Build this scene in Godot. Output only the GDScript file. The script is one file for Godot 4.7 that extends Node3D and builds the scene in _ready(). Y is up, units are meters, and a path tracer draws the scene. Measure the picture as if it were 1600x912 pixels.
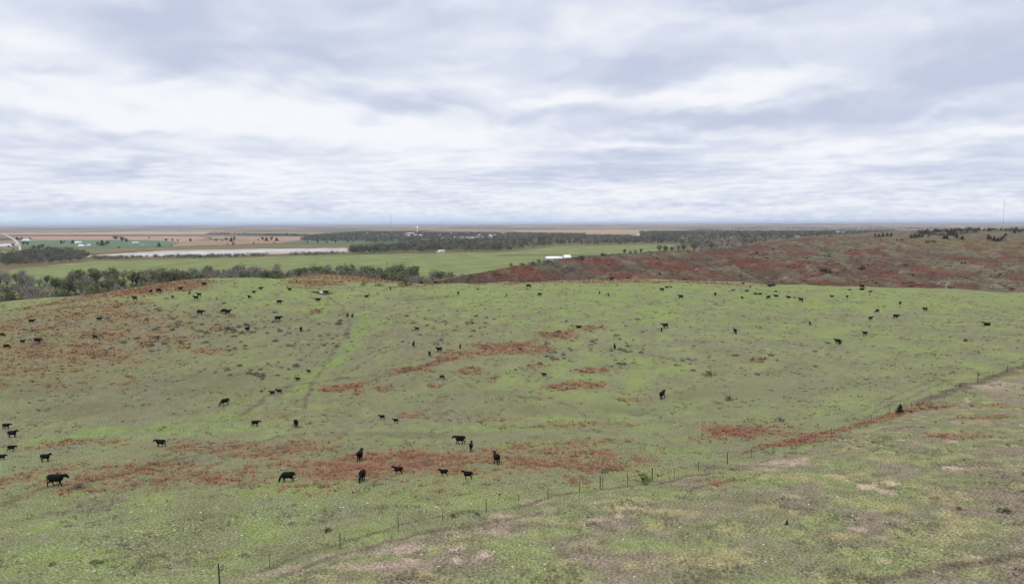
extends Node3D

const EYE := 60.0                      # metres from the valley floor to the camera
var taken := {}
var nz: FastNoiseLite
var nz2: FastNoiseLite
var rng := RandomNumberGenerator.new()

# ---------------------------------------------------------------- helpers
func numbered(called: String) -> String:
	if not taken.has(called):
		taken[called] = 0
		return called
	taken[called] += 1
	return "%s_%03d" % [called, taken[called]]

func tag(o: Node, label := "", category := "", group := "", kind := "") -> Node:
	if label: o.set_meta("label", label)
	if category: o.set_meta("category", category)
	if group: o.set_meta("group", group)
	if kind: o.set_meta("kind", kind)
	return o

func part(called: String, mesh: Mesh, mat: Material, parent: Node = self) -> MeshInstance3D:
	var o := MeshInstance3D.new()
	o.name = numbered(called) if parent == self else called
	o.mesh = mesh
	if mat: o.material_override = mat
	parent.add_child(o, true)
	return o

func base(called: String, at: Vector3, turn := 0.0) -> Node3D:
	var o := Node3D.new()
	o.name = numbered(called)
	o.position = at
	o.rotation.y = turn
	add_child(o, true)
	return o

func put(proto: Node3D, called: String, at: Vector3, turn: float, size: Vector3) -> Node3D:
	var o: Node3D = proto.duplicate()
	o.name = numbered(called)
	o.transform = Transform3D(Basis(Vector3.UP, turn).scaled_local(size), at)
	add_child(o, true)
	return o

func mat(c: Color, rough := 0.9, vertex := false) -> StandardMaterial3D:
	var m := StandardMaterial3D.new()
	m.albedo_color = c.linear_to_srgb()
	m.roughness = rough
	m.metallic_specular = 0.25
	m.vertex_color_use_as_albedo = vertex
	m.cull_mode = BaseMaterial3D.CULL_DISABLED
	return m

func noise(freq: float, octaves: int, sd: int) -> FastNoiseLite:
	var n := FastNoiseLite.new()
	n.noise_type = FastNoiseLite.TYPE_SIMPLEX_SMOOTH
	n.frequency = freq
	n.seed = sd
	n.fractal_type = FastNoiseLite.FRACTAL_FBM if octaves > 1 else FastNoiseLite.FRACTAL_NONE
	n.fractal_octaves = octaves
	return n

func lut(table: Array, x0: float, x1: float, step: float, blur: int) -> PackedFloat32Array:
	var a := PackedFloat32Array()
	var k := 0
	var n := int((x1 - x0) / step) + 1
	for i in n:
		var x := x0 + i * step
		while k < table.size() - 2 and x > table[k + 1][0]: k += 1
		var t: float = clamp((x - table[k][0]) / (table[k + 1][0] - table[k][0]), 0.0, 1.0)
		a.append(lerpf(float(table[k][1]), float(table[k + 1][1]), t))
	for pass_ in 2:
		var b := PackedFloat32Array()
		for i in n:
			var s := 0.0
			for j in range(-blur, blur + 1): s += a[clamp(i + j, 0, n - 1)]
			b.append(s / (2 * blur + 1))
		a = b
	return a

func look(a: PackedFloat32Array, x0: float, step: float, x: float) -> float:
	var t: float = clamp((x - x0) / step, 0.0, a.size() - 1.001)
	var i := int(t)
	return lerp(a[i], a[i + 1], t - i)

func smax(a: float, b: float, k: float) -> float:
	var h: float = max(k - abs(a - b), 0.0) / k
	return max(a, b) + h * h * k * 0.25

func sm(a: float, b: float, x: float) -> float:
	var t: float = clamp((x - a) / (b - a), 0.0, 1.0)
	return t * t * (3.0 - 2.0 * t)

# ---------------------------------------------------------------- the lie of the land (x to the east, f metres to the north)
var prof: PackedFloat32Array
var crest: PackedFloat32Array
var ridge_f: PackedFloat32Array
var ridge_y: PackedFloat32Array
var far_y: PackedFloat32Array
var n_und: FastNoiseLite
var n_gully: FastNoiseLite
var n_roll: FastNoiseLite

func land_setup() -> void:
	prof = lut([[0, 34], [50, 32.3], [80, 28.7], [110, 23], [128, 20.3], [155, 20.4], [200, 23.9], [250, 27.3], [300, 30], [334, 31], [352, 30], [385, 24], [430, 15], [520, 2], [600, -5], [700, -9]], 0, 700, 1.0, 9)
	crest = lut([[-420, -20], [-320, -13], [-247, -7], [-200, -3.4], [-165, 2.0], [-151, 3.6], [-124, 3.4], [-99, 2.1], [-74, -0.8], [-31, -0.5], [0, 0.0], [50, 1.2], [90, 0.2], [124, -1.9], [185, -3.9], [247, -6.8], [330, -11], [420, -14]], -420, 420, 2.0, 6)
	ridge_f = lut([[-90, 395], [-37, 410], [0, 460], [29, 520], [116, 620], [197, 700], [300, 800], [413, 900], [579, 950], [750, 1000], [1100, 1050]], -90, 1100, 5.0, 3)
	ridge_y = lut([[-130, 12], [-80, 21], [-37, 26.5], [0, 30.0], [29, 30.2], [116, 31], [197, 30], [300, 35.8], [413, 42.5], [579, 36.5], [750, 33], [1100, 33]], -130, 1100, 5.0, 3)
	far_y = lut([[560, -6], [700, 6], [800, 22], [850, 35], [900, 41.5], [1130, 40], [1600, 42], [2300, 34], [3200, 10], [3600, -5]], 560, 3600, 10.0, 4)
	n_und = noise(1.0 / 38.0, 3, 11)
	n_gully = noise(1.0 / 95.0, 4, 23)
	n_roll = noise(1.0 / 7000.0, 3, 5)

func pasture_y(x: float, f: float) -> float:
	var y := look(prof, 0.0, 1.0, f - 0.08 * x)
	y += sm(170.0, 320.0, f) * look(crest, -420.0, 2.0, x)
	y += 0.055 * clamp(x - 30.0, 0.0, 140.0) * (1.0 - sm(175.0, 265.0, f))
	y += n_und.get_noise_2d(x, f) * 0.9
	y += 8.7 * exp(-pow((x + 95.0) / 50.0, 2.0) - pow((f - 398.0) / 26.0, 2.0))
	return y

func hills_y(x: float, f: float) -> float:
	if x < -140.0 or f < 330.0 or f > 2900.0: return -20.0
	var fr := look(ridge_f, -90.0, 5.0, x)
	var yr := look(ridge_y, -130.0, 5.0, x)
	var y: float
	if f < fr:
		var t: float = clamp((f - 412.0) / max(fr - 412.0, 12.0), -0.6, 1.0)
		y = lerp(13.0, yr, pow(max(t, 0.0), 0.78)) + min(t, 0.0) * 30.0
	else:
		y = lerp(yr, 18.0 * sm(420.0, 700.0, x) - 6.0, sm(fr, fr + 280.0, f))
	var g := n_gully.get_noise_2d(x, f)
	y += (g * 5.0 - abs(n_gully.get_noise_2d(x + 900.0, f * 1.3)) * 6.5 + 1.8) * sm(395.0, 470.0, f) * (1.0 - 0.55 * sm(fr - 120.0, fr, f)) * sm(-60.0, 60.0, x)
	y = lerp(-12.0, y, sm(-125.0, -45.0, x))
	if x > 560.0:
		var y2: float = look(far_y, 560.0, 10.0, x) + g * 5.0
		y2 = lerp(2.0, y2, sm(980.0, 1480.0, f)) if f < 1500.0 else lerp(y2, -10.0, sm(1500.0, 2500.0, f))
		y = smax(y, y2, 6.0)
	return y

func plain_y(x: float, f: float) -> float:
	var r := sqrt(x * x + f * f)
	if r < 3500.0: return 0.0
	return sm(5000.0, 22000.0, r) * (16.0 + 34.0 * n_roll.get_noise_2d(x, f))

func height(x: float, f: float) -> float:
	var r := sqrt(x * x + f * f)
	if r > 3600.0: return plain_y(x, f)
	var y := plain_y(x, f)
	if r < 760.0: y = smax(y, pasture_y(x, f), 3.0)
	return smax(y, hills_y(x, f), 3.0)

func ground(x: float, f: float, sink := 0.0) -> Vector3:
	return Vector3(x, height(x, f) - sink, -f)

# ---------------------------------------------------------------- what grows where
# x, f, half length, half depth, strength, kind: 0 russet grass, 1 pale bare soil, 2 lush green, 3 dull olive, 4 wet mud, 5 straw
var blobs := [
	[-13.92, 95.41, 35.77, 19.79, 0.57, 0],
	[-53.42, 91.85, 18.94, 15.81, 0.52, 0],
	[-126.34, 198.58, 39.08, 45, 0.62, 0],
	[-159.26, 230.67, 23.78, 45, 0.6, 0],
	[-130.51, 229.97, 32.33, 22.04, 0.52, 0],
	[-41.85, 114, 14.96, 8.98, 0.59, 0],
	[41.93, 118.07, 14.38, 10.61, 0.65, 0],
	[17.58, 96.3, 5.42, 7.26, 0.65, 0],
	[8.56, 112.33, 12.63, 5.36, 0.52, 0],
	[-15.41, 99.13, 18.58, 11.66, 0.98, 0],
	[-21.18, 90.86, 10.22, 9.4, 1.17, 0],
	[-16.1, 103.66, 10.69, 5.72, 1.3, 0],
	[4.65, 98.26, 17.5, 9.51, 0.81, 0],
	[10.58, 91.97, 7.76, 4.68, 1.04, 0],
	[-36.84, 108.86, 9.18, 8.41, 0.65, 0],
	[-53.99, 92.84, 13.05, 9.72, 0.55, 0],
	[-52.22, 115.06, 16.18, 7.86, 0.59, 0],
	[-66.53, 92.81, 6.96, 11.17, 0.52, 0],
	[-38.27, 87.65, 5.75, 6.65, 0.78, 0],
	[12.36, 129.65, 14.58, 3.74, 0.65, 0],
	[41.16, 119.14, 9.49, 7.8, 1.1, 0],
	[45.43, 105.01, 7.87, 4.51, 0.78, 0],
	[-5.31, 135.86, 7.64, 2.71, 0.59, 0],
	[-21.34, 138.43, 3.89, 3.03, 0.78, 0],
	[-51.21, 140.24, 9.2, 4.54, 0.45, 0],
	[-76.81, 118.93, 7.8, 4, 0.52, 0],
	[-0.06, 198.08, 13.92, 8.64, 1.3, 0],
	[-10.98, 191.45, 10.77, 4.4, 1.04, 0],
	[14.19, 214.53, 9.05, 6.07, 1.04, 0],
	[26.24, 222.01, 7.28, 4.22, 0.78, 0],
	[-17.74, 185.8, 6.09, 3.08, 0.78, 0],
	[-27.5, 174.45, 9.81, 3.27, 0.78, 0],
	[-40.54, 159.82, 5.69, 3.5, 1.1, 0],
	[-35.82, 155.78, 2.04, 2.92, 0.91, 0],
	[-30.36, 158.47, 3.27, 2.97, 0.91, 0],
	[-18.7, 162.44, 2.13, 2.54, 1.04, 0],
	[-10.91, 174.96, 4.1, 3.83, 1.04, 0],
	[16.09, 161.24, 9.37, 4.33, 1.3, 0],
	[21.68, 175.59, 6.25, 3.84, 1.1, 0],
	[6.74, 178.76, 4.19, 2.79, 0.78, 0],
	[7.2, 152.33, 3.14, 2.38, 0.65, 0],
	[28.78, 150.81, 6.36, 2.83, 0.65, 0],
	[64.27, 177.91, 4.17, 2.22, 0.85, 0],
	[-4.93, 169.38, 2.22, 4.23, 0.65, 0],
	[12.38, 187.02, 5.26, 4.05, 0.52, 0],
	[-127.82, 194.99, 29.24, 11.76, 0.78, 0],
	[-129.84, 184.42, 15.56, 10.77, 0.65, 0],
	[-120.56, 212.02, 23.84, 7.64, 0.65, 0],
	[-85.83, 192.1, 7.2, 4.2, 0.78, 0],
	[-160.02, 253.03, 23.71, 16.9, 0.65, 0],
	[-136.97, 237.59, 17.81, 9.84, 0.65, 0],
	[-145.17, 219.01, 12.32, 5.89, 0.65, 0],
	[-95.72, 222.09, 5.2, 5.5, 0.91, 0],
	[-155.47, 297.71, 25.11, 28.42, 1.49, 0],
	[-236.85, 326.3, 18.35, 8.31, 1.17, 0],
	[-182.73, 280.84, 15.79, 32.56, 0.78, 0],
	[-146.55, 254.56, 14.31, 10.2, 0.78, 0],
	[-110.03, 162.23, 9.12, 4.38, 0.52, 0],
	[-95.65, 164.15, 6.15, 2.57, 0.65, 0],
	[-94.77, 177.56, 6.66, 3.36, 0.39, 0],
	[-73.26, 251.75, 2.6, 3.74, 1.04, 0],
	[-99.53, 239.24, 3.14, 3.51, 0.78, 0],
	[-87.19, 394.96, 27.76, 11.1, 1.43, 0],
	[-94.95, 325.76, 15.27, 26.29, 0.91, 0],
	[-49.5, 328.83, 12.33, 7.29, 0.91, 0],
	[82.88, 131.15, 4.92, 1.78, 1.04, 0],
	[82.4, 114.57, 4.3, 4.34, 0.72, 0],
	[67.03, 99.6, 6.53, 3.9, 0.59, 0],
	[25.81, 79.78, 2.99, 2.31, 0.65, 0],
	[91.3, 128, 3.6, 2.81, 0.65, 0],
	[-82.02, 114.87, 6.46, 3.61, 0.52, 0],
	[50.59, 336.08, 94.49, 8.26, 0.98, 0],
	[-9.66, 57.59, 1.62, 1.39, 1.04, 1],
	[-11.62, 53.46, 5.51, 1, 0.61, 1],
	[-18.18, 52.67, 2.47, 1.03, 0.88, 1],
	[-4.87, 57.59, 0.76, 1, 1.04, 1],
	[36.17, 88.3, 3.14, 3.89, 0.88, 1],
	[31.69, 84.23, 2.37, 1.54, 0.88, 1],
	[105.14, 145.88, 6.15, 5.18, 0.66, 1],
	[38.88, 54.42, 0.71, 1, 1.1, 1],
	[-8.68, 54.79, 0.82, 1, 0.77, 1],
	[-0.74, 67.64, 1.9, 1.34, 0.66, 1],
	[-2.53, 62.56, 3.52, 1.61, 0.5, 1],
	[-15.32, 55.54, 2.34, 1.02, 0.66, 1],
	[2.74, 72.52, 2.72, 1.16, 0.55, 1],
	[15.08, 62.1, 3.49, 1.68, 0.39, 1],
	[-0.09, 129.11, 31.46, 5.14, 0.77, 2],
	[-22.72, 117.5, 14.32, 4.09, 0.88, 2],
	[-44.92, 137.38, 7.73, 2.61, 0.77, 2],
	[24.74, 102.99, 11.58, 6.59, 0.66, 2],
	[42.42, 102.55, 6.73, 3.8, 0.99, 2],
	[-73.77, 127.76, 17.96, 3.52, 0.77, 2],
	[-51.29, 144.39, 8.12, 3.17, 0.55, 2],
	[-51.99, 170.18, 4.78, 4.25, 0.88, 2],
	[-47.2, 194.53, 4.56, 17.78, 0.77, 2],
	[-42.67, 225.18, 8.44, 26.03, 0.5, 2],
	[98.74, 196.48, 22.1, 11.2, 0.39, 2],
	[78.12, 276.12, 67.28, 16.57, 0.5, 2],
	[30.72, 250.41, 46.94, 15.08, 0.39, 2],
	[-105.8, 295.82, 33.27, 22.21, 0.44, 2],
	[55.5, 120.52, 6.78, 5.12, 0.55, 2],
	[6.45, 113.19, 12.73, 4.03, 0.88, 2],
	[-57.71, 133.28, 7.49, 2.54, 0.66, 2],
	[-17.99, 124, 18.59, 3.28, 0.66, 3],
	[-92.25, 143.54, 16.14, 7.37, 0.55, 3],
	[-77.74, 162.7, 22.87, 12.71, 0.61, 3],
	[13.71, 143.98, 26.99, 4.95, 0.5, 3],
	[-109.9, 159.71, 17.96, 10.29, 0.55, 3],
	[51, 152.69, 21.47, 8.44, 0.44, 3],
	[76.95, 152.19, 17.12, 6.51, 0.39, 3],
	[-37.79, 286.29, 16.1, 10.48, 0.55, 3],
	[88.3, 233.45, 21.88, 9.33, 0.39, 3],
	[-5.99, 154.44, 17.37, 5.89, 0.44, 3],
	[51.37, 75.86, 5.69, 5.18, 0.44, 3],
	[24.61, 72.61, 6.12, 3.4, 0.44, 3],
	[-82.43, 294.66, 5.25, 4.34, 1.21, 4],
	[40.5, 79.07, 3.71, 2.29, 0.77, 5],
	[15.97, 68.72, 3.86, 1.27, 0.77, 5],
	[38.55, 67.29, 2.21, 1.14, 0.77, 5],
	[-61.27, 102.19, 7.66, 3.8, 0.55, 5],
	[11.74, 81.37, 4.58, 3.12, 0.44, 5],
	[-35.78, 92.27, 4.32, 4.77, 0.44, 5],
	[41.43, 71.23, 2.67, 1.1, 0.55, 5],
	[-95, 394, 46, 26, 1.35, 0],
	[-170, 345, 30, 20, 1.3, 0],
]
# kind, half width, then x, f of each point: 0 bare cattle path, 1 dark rut, 2 russet strip, 3 green swale, 4 pale track
var trails := [
	[0, 0.5, -76.16, 284.48, -67.08, 266.11, -58.36, 240.94, -55.24, 229.65, -52.99, 215.72, -52.86, 202.28, -49.91, 180.58, -48.87, 170.04, -48.04, 159.9, -47.14, 152.28, -44.83, 144.07],
	[1, 0.7, -58.77, 75.45, -59.25, 81.88, -55.26, 87.65, -54.08, 98, -51.74, 107.05, -48.23, 116.17, -43.57, 125.54],
	[1, 0.6, -57.97, 140.31, -56.91, 148.35, -56.45, 159.46, -51.13, 162.05, -38.52, 167.93, -26.88, 175.9, -17.74, 185.8],
	[1, 0.45, -20.94, 53.11, -18.4, 56.65, -15.48, 60.59, -10.28, 65.4, -4.11, 68.9, 1.31, 71.91, 5.72, 74.71],
	[0, 0.45, -18.82, 51.51, -15.41, 55.88, -11.68, 59.3, -6.76, 62.18, -1.38, 66.65, 3.28, 69.15],
	[1, 0.3, 62.88, 126.13, 72.26, 134.83, 81.27, 141.73, 87.57, 145.57, 98.44, 154.1],
	[0, 0.35, 62.45, 121.7, 72.81, 132.24, 81.9, 139.29, 88.14, 143.08, 98.19, 151.4],
	[2, 1.5, 35.72, 100.33, 43.4, 104.98, 53.61, 111.64, 64.09, 119.32, 73.4, 127.66, 81.79, 133.52, 87.9, 135.13],
	[1, 0.4, 5.72, 74.71, 13.74, 79.2, 20.42, 81.42, 28.16, 85.88, 36.79, 93.14],
	[2, 1.1, -44.83, 158.77, -37.3, 162.47, -26.66, 174.39, -17.56, 183.85, -7.41, 193.38, 9.94, 210.65, 18.72, 220.07],
	[0, 1.3, 83.28, 136.02, 96, 143.61, 109.14, 152.61, 120.06, 157.6, 134.29, 168.1],
	[1, 0.5, 85.58, 137.71, 97.12, 145.33, 109.7, 153.42, 121.58, 159.64],
	[4, 1, -22.22, 51.16, -18.91, 53.26, -14.85, 55.83, -11.03, 58.91, -6.11, 61.77, -0.73, 66.53, 4.66, 69.66],
	[0, 0.6, 28.29, 50.57, 32.66, 52.9, 36.64, 53.45, 40.23, 54.09, 42.53, 54.34],
	[3, 2.2, -53.58, 251.91, -49.19, 216.13, -47.56, 196.06, -48.89, 183.25, -49.51, 167.18, -50.45, 159.79, -54.08, 144.45, -63.87, 132.83, -75, 125.65, -85.96, 120.51],
	[1, 0.4, 20.93, 77.39, 25.18, 78.99, 30.17, 80.09],
]
var blob_bins := {}
var trail_bins := {}
var n_big: FastNoiseLite
var n_mid: FastNoiseLite
var n_small: FastNoiseLite
var n_patch: FastNoiseLite

func paint_setup() -> void:
	n_big = noise(1.0 / 60.0, 3, 31)
	n_mid = noise(1.0 / 13.0, 3, 37)
	n_small = noise(1.0 / 2.6, 3, 41)
	n_patch = noise(1.0 / 9.0, 2, 43)
	for i in blobs.size():
		var b: Array = blobs[i]
		for cx in range(floori((b[0] - b[2] * 1.5) / 12.0), floori((b[0] + b[2] * 1.5) / 12.0) + 1):
			for cf in range(floori((b[1] - b[3] * 1.5) / 12.0), floori((b[1] + b[3] * 1.5) / 12.0) + 1):
				var k := Vector2i(cx, cf)
				if not blob_bins.has(k): blob_bins[k] = PackedInt32Array()
				blob_bins[k].append(i)
	for t in trails:
		var pts := PackedVector2Array()
		for k in range(2, t.size(), 2): pts.append(Vector2(t[k], t[k + 1]))
		for k in pts.size() - 1:
			var steps := int(pts[k].distance_to(pts[k + 1]) / 0.7) + 1
			for s in steps:
				var p := pts[k].lerp(pts[k + 1], float(s) / steps)
				p += Vector2(n_mid.get_noise_2d(p.x * 1.3, p.y * 1.3), n_mid.get_noise_2d(p.y * 1.3 + 500.0, p.x * 1.3)) * 1.3
				var c := Vector2i(floori(p.x / 4.0), floori(p.y / 4.0))
				for dx in [-1, 0, 1]:
					for df in [-1, 0, 1]:
						var key := c + Vector2i(dx, df)
						if not trail_bins.has(key): trail_bins[key] = []
						trail_bins[key].append([p, t[0], t[1]])

func masks(x: float, f: float) -> PackedFloat32Array:
	var m := PackedFloat32Array([0, 0, 0, 0, 0, 0])
	var key := Vector2i(floori(x / 12.0), floori(f / 12.0))
	if blob_bins.has(key):
		for i in blob_bins[key]:
			var b: Array = blobs[i]
			var d := Vector2((x - b[0]) / b[2], (f - b[1]) / b[3]).length()
			var k: int = b[5]
			m[k] = max(m[k], b[4] * (1.0 - sm(0.35, 1.35, d)))
	return m

const BRIGHT := Color(0.25, 0.295, 0.118)
const SAGE := Color(0.240, 0.246, 0.142)
const DULL := Color(0.205, 0.194, 0.122)
const STRAW := Color(0.325, 0.29, 0.155)
const BROWN := Color(0.258, 0.208, 0.165)
const RUST := Color(0.262, 0.108, 0.070)
const WINE := Color(0.195, 0.105, 0.072)
const PINK := Color(0.53, 0.40, 0.335)
const PALE := Color(0.29, 0.26, 0.18)
const LUSH := Color(0.212, 0.275, 0.10)
const MUD := Color(0.065, 0.056, 0.048)

func pasture_color(x: float, f: float) -> Color:
	var nb := n_big.get_noise_2d(x, f)
	var nm := n_mid.get_noise_2d(x, f)
	var ns := n_small.get_noise_2d(x, f)
	var np := n_patch.get_noise_2d(x, f)
	var up := sm(190.0, 300.0, f)
	var c := SAGE.lerp(BRIGHT, clamp(0.36 + 0.44 * up + nb * 0.9 + nm * 0.6, 0.0, 1.0))
	var slope := sm(30.0, -60.0, x) * (1.0 - sm(235.0, 290.0, f)) * sm(125.0, 145.0, f)
	c = c.lerp(DULL, clamp(0.28 - 0.26 * up - nm * 0.8 + ns * 0.45 + 0.5 * slope, 0.0, 0.85))
	c = c.lerp(Color(0.215, 0.205, 0.15), clamp(sm(0.0, 0.6, n_patch.get_noise_2d(x * 0.7 + 90.0, f * 0.5) + 0.6 * ns) * (0.5 - 0.3 * up), 0.0, 0.5))
	# south of the fence: dry, mottled, thin grass
	var side := fence_side(x, f)
	if side > 0.0:
		var dry := sm(0.0, 5.0, side + nm * 2.5)
		var d := SAGE.lerp(DULL, clamp(0.45 + nb * 0.8 + ns * 0.3, 0.0, 1.0))
		d = d.lerp(BROWN, clamp(sm(-0.28, 0.4, nm + 0.25 * ns + 0.35 * nb) * 0.85, 0.0, 1.0))
		d = d.lerp(BRIGHT, 0.6 * sm(-0.05, 0.5, np - 0.3 * nm + 0.35 * ns))
		d = d.lerp(STRAW, 0.7 * sm(0.08, 0.55, n_patch.get_noise_2d(x + 300.0, f * 1.4) + 0.35 * ns))
		d = d.lerp(PINK, 0.75 * sm(0.5, 0.75, n_mid.get_noise_2d(f + 77.0, x * 1.2) + 0.35 * ns))
		c = c.lerp(d, dry)
	var m := masks(x, f)
	if m[2] > 0.0: c = c.lerp(LUSH, sm(0.2, 1.0, m[2] + nm * 0.6 + ns * 0.3) * 0.62)
	if m[3] > 0.0: c = c.lerp(DULL * 0.85, sm(0.2, 0.8, m[3] + nm * 0.6 + ns * 0.25) * 0.8)
	if m[5] > 0.0: c = c.lerp(STRAW, sm(0.3, 0.8, m[5] + nm * 0.6 + ns * 0.3) * 0.8)
	if m[1] > 0.0: c = c.lerp(PINK.lerp(BROWN, clamp(0.35 + ns * 1.6, 0.0, 1.0)), 0.9 * sm(0.15, 0.7, m[1] + nm * 0.4 + ns * 0.7))
	if m[0] > 0.0:
		var q := 0.85 * sm(0.2, 1.0, m[0] + nm * 0.5 + ns * 0.45)
		if m[0] > 1.1: q = min(1.0, q * 1.3)
		c = c.lerp(RUST.lerp(WINE, clamp(0.35 + nm + ns * 0.6, 0.0, 1.0)).lerp(STRAW, clamp(0.22 + ns * 0.6 - nm * 0.4, 0.0, 0.6)), q * 0.85)
	if m[4] > 0.0: c = c.lerp(MUD, sm(0.3, 0.6, m[4] + ns * 0.2))
	var key := Vector2i(floori(x / 4.0), floori(f / 4.0))
	if trail_bins.has(key):
		var w := [0.0, 0.0, 0.0, 0.0, 0.0]
		for e in trail_bins[key]:
			var p: Vector2 = e[0]
			var d: float = Vector2(x - p.x, f - p.y).length() / e[2]
			if d < 1.5: w[e[1]] = max(w[e[1]], 1.0 - sm(0.5, 1.4, d + ns * 0.35))
		if w[3] > 0.0: c = c.lerp(LUSH, w[3] * clamp(0.6 + nm * 0.6, 0.2, 0.85))
		if w[2] > 0.0: c = c.lerp(RUST.lerp(WINE, clamp(0.5 + ns, 0.0, 1.0)), w[2] * clamp(0.5 + nm * 1.5, 0.0, 0.9))
		if w[4] > 0.0: c = c.lerp(PALE, w[4] * 0.7)
		if w[0] > 0.0: c = c.lerp(Color(0.165, 0.132, 0.10), w[0] * 0.85)
		if w[1] > 0.0: c = c.lerp(Color(0.125, 0.11, 0.075), w[1] * 0.65)
	return c * (1.0 + ns * 0.28)

func fence_side(x: float, f: float) -> float:
	# metres past the fence line, positive on the camera's side
	return look(fence_lut, -120.0, 2.0, x) - f
var fence_lut: PackedFloat32Array

func hills_color(x: float, f: float) -> Color:
	var a := n_gully.get_noise_2d(x * 2.1 + 50.0, f * 0.8)
	var b := n_mid.get_noise_2d(x * 0.45, f * 0.22)
	var s := n_small.get_noise_2d(x * 0.5, f * 0.25)
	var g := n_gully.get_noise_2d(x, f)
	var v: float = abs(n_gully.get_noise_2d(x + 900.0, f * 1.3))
	var d := n_small.get_noise_2d(x * 0.16, f * 0.07 + 300.0)
	var c := Color(0.195, 0.125, 0.095).lerp(Color(0.215, 0.095, 0.070), clamp(0.4 + a * 1.6 + s * 0.6 + d * 0.9, 0.0, 1.0))
	c = c.lerp(Color(0.205, 0.195, 0.138), 0.9 * sm(-0.25, 0.35, -a * 0.8 + b * 0.8 + s * 0.3 + d * 0.6 - 0.14 + 0.26 * sm(220.0, 420.0, x)))
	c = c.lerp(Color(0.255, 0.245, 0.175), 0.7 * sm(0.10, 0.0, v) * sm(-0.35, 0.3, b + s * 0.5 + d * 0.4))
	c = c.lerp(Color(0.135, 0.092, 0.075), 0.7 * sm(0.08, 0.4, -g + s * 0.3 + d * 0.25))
	var east := sm(330.0, 520.0, x) * sm(640.0, 760.0, f)
	c = c.lerp(Color(0.225, 0.205, 0.115).lerp(Color(0.22, 0.12, 0.075), clamp(0.4 + b * 1.8, 0.0, 1.0)), east * 0.75)
	c = c.lerp(Color(0.19, 0.155, 0.12), 0.6 * sm(950.0, 1150.0, f))
	if s > 0.5 and b > 0.34 and f < 620.0: c = c.lerp(PINK, 0.5)
	return c * lerpf(0.70, 0.80, sm(200.0, 450.0, x)) * (1.0 + s * 0.4 + d * 0.3)

func hash2(a: int, b: int) -> float:
	var h := (a * 374761393 + b * 668265263) & 0x7fffffff
	h = ((h ^ (h >> 13)) * 1274126177) & 0x7fffffff
	return float((h ^ (h >> 16)) & 0xffff) / 65535.0

func plain_color(x: float, f: float) -> Color:
	var r := sqrt(x * x + f * f)
	var s := n_mid.get_noise_2d(x * 0.06, f * 0.06)
	if r < 2500.0:
		return Color(0.17, 0.165, 0.09).lerp(Color(0.21, 0.15, 0.10), clamp(0.3 + s * 1.5, 0.0, 1.0))
	# section-line fields of the far plain
	var wx := x * 0.985 - f * 0.17
	var wf := f * 0.985 + x * 0.17
	var sx := floori(wx / 810.0)
	var sf := floori(wf / 810.0)
	if hash2(sx, sf) > 0.5: sx = floori(wx / 405.0) + 5000
	else: sf = floori(wf / 405.0) + 5000
	var h := hash2(sx + 17, sf + 91)
	var c := Color(0.30, 0.235, 0.165)
	if h < 0.20: c = Color(0.14, 0.105, 0.085)
	elif h < 0.30: c = Color(0.30, 0.21, 0.15)
	elif h < 0.42: c = Color(0.13, 0.155, 0.085)
	elif h < 0.58: c = Color(0.40, 0.33, 0.24)
	elif h < 0.72: c = Color(0.33, 0.235, 0.175)
	return c * (1.0 + s * 0.2)

# ---------------------------------------------------------------- textures that every turf shares
func turf_image(sd: int, cells: float, lo: float, hi: float, size := 512) -> ImageTexture:
	var n := noise(cells / size, 5, sd)
	n.fractal_gain = 0.62
	var im := n.get_seamless_image(size, size)
	im.convert(Image.FORMAT_RGB8)
	for y in size:
		for x in size:
			var v: float = clamp((im.get_pixel(x, y).r - 0.5) * 1.7 + 0.5, 0.0, 1.0)
			var k: float = lerp(lo, hi, v)
			im.set_pixel(x, y, Color(k * 1.0, k, k * lerp(0.9, 1.0, v)))
	im.generate_mipmaps()
	return ImageTexture.create_from_image(im)

func turf_material() -> StandardMaterial3D:
	var m := StandardMaterial3D.new()
	m.vertex_color_use_as_albedo = true
	m.albedo_texture = turf_image(3, 26.0, 0.52, 1.0)
	m.uv1_triplanar = true
	m.uv1_world_triplanar = true
	m.uv1_scale = Vector3(1, 1, 1) / 9.0
	m.albedo_color = Color(1, 1, 1)
	m.roughness = 1.0
	m.metallic_specular = 0.1
	return m

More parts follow.
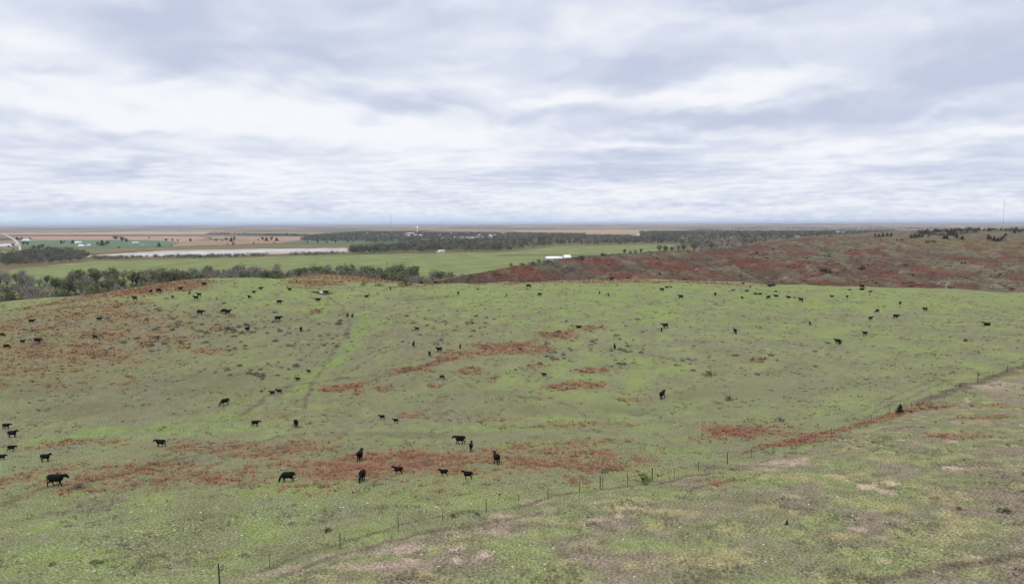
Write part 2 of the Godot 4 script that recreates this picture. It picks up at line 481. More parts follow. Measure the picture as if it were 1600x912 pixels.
# ---------------------------------------------------------------- the ground
func build_ground() -> void:
	var rs := PackedFloat32Array()
	var r := 6.0
	while r < 90000.0:
		rs.append(r)
		r *= 1.15 if r < 38.0 else 1.0055 if r < 450.0 else 1.008 if r < 1400.0 else 1.012 if r < 3000.0 else 1.022
	var az := PackedFloat32Array()
	var a := -PI
	while a < PI - 0.02:
		az.append(a)
		a += deg_to_rad(0.17 if abs(a) < deg_to_rad(43.0) else 3.0)
	az.append(PI)
	var nr := rs.size()
	var na := az.size()
	var pos := PackedVector3Array()
	var col := PackedColorArray()
	var kind := PackedByteArray()
	pos.resize(nr * na)
	col.resize(nr * na)
	kind.resize(nr * na)
	for i in nr:
		for j in na:
			var x := rs[i] * sin(az[j])
			var f := rs[i] * cos(az[j])
			var p := pasture_y(x, f) if rs[i] < 760.0 else -50.0
			var h := hills_y(x, f) if rs[i] < 3600.0 else -50.0
			var v := plain_y(x, f)
			var k := i * na + j
			pos[k] = Vector3(x, height(x, f), -f)
			var c: Color
			if p >= h and p > v - 0.3:
				kind[k] = 0
				c = pasture_color(x, f)
				if f > 325.0 and p - h < 6.0 and h > 0.0: c = hills_color(x, f).lerp(c, sm(0.0, 6.0, p - h))
				if f > 352.0 and x > -40.0: c = c.lerp(hills_color(x, f), sm(352.0, 375.0, f))
			elif h > v:
				kind[k] = 1
				c = hills_color(x, f)
				if p > 0.0: c = c.lerp(pasture_color(x, f), 0.5 * sm(-5.0, 0.0, p - h))
			else:
				kind[k] = 2
				c = plain_color(x, f)
			c = c * 1.24
			c.a = 1.0
			col[k] = c
	var nor := PackedVector3Array()
	nor.resize(nr * na)
	for i in nr:
		for j in na:
			var j0: int = j - 1 if j > 0 else na - 2
			var j1: int = j + 1 if j < na - 1 else 1
			var du := pos[min(i + 1, nr - 1) * na + j] - pos[max(i - 1, 0) * na + j]
			var dv := pos[i * na + j1] - pos[i * na + j0]
			var n := dv.cross(du).normalized()
			nor[i * na + j] = n if n.y > 0.0 else -n
	var what := [["pasture_ground", "short grazed green pasture with russet grass patches, falling to a shallow draw"], ["rangeland_hills", "russet and olive rangeland hills cut by shallow ravines beyond the pasture crest"], ["valley_plain", "flat tan farm plain reaching past the river to the horizon"]]
	var turf := turf_material()
	for b in 3:
		var at := {}
		var vp := PackedVector3Array()
		var vc := PackedColorArray()
		var vn := PackedVector3Array()
		var idx := PackedInt32Array()
		for i in nr - 1:
			for j in na - 1:
				var k := i * na + j
				if kind[k] != b: continue
				var quad: Array[int] = [k, k + 1, k + na + 1, k + na]
				var q := PackedInt32Array()
				for w in quad:
					if not at.has(w):
						at[w] = vp.size()
						vp.append(pos[w])
						vc.append(col[w])
						vn.append(nor[w])
					q.append(at[w])
				idx.append_array([q[0], q[3], q[2], q[0], q[2], q[1]])
		var arr := []
		arr.resize(Mesh.ARRAY_MAX)
		arr[Mesh.ARRAY_VERTEX] = vp
		arr[Mesh.ARRAY_NORMAL] = vn
		arr[Mesh.ARRAY_COLOR] = vc
		arr[Mesh.ARRAY_INDEX] = idx
		var mesh := ArrayMesh.new()
		mesh.add_surface_from_arrays(Mesh.PRIMITIVE_TRIANGLES, arr)
		tag(part(what[b][0], mesh, turf), what[b][1], "ground", "", "structure")

# ---------------------------------------------------------------- sheets that lie on the plain: fields, road, river
func sheet(points: Array, y: float, c: Color, rag: float, sd: int) -> ArrayMesh:
	# a flat sheet with the given outline (x, f pairs), its edge broken up a little
	var n := noise(1.0 / 60.0, 2, sd)
	var poly := PackedVector2Array()
	for i in range(0, points.size(), 2):
		var p := Vector2(points[i], points[i + 1])
		var q := Vector2(points[(i + 2) % points.size()], points[(i + 3) % points.size()])
		var steps: int = clamp(int(p.distance_to(q) / 25.0), 1, 60)
		for s in steps:
			var e := p.lerp(q, float(s) / steps)
			poly.append(e + Vector2(n.get_noise_2d(e.x, e.y), n.get_noise_2d(e.y, e.x)) * rag)
	var tri := Geometry2D.triangulate_polygon(poly)
	var st := SurfaceTool.new()
	st.begin(Mesh.PRIMITIVE_TRIANGLES)
	for i in range(0, tri.size(), 3):
		var q := [poly[tri[i]], poly[tri[i + 1]], poly[tri[i + 2]]]
		if (q[1] - q[0]).cross(q[2] - q[0]) > 0.0: q.reverse()
		for e in q:
			st.set_normal(Vector3.UP)
			st.set_color(c)
			st.add_vertex(Vector3(e.x, y, -e.y))
	return st.commit()

func field_texture() -> ImageTexture:
	var size := 512
	var n := noise(5.0 / size, 4, 77)
	var im := n.get_seamless_image(size, size)
	im.convert(Image.FORMAT_RGB8)
	for y in size:
		for x in size:
			var v := im.get_pixel(x, y).r
			var k: float = 0.78 + 0.2 * v + 0.05 * sin(y * TAU * 48.0 / size)
			im.set_pixel(x, y, Color(k, k, k * 0.97))
	return ImageTexture.create_from_image(im)

# ---------------------------------------------------------------- cattle: one skin drawn over a skeleton of tapered bones
func skin(bones: Array, cell: float) -> ArrayMesh:
	var lo := Vector3(1e9, 1e9, 1e9)
	var hi := -lo
	for b in bones:
		for e in [[b[0], b[1]], [b[2], b[3]]]:
			lo = lo.min(e[0] - Vector3.ONE * (e[1] + 0.12))
			hi = hi.max(e[0] + Vector3.ONE * (e[1] + 0.12))
	var n := Vector3i(((hi - lo) / cell).ceil()) + Vector3i.ONE * 2
	var total := n.x * n.y * n.z
	var sum := PackedFloat32Array()
	sum.resize(total)
	for b in bones:
		var p0: Vector3 = b[0]
		var p1: Vector3 = b[2]
		var r0: float = b[1]
		var r1: float = b[3]
		var k: float = b[4] if b.size() > 4 else 0.035
		var reach: float = max(r0, r1) + k * 4.0
		var a := Vector3i(((p0.min(p1) - Vector3.ONE * reach - lo) / cell).floor()).clamp(Vector3i.ZERO, n - Vector3i.ONE)
		var z := Vector3i(((p0.max(p1) + Vector3.ONE * reach - lo) / cell).ceil()).clamp(Vector3i.ZERO, n - Vector3i.ONE)
		var d := p1 - p0
		var dd: float = max(d.dot(d), 1e-6)
		for ix in range(a.x, z.x + 1):
			for iy in range(a.y, z.y + 1):
				for iz in range(a.z, z.z + 1):
					var p := lo + Vector3(ix, iy, iz) * cell
					var t: float = clamp((p - p0).dot(d) / dd, 0.0, 1.0)
					var dist: float = p.distance_to(p0 + d * t) - lerpf(r0, r1, t)
					if dist < k * 4.0: sum[(ix * n.y + iy) * n.z + iz] += exp(-dist / 0.035)
	# surface nets: inside where the sum is above one
	var vid := PackedInt32Array()
	vid.resize(total)
	vid.fill(-1)
	var pts := PackedVector3Array()
	var corner: Array[Vector3i] = []
	for c in 8: corner.append(Vector3i(c & 1, (c >> 1) & 1, (c >> 2) & 1))
	var val := PackedFloat32Array()
	val.resize(total)
	for i in total: val[i] = -0.035 * log(max(sum[i], 1e-7))
	for ix in n.x - 1:
		for iy in n.y - 1:
			for iz in n.z - 1:
				var at := (ix * n.y + iy) * n.z + iz
				var mask := 0
				for c in 8:
					var o := corner[c]
					if val[at + (o.x * n.y + o.y) * n.z + o.z] < 0.0: mask |= 1 << c
				if mask == 0 or mask == 255: continue
				var s := Vector3.ZERO
				var cnt := 0
				for c in 8:
					for ax in 3:
						if (c >> ax) & 1: continue
						var c2 := c | (1 << ax)
						if ((mask >> c) & 1) == ((mask >> c2) & 1): continue
						var o := corner[c]
						var o2 := corner[c2]
						var v0 := val[at + (o.x * n.y + o.y) * n.z + o.z]
						var v1 := val[at + (o2.x * n.y + o2.y) * n.z + o2.z]
						s += Vector3(o).lerp(Vector3(o2), v0 / (v0 - v1))
						cnt += 1
				vid[at] = pts.size()
				pts.append(lo + (Vector3(ix, iy, iz) + s / cnt) * cell)
	var st := SurfaceTool.new()
	st.begin(Mesh.PRIMITIVE_TRIANGLES)
	st.set_smooth_group(0)
	var stride := [n.y * n.z, n.z, 1]
	for ix in range(1, n.x - 1):
		for iy in range(1, n.y - 1):
			for iz in range(1, n.z - 1):
				var at := (ix * n.y + iy) * n.z + iz
				for ax in 3:
					var in0 := val[at] < 0.0
					if in0 == (val[at + stride[ax]] < 0.0): continue
					var u: int = stride[(ax + 1) % 3]
					var w: int = stride[(ax + 2) % 3]
					var q := [vid[at - u - w], vid[at - w], vid[at], vid[at - u]]
					if q.min() < 0: continue
					if in0: q = [q[3], q[2], q[1], q[0]]
					for t in [0, 1, 2, 0, 2, 3]: st.add_vertex(pts[q[t]])
	st.index()
	st.generate_normals()
	return st.commit()

func V(x: float, y: float, z: float) -> Vector3: return Vector3(x, y, z)

func leg(x: float, z: float, top: float, r: float, swing: float, hind: bool, y0 := 0.0) -> Array:
	# a leg under (x, z): front knee folds back, hind hock points back
	var s := swing
	if hind:
		return [[V(x, top, z * 0.85), r * 1.65, V(x + 0.13 + s * 0.4, 0.66, z), r * 1.02, 0.05], [V(x + 0.13 + s * 0.4, 0.66, z), r * 0.95, V(x - 0.16 + s * 0.8, 0.44, z), r * 0.52], [V(x - 0.16 + s * 0.8, 0.44, z), r * 0.5, V(x - 0.10 + s * 1.1, 0.12, z), r * 0.38], [V(x - 0.10 + s * 1.1, 0.12, z), r * 0.42, V(x - 0.05 + s * 1.1, 0.035, z), r * 0.5]]
	return [[V(x - 0.03, top, z * 0.85), r * 1.45, V(x + s * 0.35, 0.62, z), r * 0.85, 0.05], [V(x + s * 0.35, 0.62, z), r * 0.8, V(x + s * 0.8, 0.37, z), r * 0.52], [V(x + s * 0.8, 0.37, z), r * 0.5, V(x + s * 1.05 - abs(s) * 0.15, 0.12, z), r * 0.37], [V(x + s * 1.05 - abs(s) * 0.15, 0.12, z), r * 0.42, V(x + 0.04 + s * 1.05 - abs(s) * 0.15, 0.035, z), r * 0.5]]

func head(at: Vector3, nose: Vector3, sz := 1.0) -> Array:
	# poll at "at", muzzle at "nose"; ears stick out to the sides
	var d := (nose - at).normalized()
	var side := d.cross(Vector3.UP).normalized()
	var up := side.cross(d)
	return [[at, 0.135 * sz, at.lerp(nose, 0.55), 0.115 * sz], [at.lerp(nose, 0.5), 0.105 * sz, nose, 0.085 * sz], [at.lerp(nose, 0.35) - up * 0.06, 0.09 * sz, nose - up * 0.03, 0.06 * sz],
		[at + side * 0.10 + up * 0.05, 0.045, at + side * 0.31 + up * 0.03 - d * 0.03, 0.04, 0.02], [at - side * 0.10 + up * 0.05, 0.045, at - side * 0.31 + up * 0.03 - d * 0.03, 0.04, 0.02]]

func cow_bones(pose: String) -> Array:
	var y := -0.52 if pose == "lying" else 0.0
	var b := [
		[V(0.42, 0.98 + y, 0.06), 0.31, V(-0.05, 0.93 + y, 0.07), 0.345, 0.06], [V(0.42, 0.98 + y, -0.06), 0.31, V(-0.05, 0.93 + y, -0.07), 0.345, 0.06],
		[V(-0.05, 0.93 + y, 0.07), 0.345, V(-0.52, 1.0 + y, 0.07), 0.30, 0.06], [V(-0.05, 0.93 + y, -0.07), 0.345, V(-0.52, 1.0 + y, -0.07), 0.30, 0.06],
		[V(-0.52, 1.05 + y, 0.1), 0.25, V(-0.82, 1.08 + y, 0.08), 0.19, 0.06], [V(-0.52, 1.05 + y, -0.1), 0.25, V(-0.82, 1.08 + y, -0.08), 0.19, 0.06],
		[V(0.38, 1.20 + y, 0.0), 0.16, V(-0.75, 1.22 + y, 0.0), 0.12, 0.06], [V(0.55, 0.86 + y, 0.0), 0.23, V(0.30, 0.78 + y, 0.0), 0.24, 0.06]]
	var swing := [0.0, 0.0, 0.0, 0.0]
	match pose:
		"walking":
			swing = [0.22, -0.24, -0.2, 0.24]
			b += [[V(0.55, 1.12, 0), 0.24, V(1.02, 1.22, 0.0), 0.15, 0.06]] + head(V(1.08, 1.24, 0.0), V(1.44, 1.04, 0.03))
		"standing":
			swing = [0.04, -0.05, 0.05, -0.06]
			b += [[V(0.52, 1.14, 0), 0.24, V(0.92, 1.36, 0.03), 0.15, 0.06]] + head(V(0.98, 1.42, 0.04), V(1.33, 1.24, 0.10))
		"looking":
			swing = [0.03, -0.08, -0.05, 0.07]
			b += [[V(0.52, 1.14, 0), 0.24, V(0.86, 1.34, 0.10), 0.15, 0.06]] + head(V(0.90, 1.42, 0.16), V(1.05, 1.24, 0.48))
		"grazing":
			swing = [0.16, -0.12, -0.10, 0.10]
			b += [[V(0.55, 1.02, 0), 0.24, V(1.0, 0.62, 0.04), 0.145, 0.06]] + head(V(1.06, 0.52, 0.05), V(1.22, 0.13, 0.08))
		"lying":
			b += [[V(0.52, 0.66, 0), 0.23, V(0.88, 0.86, 0.06), 0.145, 0.06]] + head(V(0.94, 0.92, 0.08), V(1.28, 0.76, 0.16))
			b += [[V(0.42, 0.30, 0.2), 0.13, V(0.78, 0.14, 0.22), 0.075], [V(0.78, 0.14, 0.22), 0.07, V(0.50, 0.06, 0.26), 0.05], [V(0.42, 0.28, -0.2), 0.13, V(0.80, 0.12, -0.24), 0.07], [V(0.80, 0.12, -0.24), 0.065, V(0.5, 0.06, -0.28), 0.05],
				[V(-0.5, 0.36, 0.24), 0.21, V(-0.12, 0.18, 0.42), 0.13], [V(-0.12, 0.18, 0.42), 0.1, V(-0.42, 0.08, 0.5), 0.065], [V(-0.42, 0.08, 0.5), 0.06, V(-0.1, 0.05, 0.56), 0.05], [V(-0.5, 0.30, -0.2), 0.2, V(-0.2, 0.16, -0.34), 0.12],
				[V(-0.95, 0.55, 0), 0.05, V(-1.1, 0.2, 0.1), 0.04], [V(-1.1, 0.2, 0.1), 0.04, V(-0.95, 0.06, 0.3), 0.045]]
	if pose != "lying":
		b += leg(0.44, 0.175, 0.85, 0.105, swing[0], false) + leg(0.44, -0.175, 0.85, 0.105, swing[1], false)
		b += leg(-0.60, 0.17, 0.92, 0.115, swing[2], true) + leg(-0.60, -0.17, 0.92, 0.115, swing[3], true)
		b += [[V(-0.97, 1.16, 0), 0.05, V(-1.04, 0.80, 0.0), 0.032], [V(-1.04, 0.80, 0.0), 0.032, V(-1.02, 0.48, 0.02), 0.05, 0.02]]
	return b

# ---------------------------------------------------------------- plants
func tri(st: SurfaceTool, a: Vector3, b: Vector3, c: Vector3, n: Vector3, col: Color) -> void:
	var q := [a, b, c] if (b - a).cross(c - a).dot(n) < 0.0 else [a, c, b]
	for v in q:
		st.set_normal(n)
		st.set_color(col)
		st.add_vertex(v)

func leaf(st: SurfaceTool, p: Vector3, s: float, up: Vector3, c: Color, r: RandomNumberGenerator) -> void:
	var a := Vector3(r.randfn(), r.randfn(), r.randfn()).normalized() * s
	var b := a.cross(Vector3(r.randfn(), r.randfn(), r.randfn())).normalized() * s * 0.7
	var n := up.normalized()
	var fl := a.cross(b).normalized()
	if fl.dot(n) < 0.0: fl = -fl
	n = (n + fl * 0.35).normalized()
	tri(st, p - a, p + b, p + a, n, c)
	tri(st, p - a, p + a, p - b, n, c)

func limb(st: SurfaceTool, p0: Vector3, p1: Vector3, r0: float, r1: float, c: Color, sides := 5) -> void:
	var d := (p1 - p0).normalized()
	var u := d.cross(Vector3(0.31, 0.2, 0.93)).normalized()
	var w := d.cross(u)
	for i in sides:
		var a := TAU * i / sides
		var b := TAU * (i + 1) / sides
		var na := u * cos(a) + w * sin(a)
		var nb := u * cos(b) + w * sin(b)
		var n := (na + nb).normalized()
		tri(st, p0 + na * r0, p1 + na * r1, p1 + nb * r1, n, c)
		tri(st, p0 + na * r0, p1 + nb * r1, p0 + nb * r0, n, c)

func begin() -> SurfaceTool:
	var st := SurfaceTool.new()
	st.begin(Mesh.PRIMITIVE_TRIANGLES)
	return st

# a tree one metre tall: [trunk mesh, crown mesh]
func tree_shape(kind: String, sd: int, leaves: int) -> Array:
	var r := RandomNumberGenerator.new()
	r.seed = sd
	var wood := begin()
	var crown := begin()
	var bark := Color(0.13, 0.11, 0.09)
	if kind == "cedar":
		limb(wood, V(0, -0.03, 0), V(0, 0.9, 0), 0.035, 0.006, bark)
		for i in leaves:
			var t := pow(r.randf(), 1.3)
			var rad := (0.34 + 0.05 * sin(i * 1.7)) * pow(1.0 - t, 0.75) * sqrt(r.randf()) * (0.85 + 0.3 * sin(t * 37.0))
			var a := r.randf() * TAU
			var p := V(cos(a) * rad, 0.03 + t * 0.97, sin(a) * rad)
			leaf(crown, p, 0.045 * r.randf_range(0.7, 1.4), V(cos(a), 0.7, sin(a)) + V(r.randfn(), r.randfn(), r.randfn()) * 0.3, Color(1, 1, 1) * r.randf_range(0.7, 1.25), r)
		return [wood.commit(), crown.commit()]
	var bare := kind == "bare"
	limb(wood, V(0, -0.03, 0), V(0.02, 0.3, 0.01), 0.03, 0.02, bark)
	var tips := []
	for i in 9:
		var a := TAU * i / 9.0 + r.randf() * 0.7
		var reach := r.randf_range(0.12, 0.30)
		var top := r.randf_range(0.50, 0.9)
		var mid := V(cos(a) * reach * 0.45, lerp(0.25, top, 0.5), sin(a) * reach * 0.45)
		var tip := V(cos(a) * reach, top, sin(a) * reach)
		limb(wood, V(0.02, r.randf_range(0.15, 0.3), 0.01), mid, 0.016, 0.010, bark, 4)
		limb(wood, mid, tip, 0.010, 0.004, bark, 4)
		tips.append(tip)
		tips.append(mid.lerp(tip, 0.35) + V(r.randfn(), r.randfn() * 0.4, r.randfn()) * 0.06)
	if kind == "bush":
		tips.clear()
		for i in 16:
			var a := r.randf() * TAU
			var d := sqrt(r.randf()) * 0.55
			tips.append(V(cos(a) * d, r.randf_range(0.2, 0.75) * (1.0 - d * d * 1.6), sin(a) * d))
	for i in leaves:
		var q: Vector3 = tips[r.randi() % tips.size()]
		var off := V(r.randfn(), r.randfn() * 0.8, r.randfn()) * (0.085 if not bare else 0.10)
		var p := q + off
		p.y = max(p.y, 0.05 if kind == "bush" else 0.12)
		if bare:
			var d := (off + V(0, 0.12, 0) + (p - V(0, 0.4, 0)) * 0.3).normalized() * r.randf_range(0.06, 0.13)
			var w := d.cross(V(r.randfn(), r.randfn(), r.randfn())).normalized() * 0.006
			var n := (p - V(0, 0.35, 0)).normalized()
			tri(crown, p - w, p + w, p + d, (n + V(0, 0.5, 0)).normalized(), Color(1, 1, 1) * r.randf_range(0.75, 1.2))
		else:
			leaf(crown, p, 0.028 * r.randf_range(0.7, 1.5), off * 8.0 + (p - V(0, 0.45, 0)) * 1.4 + V(0, 0.45, 0), Color(1, 1, 1) * r.randf_range(0.72, 1.25), r)
	return [wood.commit(), crown.commit()]

func tree_proto(called: String, kind: String, sd: int, leaves: int, c: Color, wood: Material) -> Node3D:
	var s := tree_shape(kind, sd, leaves)
	var o := Node3D.new()
	o.name = called
	part("trunk", s[0], wood, o)
	var m := mat(c, 0.9, true)
	m.backlight = Color(0.8, 0.8, 0.8)
	part("crown", s[1], m, o)
	return o

func grass_clump(blades: int, tall: float, wide: float, thick: float, sd: int) -> ArrayMesh:
	var r := RandomNumberGenerator.new()
	r.seed = sd
	var st := begin()
	for i in blades:
		var a := r.randf() * TAU
		var p := V(cos(a), 0, sin(a)) * sqrt(r.randf()) * wide
		var out := V(cos(a + r.randfn() * 0.5), 0, sin(a + r.randfn() * 0.5))
		var high := tall * r.randf_range(0.6, 1.15)
		var tip := p + out * high * r.randf_range(0.5, 1.6) + V(0, high, 0)
		var w := V(-out.z, 0, out.x) * thick
		var q := p - V(0, 0.03, 0)
		var n := (2.0 * w).cross(tip - q).normalized()
		if n.y < 0.0: n = -n
		tri(st, q - w, q + w, tip, n, Color(1, 1, 1) * r.randf_range(0.85, 1.15))
	return st.commit()

func scatter(called: String, mesh: Mesh, m: Material, xf: Array, cols: PackedColorArray, label: String, category: String) -> void:
	var mm := MultiMesh.new()
	mm.transform_format = MultiMesh.TRANSFORM_3D
	mm.use_colors = true
	mm.mesh = mesh
	mm.instance_count = xf.size()
	for i in xf.size():
		mm.set_instance_transform(i, xf[i])
		mm.set_instance_color(i, cols[i])
	var o := MultiMeshInstance3D.new()
	o.name = numbered(called)
	o.multimesh = mm
	o.material_override = m
	add_child(o, true)
	tag(o, label, category, "", "stuff")

func spin(at: Vector3, turn: float, size: Vector3) -> Transform3D:
	return Transform3D(Basis(Vector3.UP, turn).scaled_local(size), at)

# ---------------------------------------------------------------- buildings
func gable(w: float, d: float, eave: float, rise: float) -> Array:
	# [walls, roof] of a building w along x, d along z, its base at y = 0
	var walls := begin()
	var roof := begin()
	var x := w / 2
	var z := d / 2
	var quads := [[V(-x, 0, z), V(-x, eave, z), V(x, eave, z), V(x, 0, z)], [V(x, 0, -z), V(x, eave, -z), V(-x, eave, -z), V(-x, 0, -z)], [V(x, 0, z), V(x, eave, z), V(x, eave, -z), V(x, 0, -z)], [V(-x, 0, -z), V(-x, eave, -z), V(-x, eave, z), V(-x, 0, z)]]
	for q in quads:
		for t in [0, 1, 2, 0, 2, 3]: walls.add_vertex(q[t])
	for s in [-1.0, 1.0]:
		var g := [V(s * x, eave, z), V(s * x, eave + rise, 0), V(s * x, eave, -z)]
		for v in (g if s < 0 else [g[2], g[1], g[0]]): walls.add_vertex(v)
	var o := 0.35
	var th := 0.15
	var e0 := eave - rise * o / z
	for s in [-1.0, 1.0]:
		var a := V(-x - o, e0, s * (z + o))
		var b := V(-x - o, eave + rise, 0)
		var c := V(x + o, eave + rise, 0)
		var dd := V(x + o, e0, s * (z + o))
		var up := V(0, th, 0)
		for q in [[a + up, b + up, c + up, dd + up], [a, dd, c, b], [a, a + up, dd + up, dd], [a, b, b + up, a + up], [dd, dd + up, c + up, c]]:
			for t in ([0, 1, 2, 0, 2, 3] if s > 0 else [2, 1, 0, 3, 2, 0]): roof.add_vertex(q[t])
	walls.generate_normals()
	roof.generate_normals()
	return [walls.commit(), roof.commit()]

func box_mesh(size: Vector3) -> BoxMesh:
	var b := BoxMesh.new()
	b.size = size
	return b

func building(called: String, at: Vector3, turn: float, w: float, d: float, eave: float, rise: float, wall: Material, roof: Material, glass: Material, windows := 3) -> Node3D:
	var o := base(called, at, turn)
	var g := gable(w, d, eave, rise)
	part("wall", g[0], wall, o)
	part("roof", g[1], roof, o)
	for i in windows:
		var n := part("window", box_mesh(V(1.0, 1.2, 0.06)), glass, o)
		n.position = V(lerp(-w * 0.36, w * 0.36, (i + 0.5) / windows), eave * 0.55, d / 2 + 0.02)
	var dr := part("door", box_mesh(V(w * 0.12 if w > 15.0 else 1.0, min(eave * 0.8, 3.4), 0.07)), glass, o)
	dr.position = V(w * 0.02, min(eave * 0.8, 3.4) / 2, d / 2 + 0.03)
	return o

# ---------------------------------------------------------------- sky
var cloud_marks := [
	[-23.04, 13.81, 10.2, 2.95, -0.75],
	[-10.17, 16.52, 12.89, 2.15, -0.55],
	[0.08, 14.88, 4.83, 2.15, -0.3],
	[10.4, 12.02, 6.98, 1.4, -0.5],
	[18.36, 7.7, 12.89, 1.29, -0.95],
	[-9.32, 9.44, 6.98, 0.97, -0.8],
	[32.66, 9.42, 7.52, 2.15, -0.75],
	[30.55, 13.81, 10.74, 1.61, 0.15],
	[-28.88, 6.28, 4.3, 0.54, -0.7],
	[-27.77, 4.15, 6.44, 0.32, -0.5],
	[-33.98, 10.23, 3.22, 0.48, -0.55],
	[17.63, 16.24, 8.05, 0.75, -0.4],
	[31.05, 3.92, 8.05, 0.43, -0.4],
	[5.32, 4.39, 6.44, 0.38, -0.4],
	[10.5, 5.85, 6.44, 0.54, -0.45],
	[-19.19, 8.13, 13.96, 2.95, 0.85],
	[16.86, 10.03, 9.13, 1.29, 1.1],
	[-34.2, 12.3, 4.3, 2.15, 0.5],
	[-34.42, 8.83, 7.52, 1.61, 0.55],
	[-5.22, 6.49, 9.13, 1.61, 0.7],
	[35.01, 6.05, 4.83, 0.54, 0.75],
	[2.68, 9.62, 4.83, 0.86, 0.95],
	[-20.33, 14.5, 3.22, 1.07, 0.5],
	[-2, 15.81, 2.68, 1.61, 0.4],
	[16.74, 14.45, 10.2, 2.15, 0.3],
	[23.7, 11.39, 6.98, 0.97, 0.3],
	[30.89, 7.01, 4.83, 0.64, 0.4],
	[10.49, 6.5, 6.98, 0.43, 0.5],
	[-30.77, 7.88, 7.52, 0.75, 0.5],
	[10.55, 2.52, 26.85, 1.34, 0.25],
	[-24.88, 2.2, 16.11, 1.07, 0.3],
	[24.81, 5.11, 9.67, 0.43, 0.55],
]

func sky_image() -> Image:
	var w := 3072
	var h := 1536
	var im := Image.create(w, h, false, Image.FORMAT_RGBF)
	var a := noise(0.55, 5, 101)
	var b := noise(1.35, 5, 107)
	var c := noise(3.2, 3, 109)
	var big := noise(0.16, 2, 113)
	var y := 0
	im.fill(Color(0.62, 0.66, 0.74))
	while y < h / 2:
		var el := (0.5 - (y + 0.5) / h) * PI
		var fine := el < deg_to_rad(34.0)
		var stepx := 2 if fine else 4
		var x := 0
		while x < w:
			var az := wrapf((x + stepx * 0.5) / w * TAU, -PI, PI)   # due north sits at the picture's edge
			var s := sin(el)
			var dist := cos(el) / (s + 0.17)
			var streak := cos(el) / (s + 0.035)
			var dir := Vector2(sin(az), -cos(az))
			var p := dir * dist
			var m := 0.0
			if fine and abs(az) < 1.0:
				var dx: float
				var e := rad_to_deg(el)
				var z := rad_to_deg(az)
				var wob := a.get_noise_2d(z * 0.16, e * 0.5 + 40.0)
				for k in cloud_marks:
					dx = (z - k[0]) / k[2]
					if abs(dx) > 1.6: continue
					var dy: float = (e + wob * 1.6 - k[1]) / k[3]
					var q := dx * dx + dy * dy
					if q < 2.6: m += k[4] * exp(-q * 1.3)
			var warp := Vector2(b.get_noise_2d(p.x * 0.6 + 31.0, p.y * 0.6), b.get_noise_2d(p.x * 0.6, p.y * 0.6 + 77.0)) * 0.25
			var q1 := p * 0.85 + warp
			var n1 := a.get_noise_2d(q1.x, q1.y)
			var q2 := q1 + dir * 0.2
			var n1f := a.get_noise_2d(q2.x, q2.y)
			var n2 := b.get_noise_2d(p.x * 1.1 + warp.x, p.y * 1.1 + warp.y)
			var q3 := p * 1.1 + dir * 0.12 + warp
			var n2f := b.get_noise_2d(q3.x, q3.y)
			var n3 := c.get_noise_2d(dir.x * streak * 0.5, dir.y * streak * 0.5)
			var n3f := c.get_noise_2d(dir.x * (streak * 0.5 + 0.1), dir.y * (streak * 0.5 + 0.1))
			var low := sm(deg_to_rad(8.0), deg_to_rad(2.0), el)
			var v := 0.55 + 0.12 * n1 + 0.6 * (n1 - n1f) + 0.08 * n2 + 0.24 * (n2 - n2f) * (1.0 - 0.6 * low) + (0.08 * n3 + 0.30 * (n3 - n3f)) * low + m * 0.56 - 0.01 * low - 0.06 * sm(0.12, 0.34, s)
			v = clamp(v, 0.0, 1.0)
			v = v * v * (3.0 - 2.0 * v)
			var dark := Color(0.55, 0.605, 0.765)
			var mid := Color(0.715, 0.76, 0.875)
			var lit := Color(0.925, 0.94, 0.985)
			var col := dark.lerp(mid, clamp(v * 2.0, 0.0, 1.0)).lerp(lit, clamp(v * 2.0 - 1.0, 0.0, 1.0))
			# open strip of blue above the horizon
			var gap := sm(deg_to_rad(1.15), deg_to_rad(0.35), el + 0.004 * n1)
			col = col.lerp(Color(0.60, 0.78, 0.93), gap * 0.6 * (0.35 + 0.65 * sm(0.35, -0.25, az)))
			col *= 1.0 + 1.5 * sm(deg_to_rad(19.0), deg_to_rad(75.0), el)
			im.fill_rect(Rect2i(x, y, stepx, 1 if fine else 2), col)
			x += stepx
		y += 1 if fine else 2
	return im

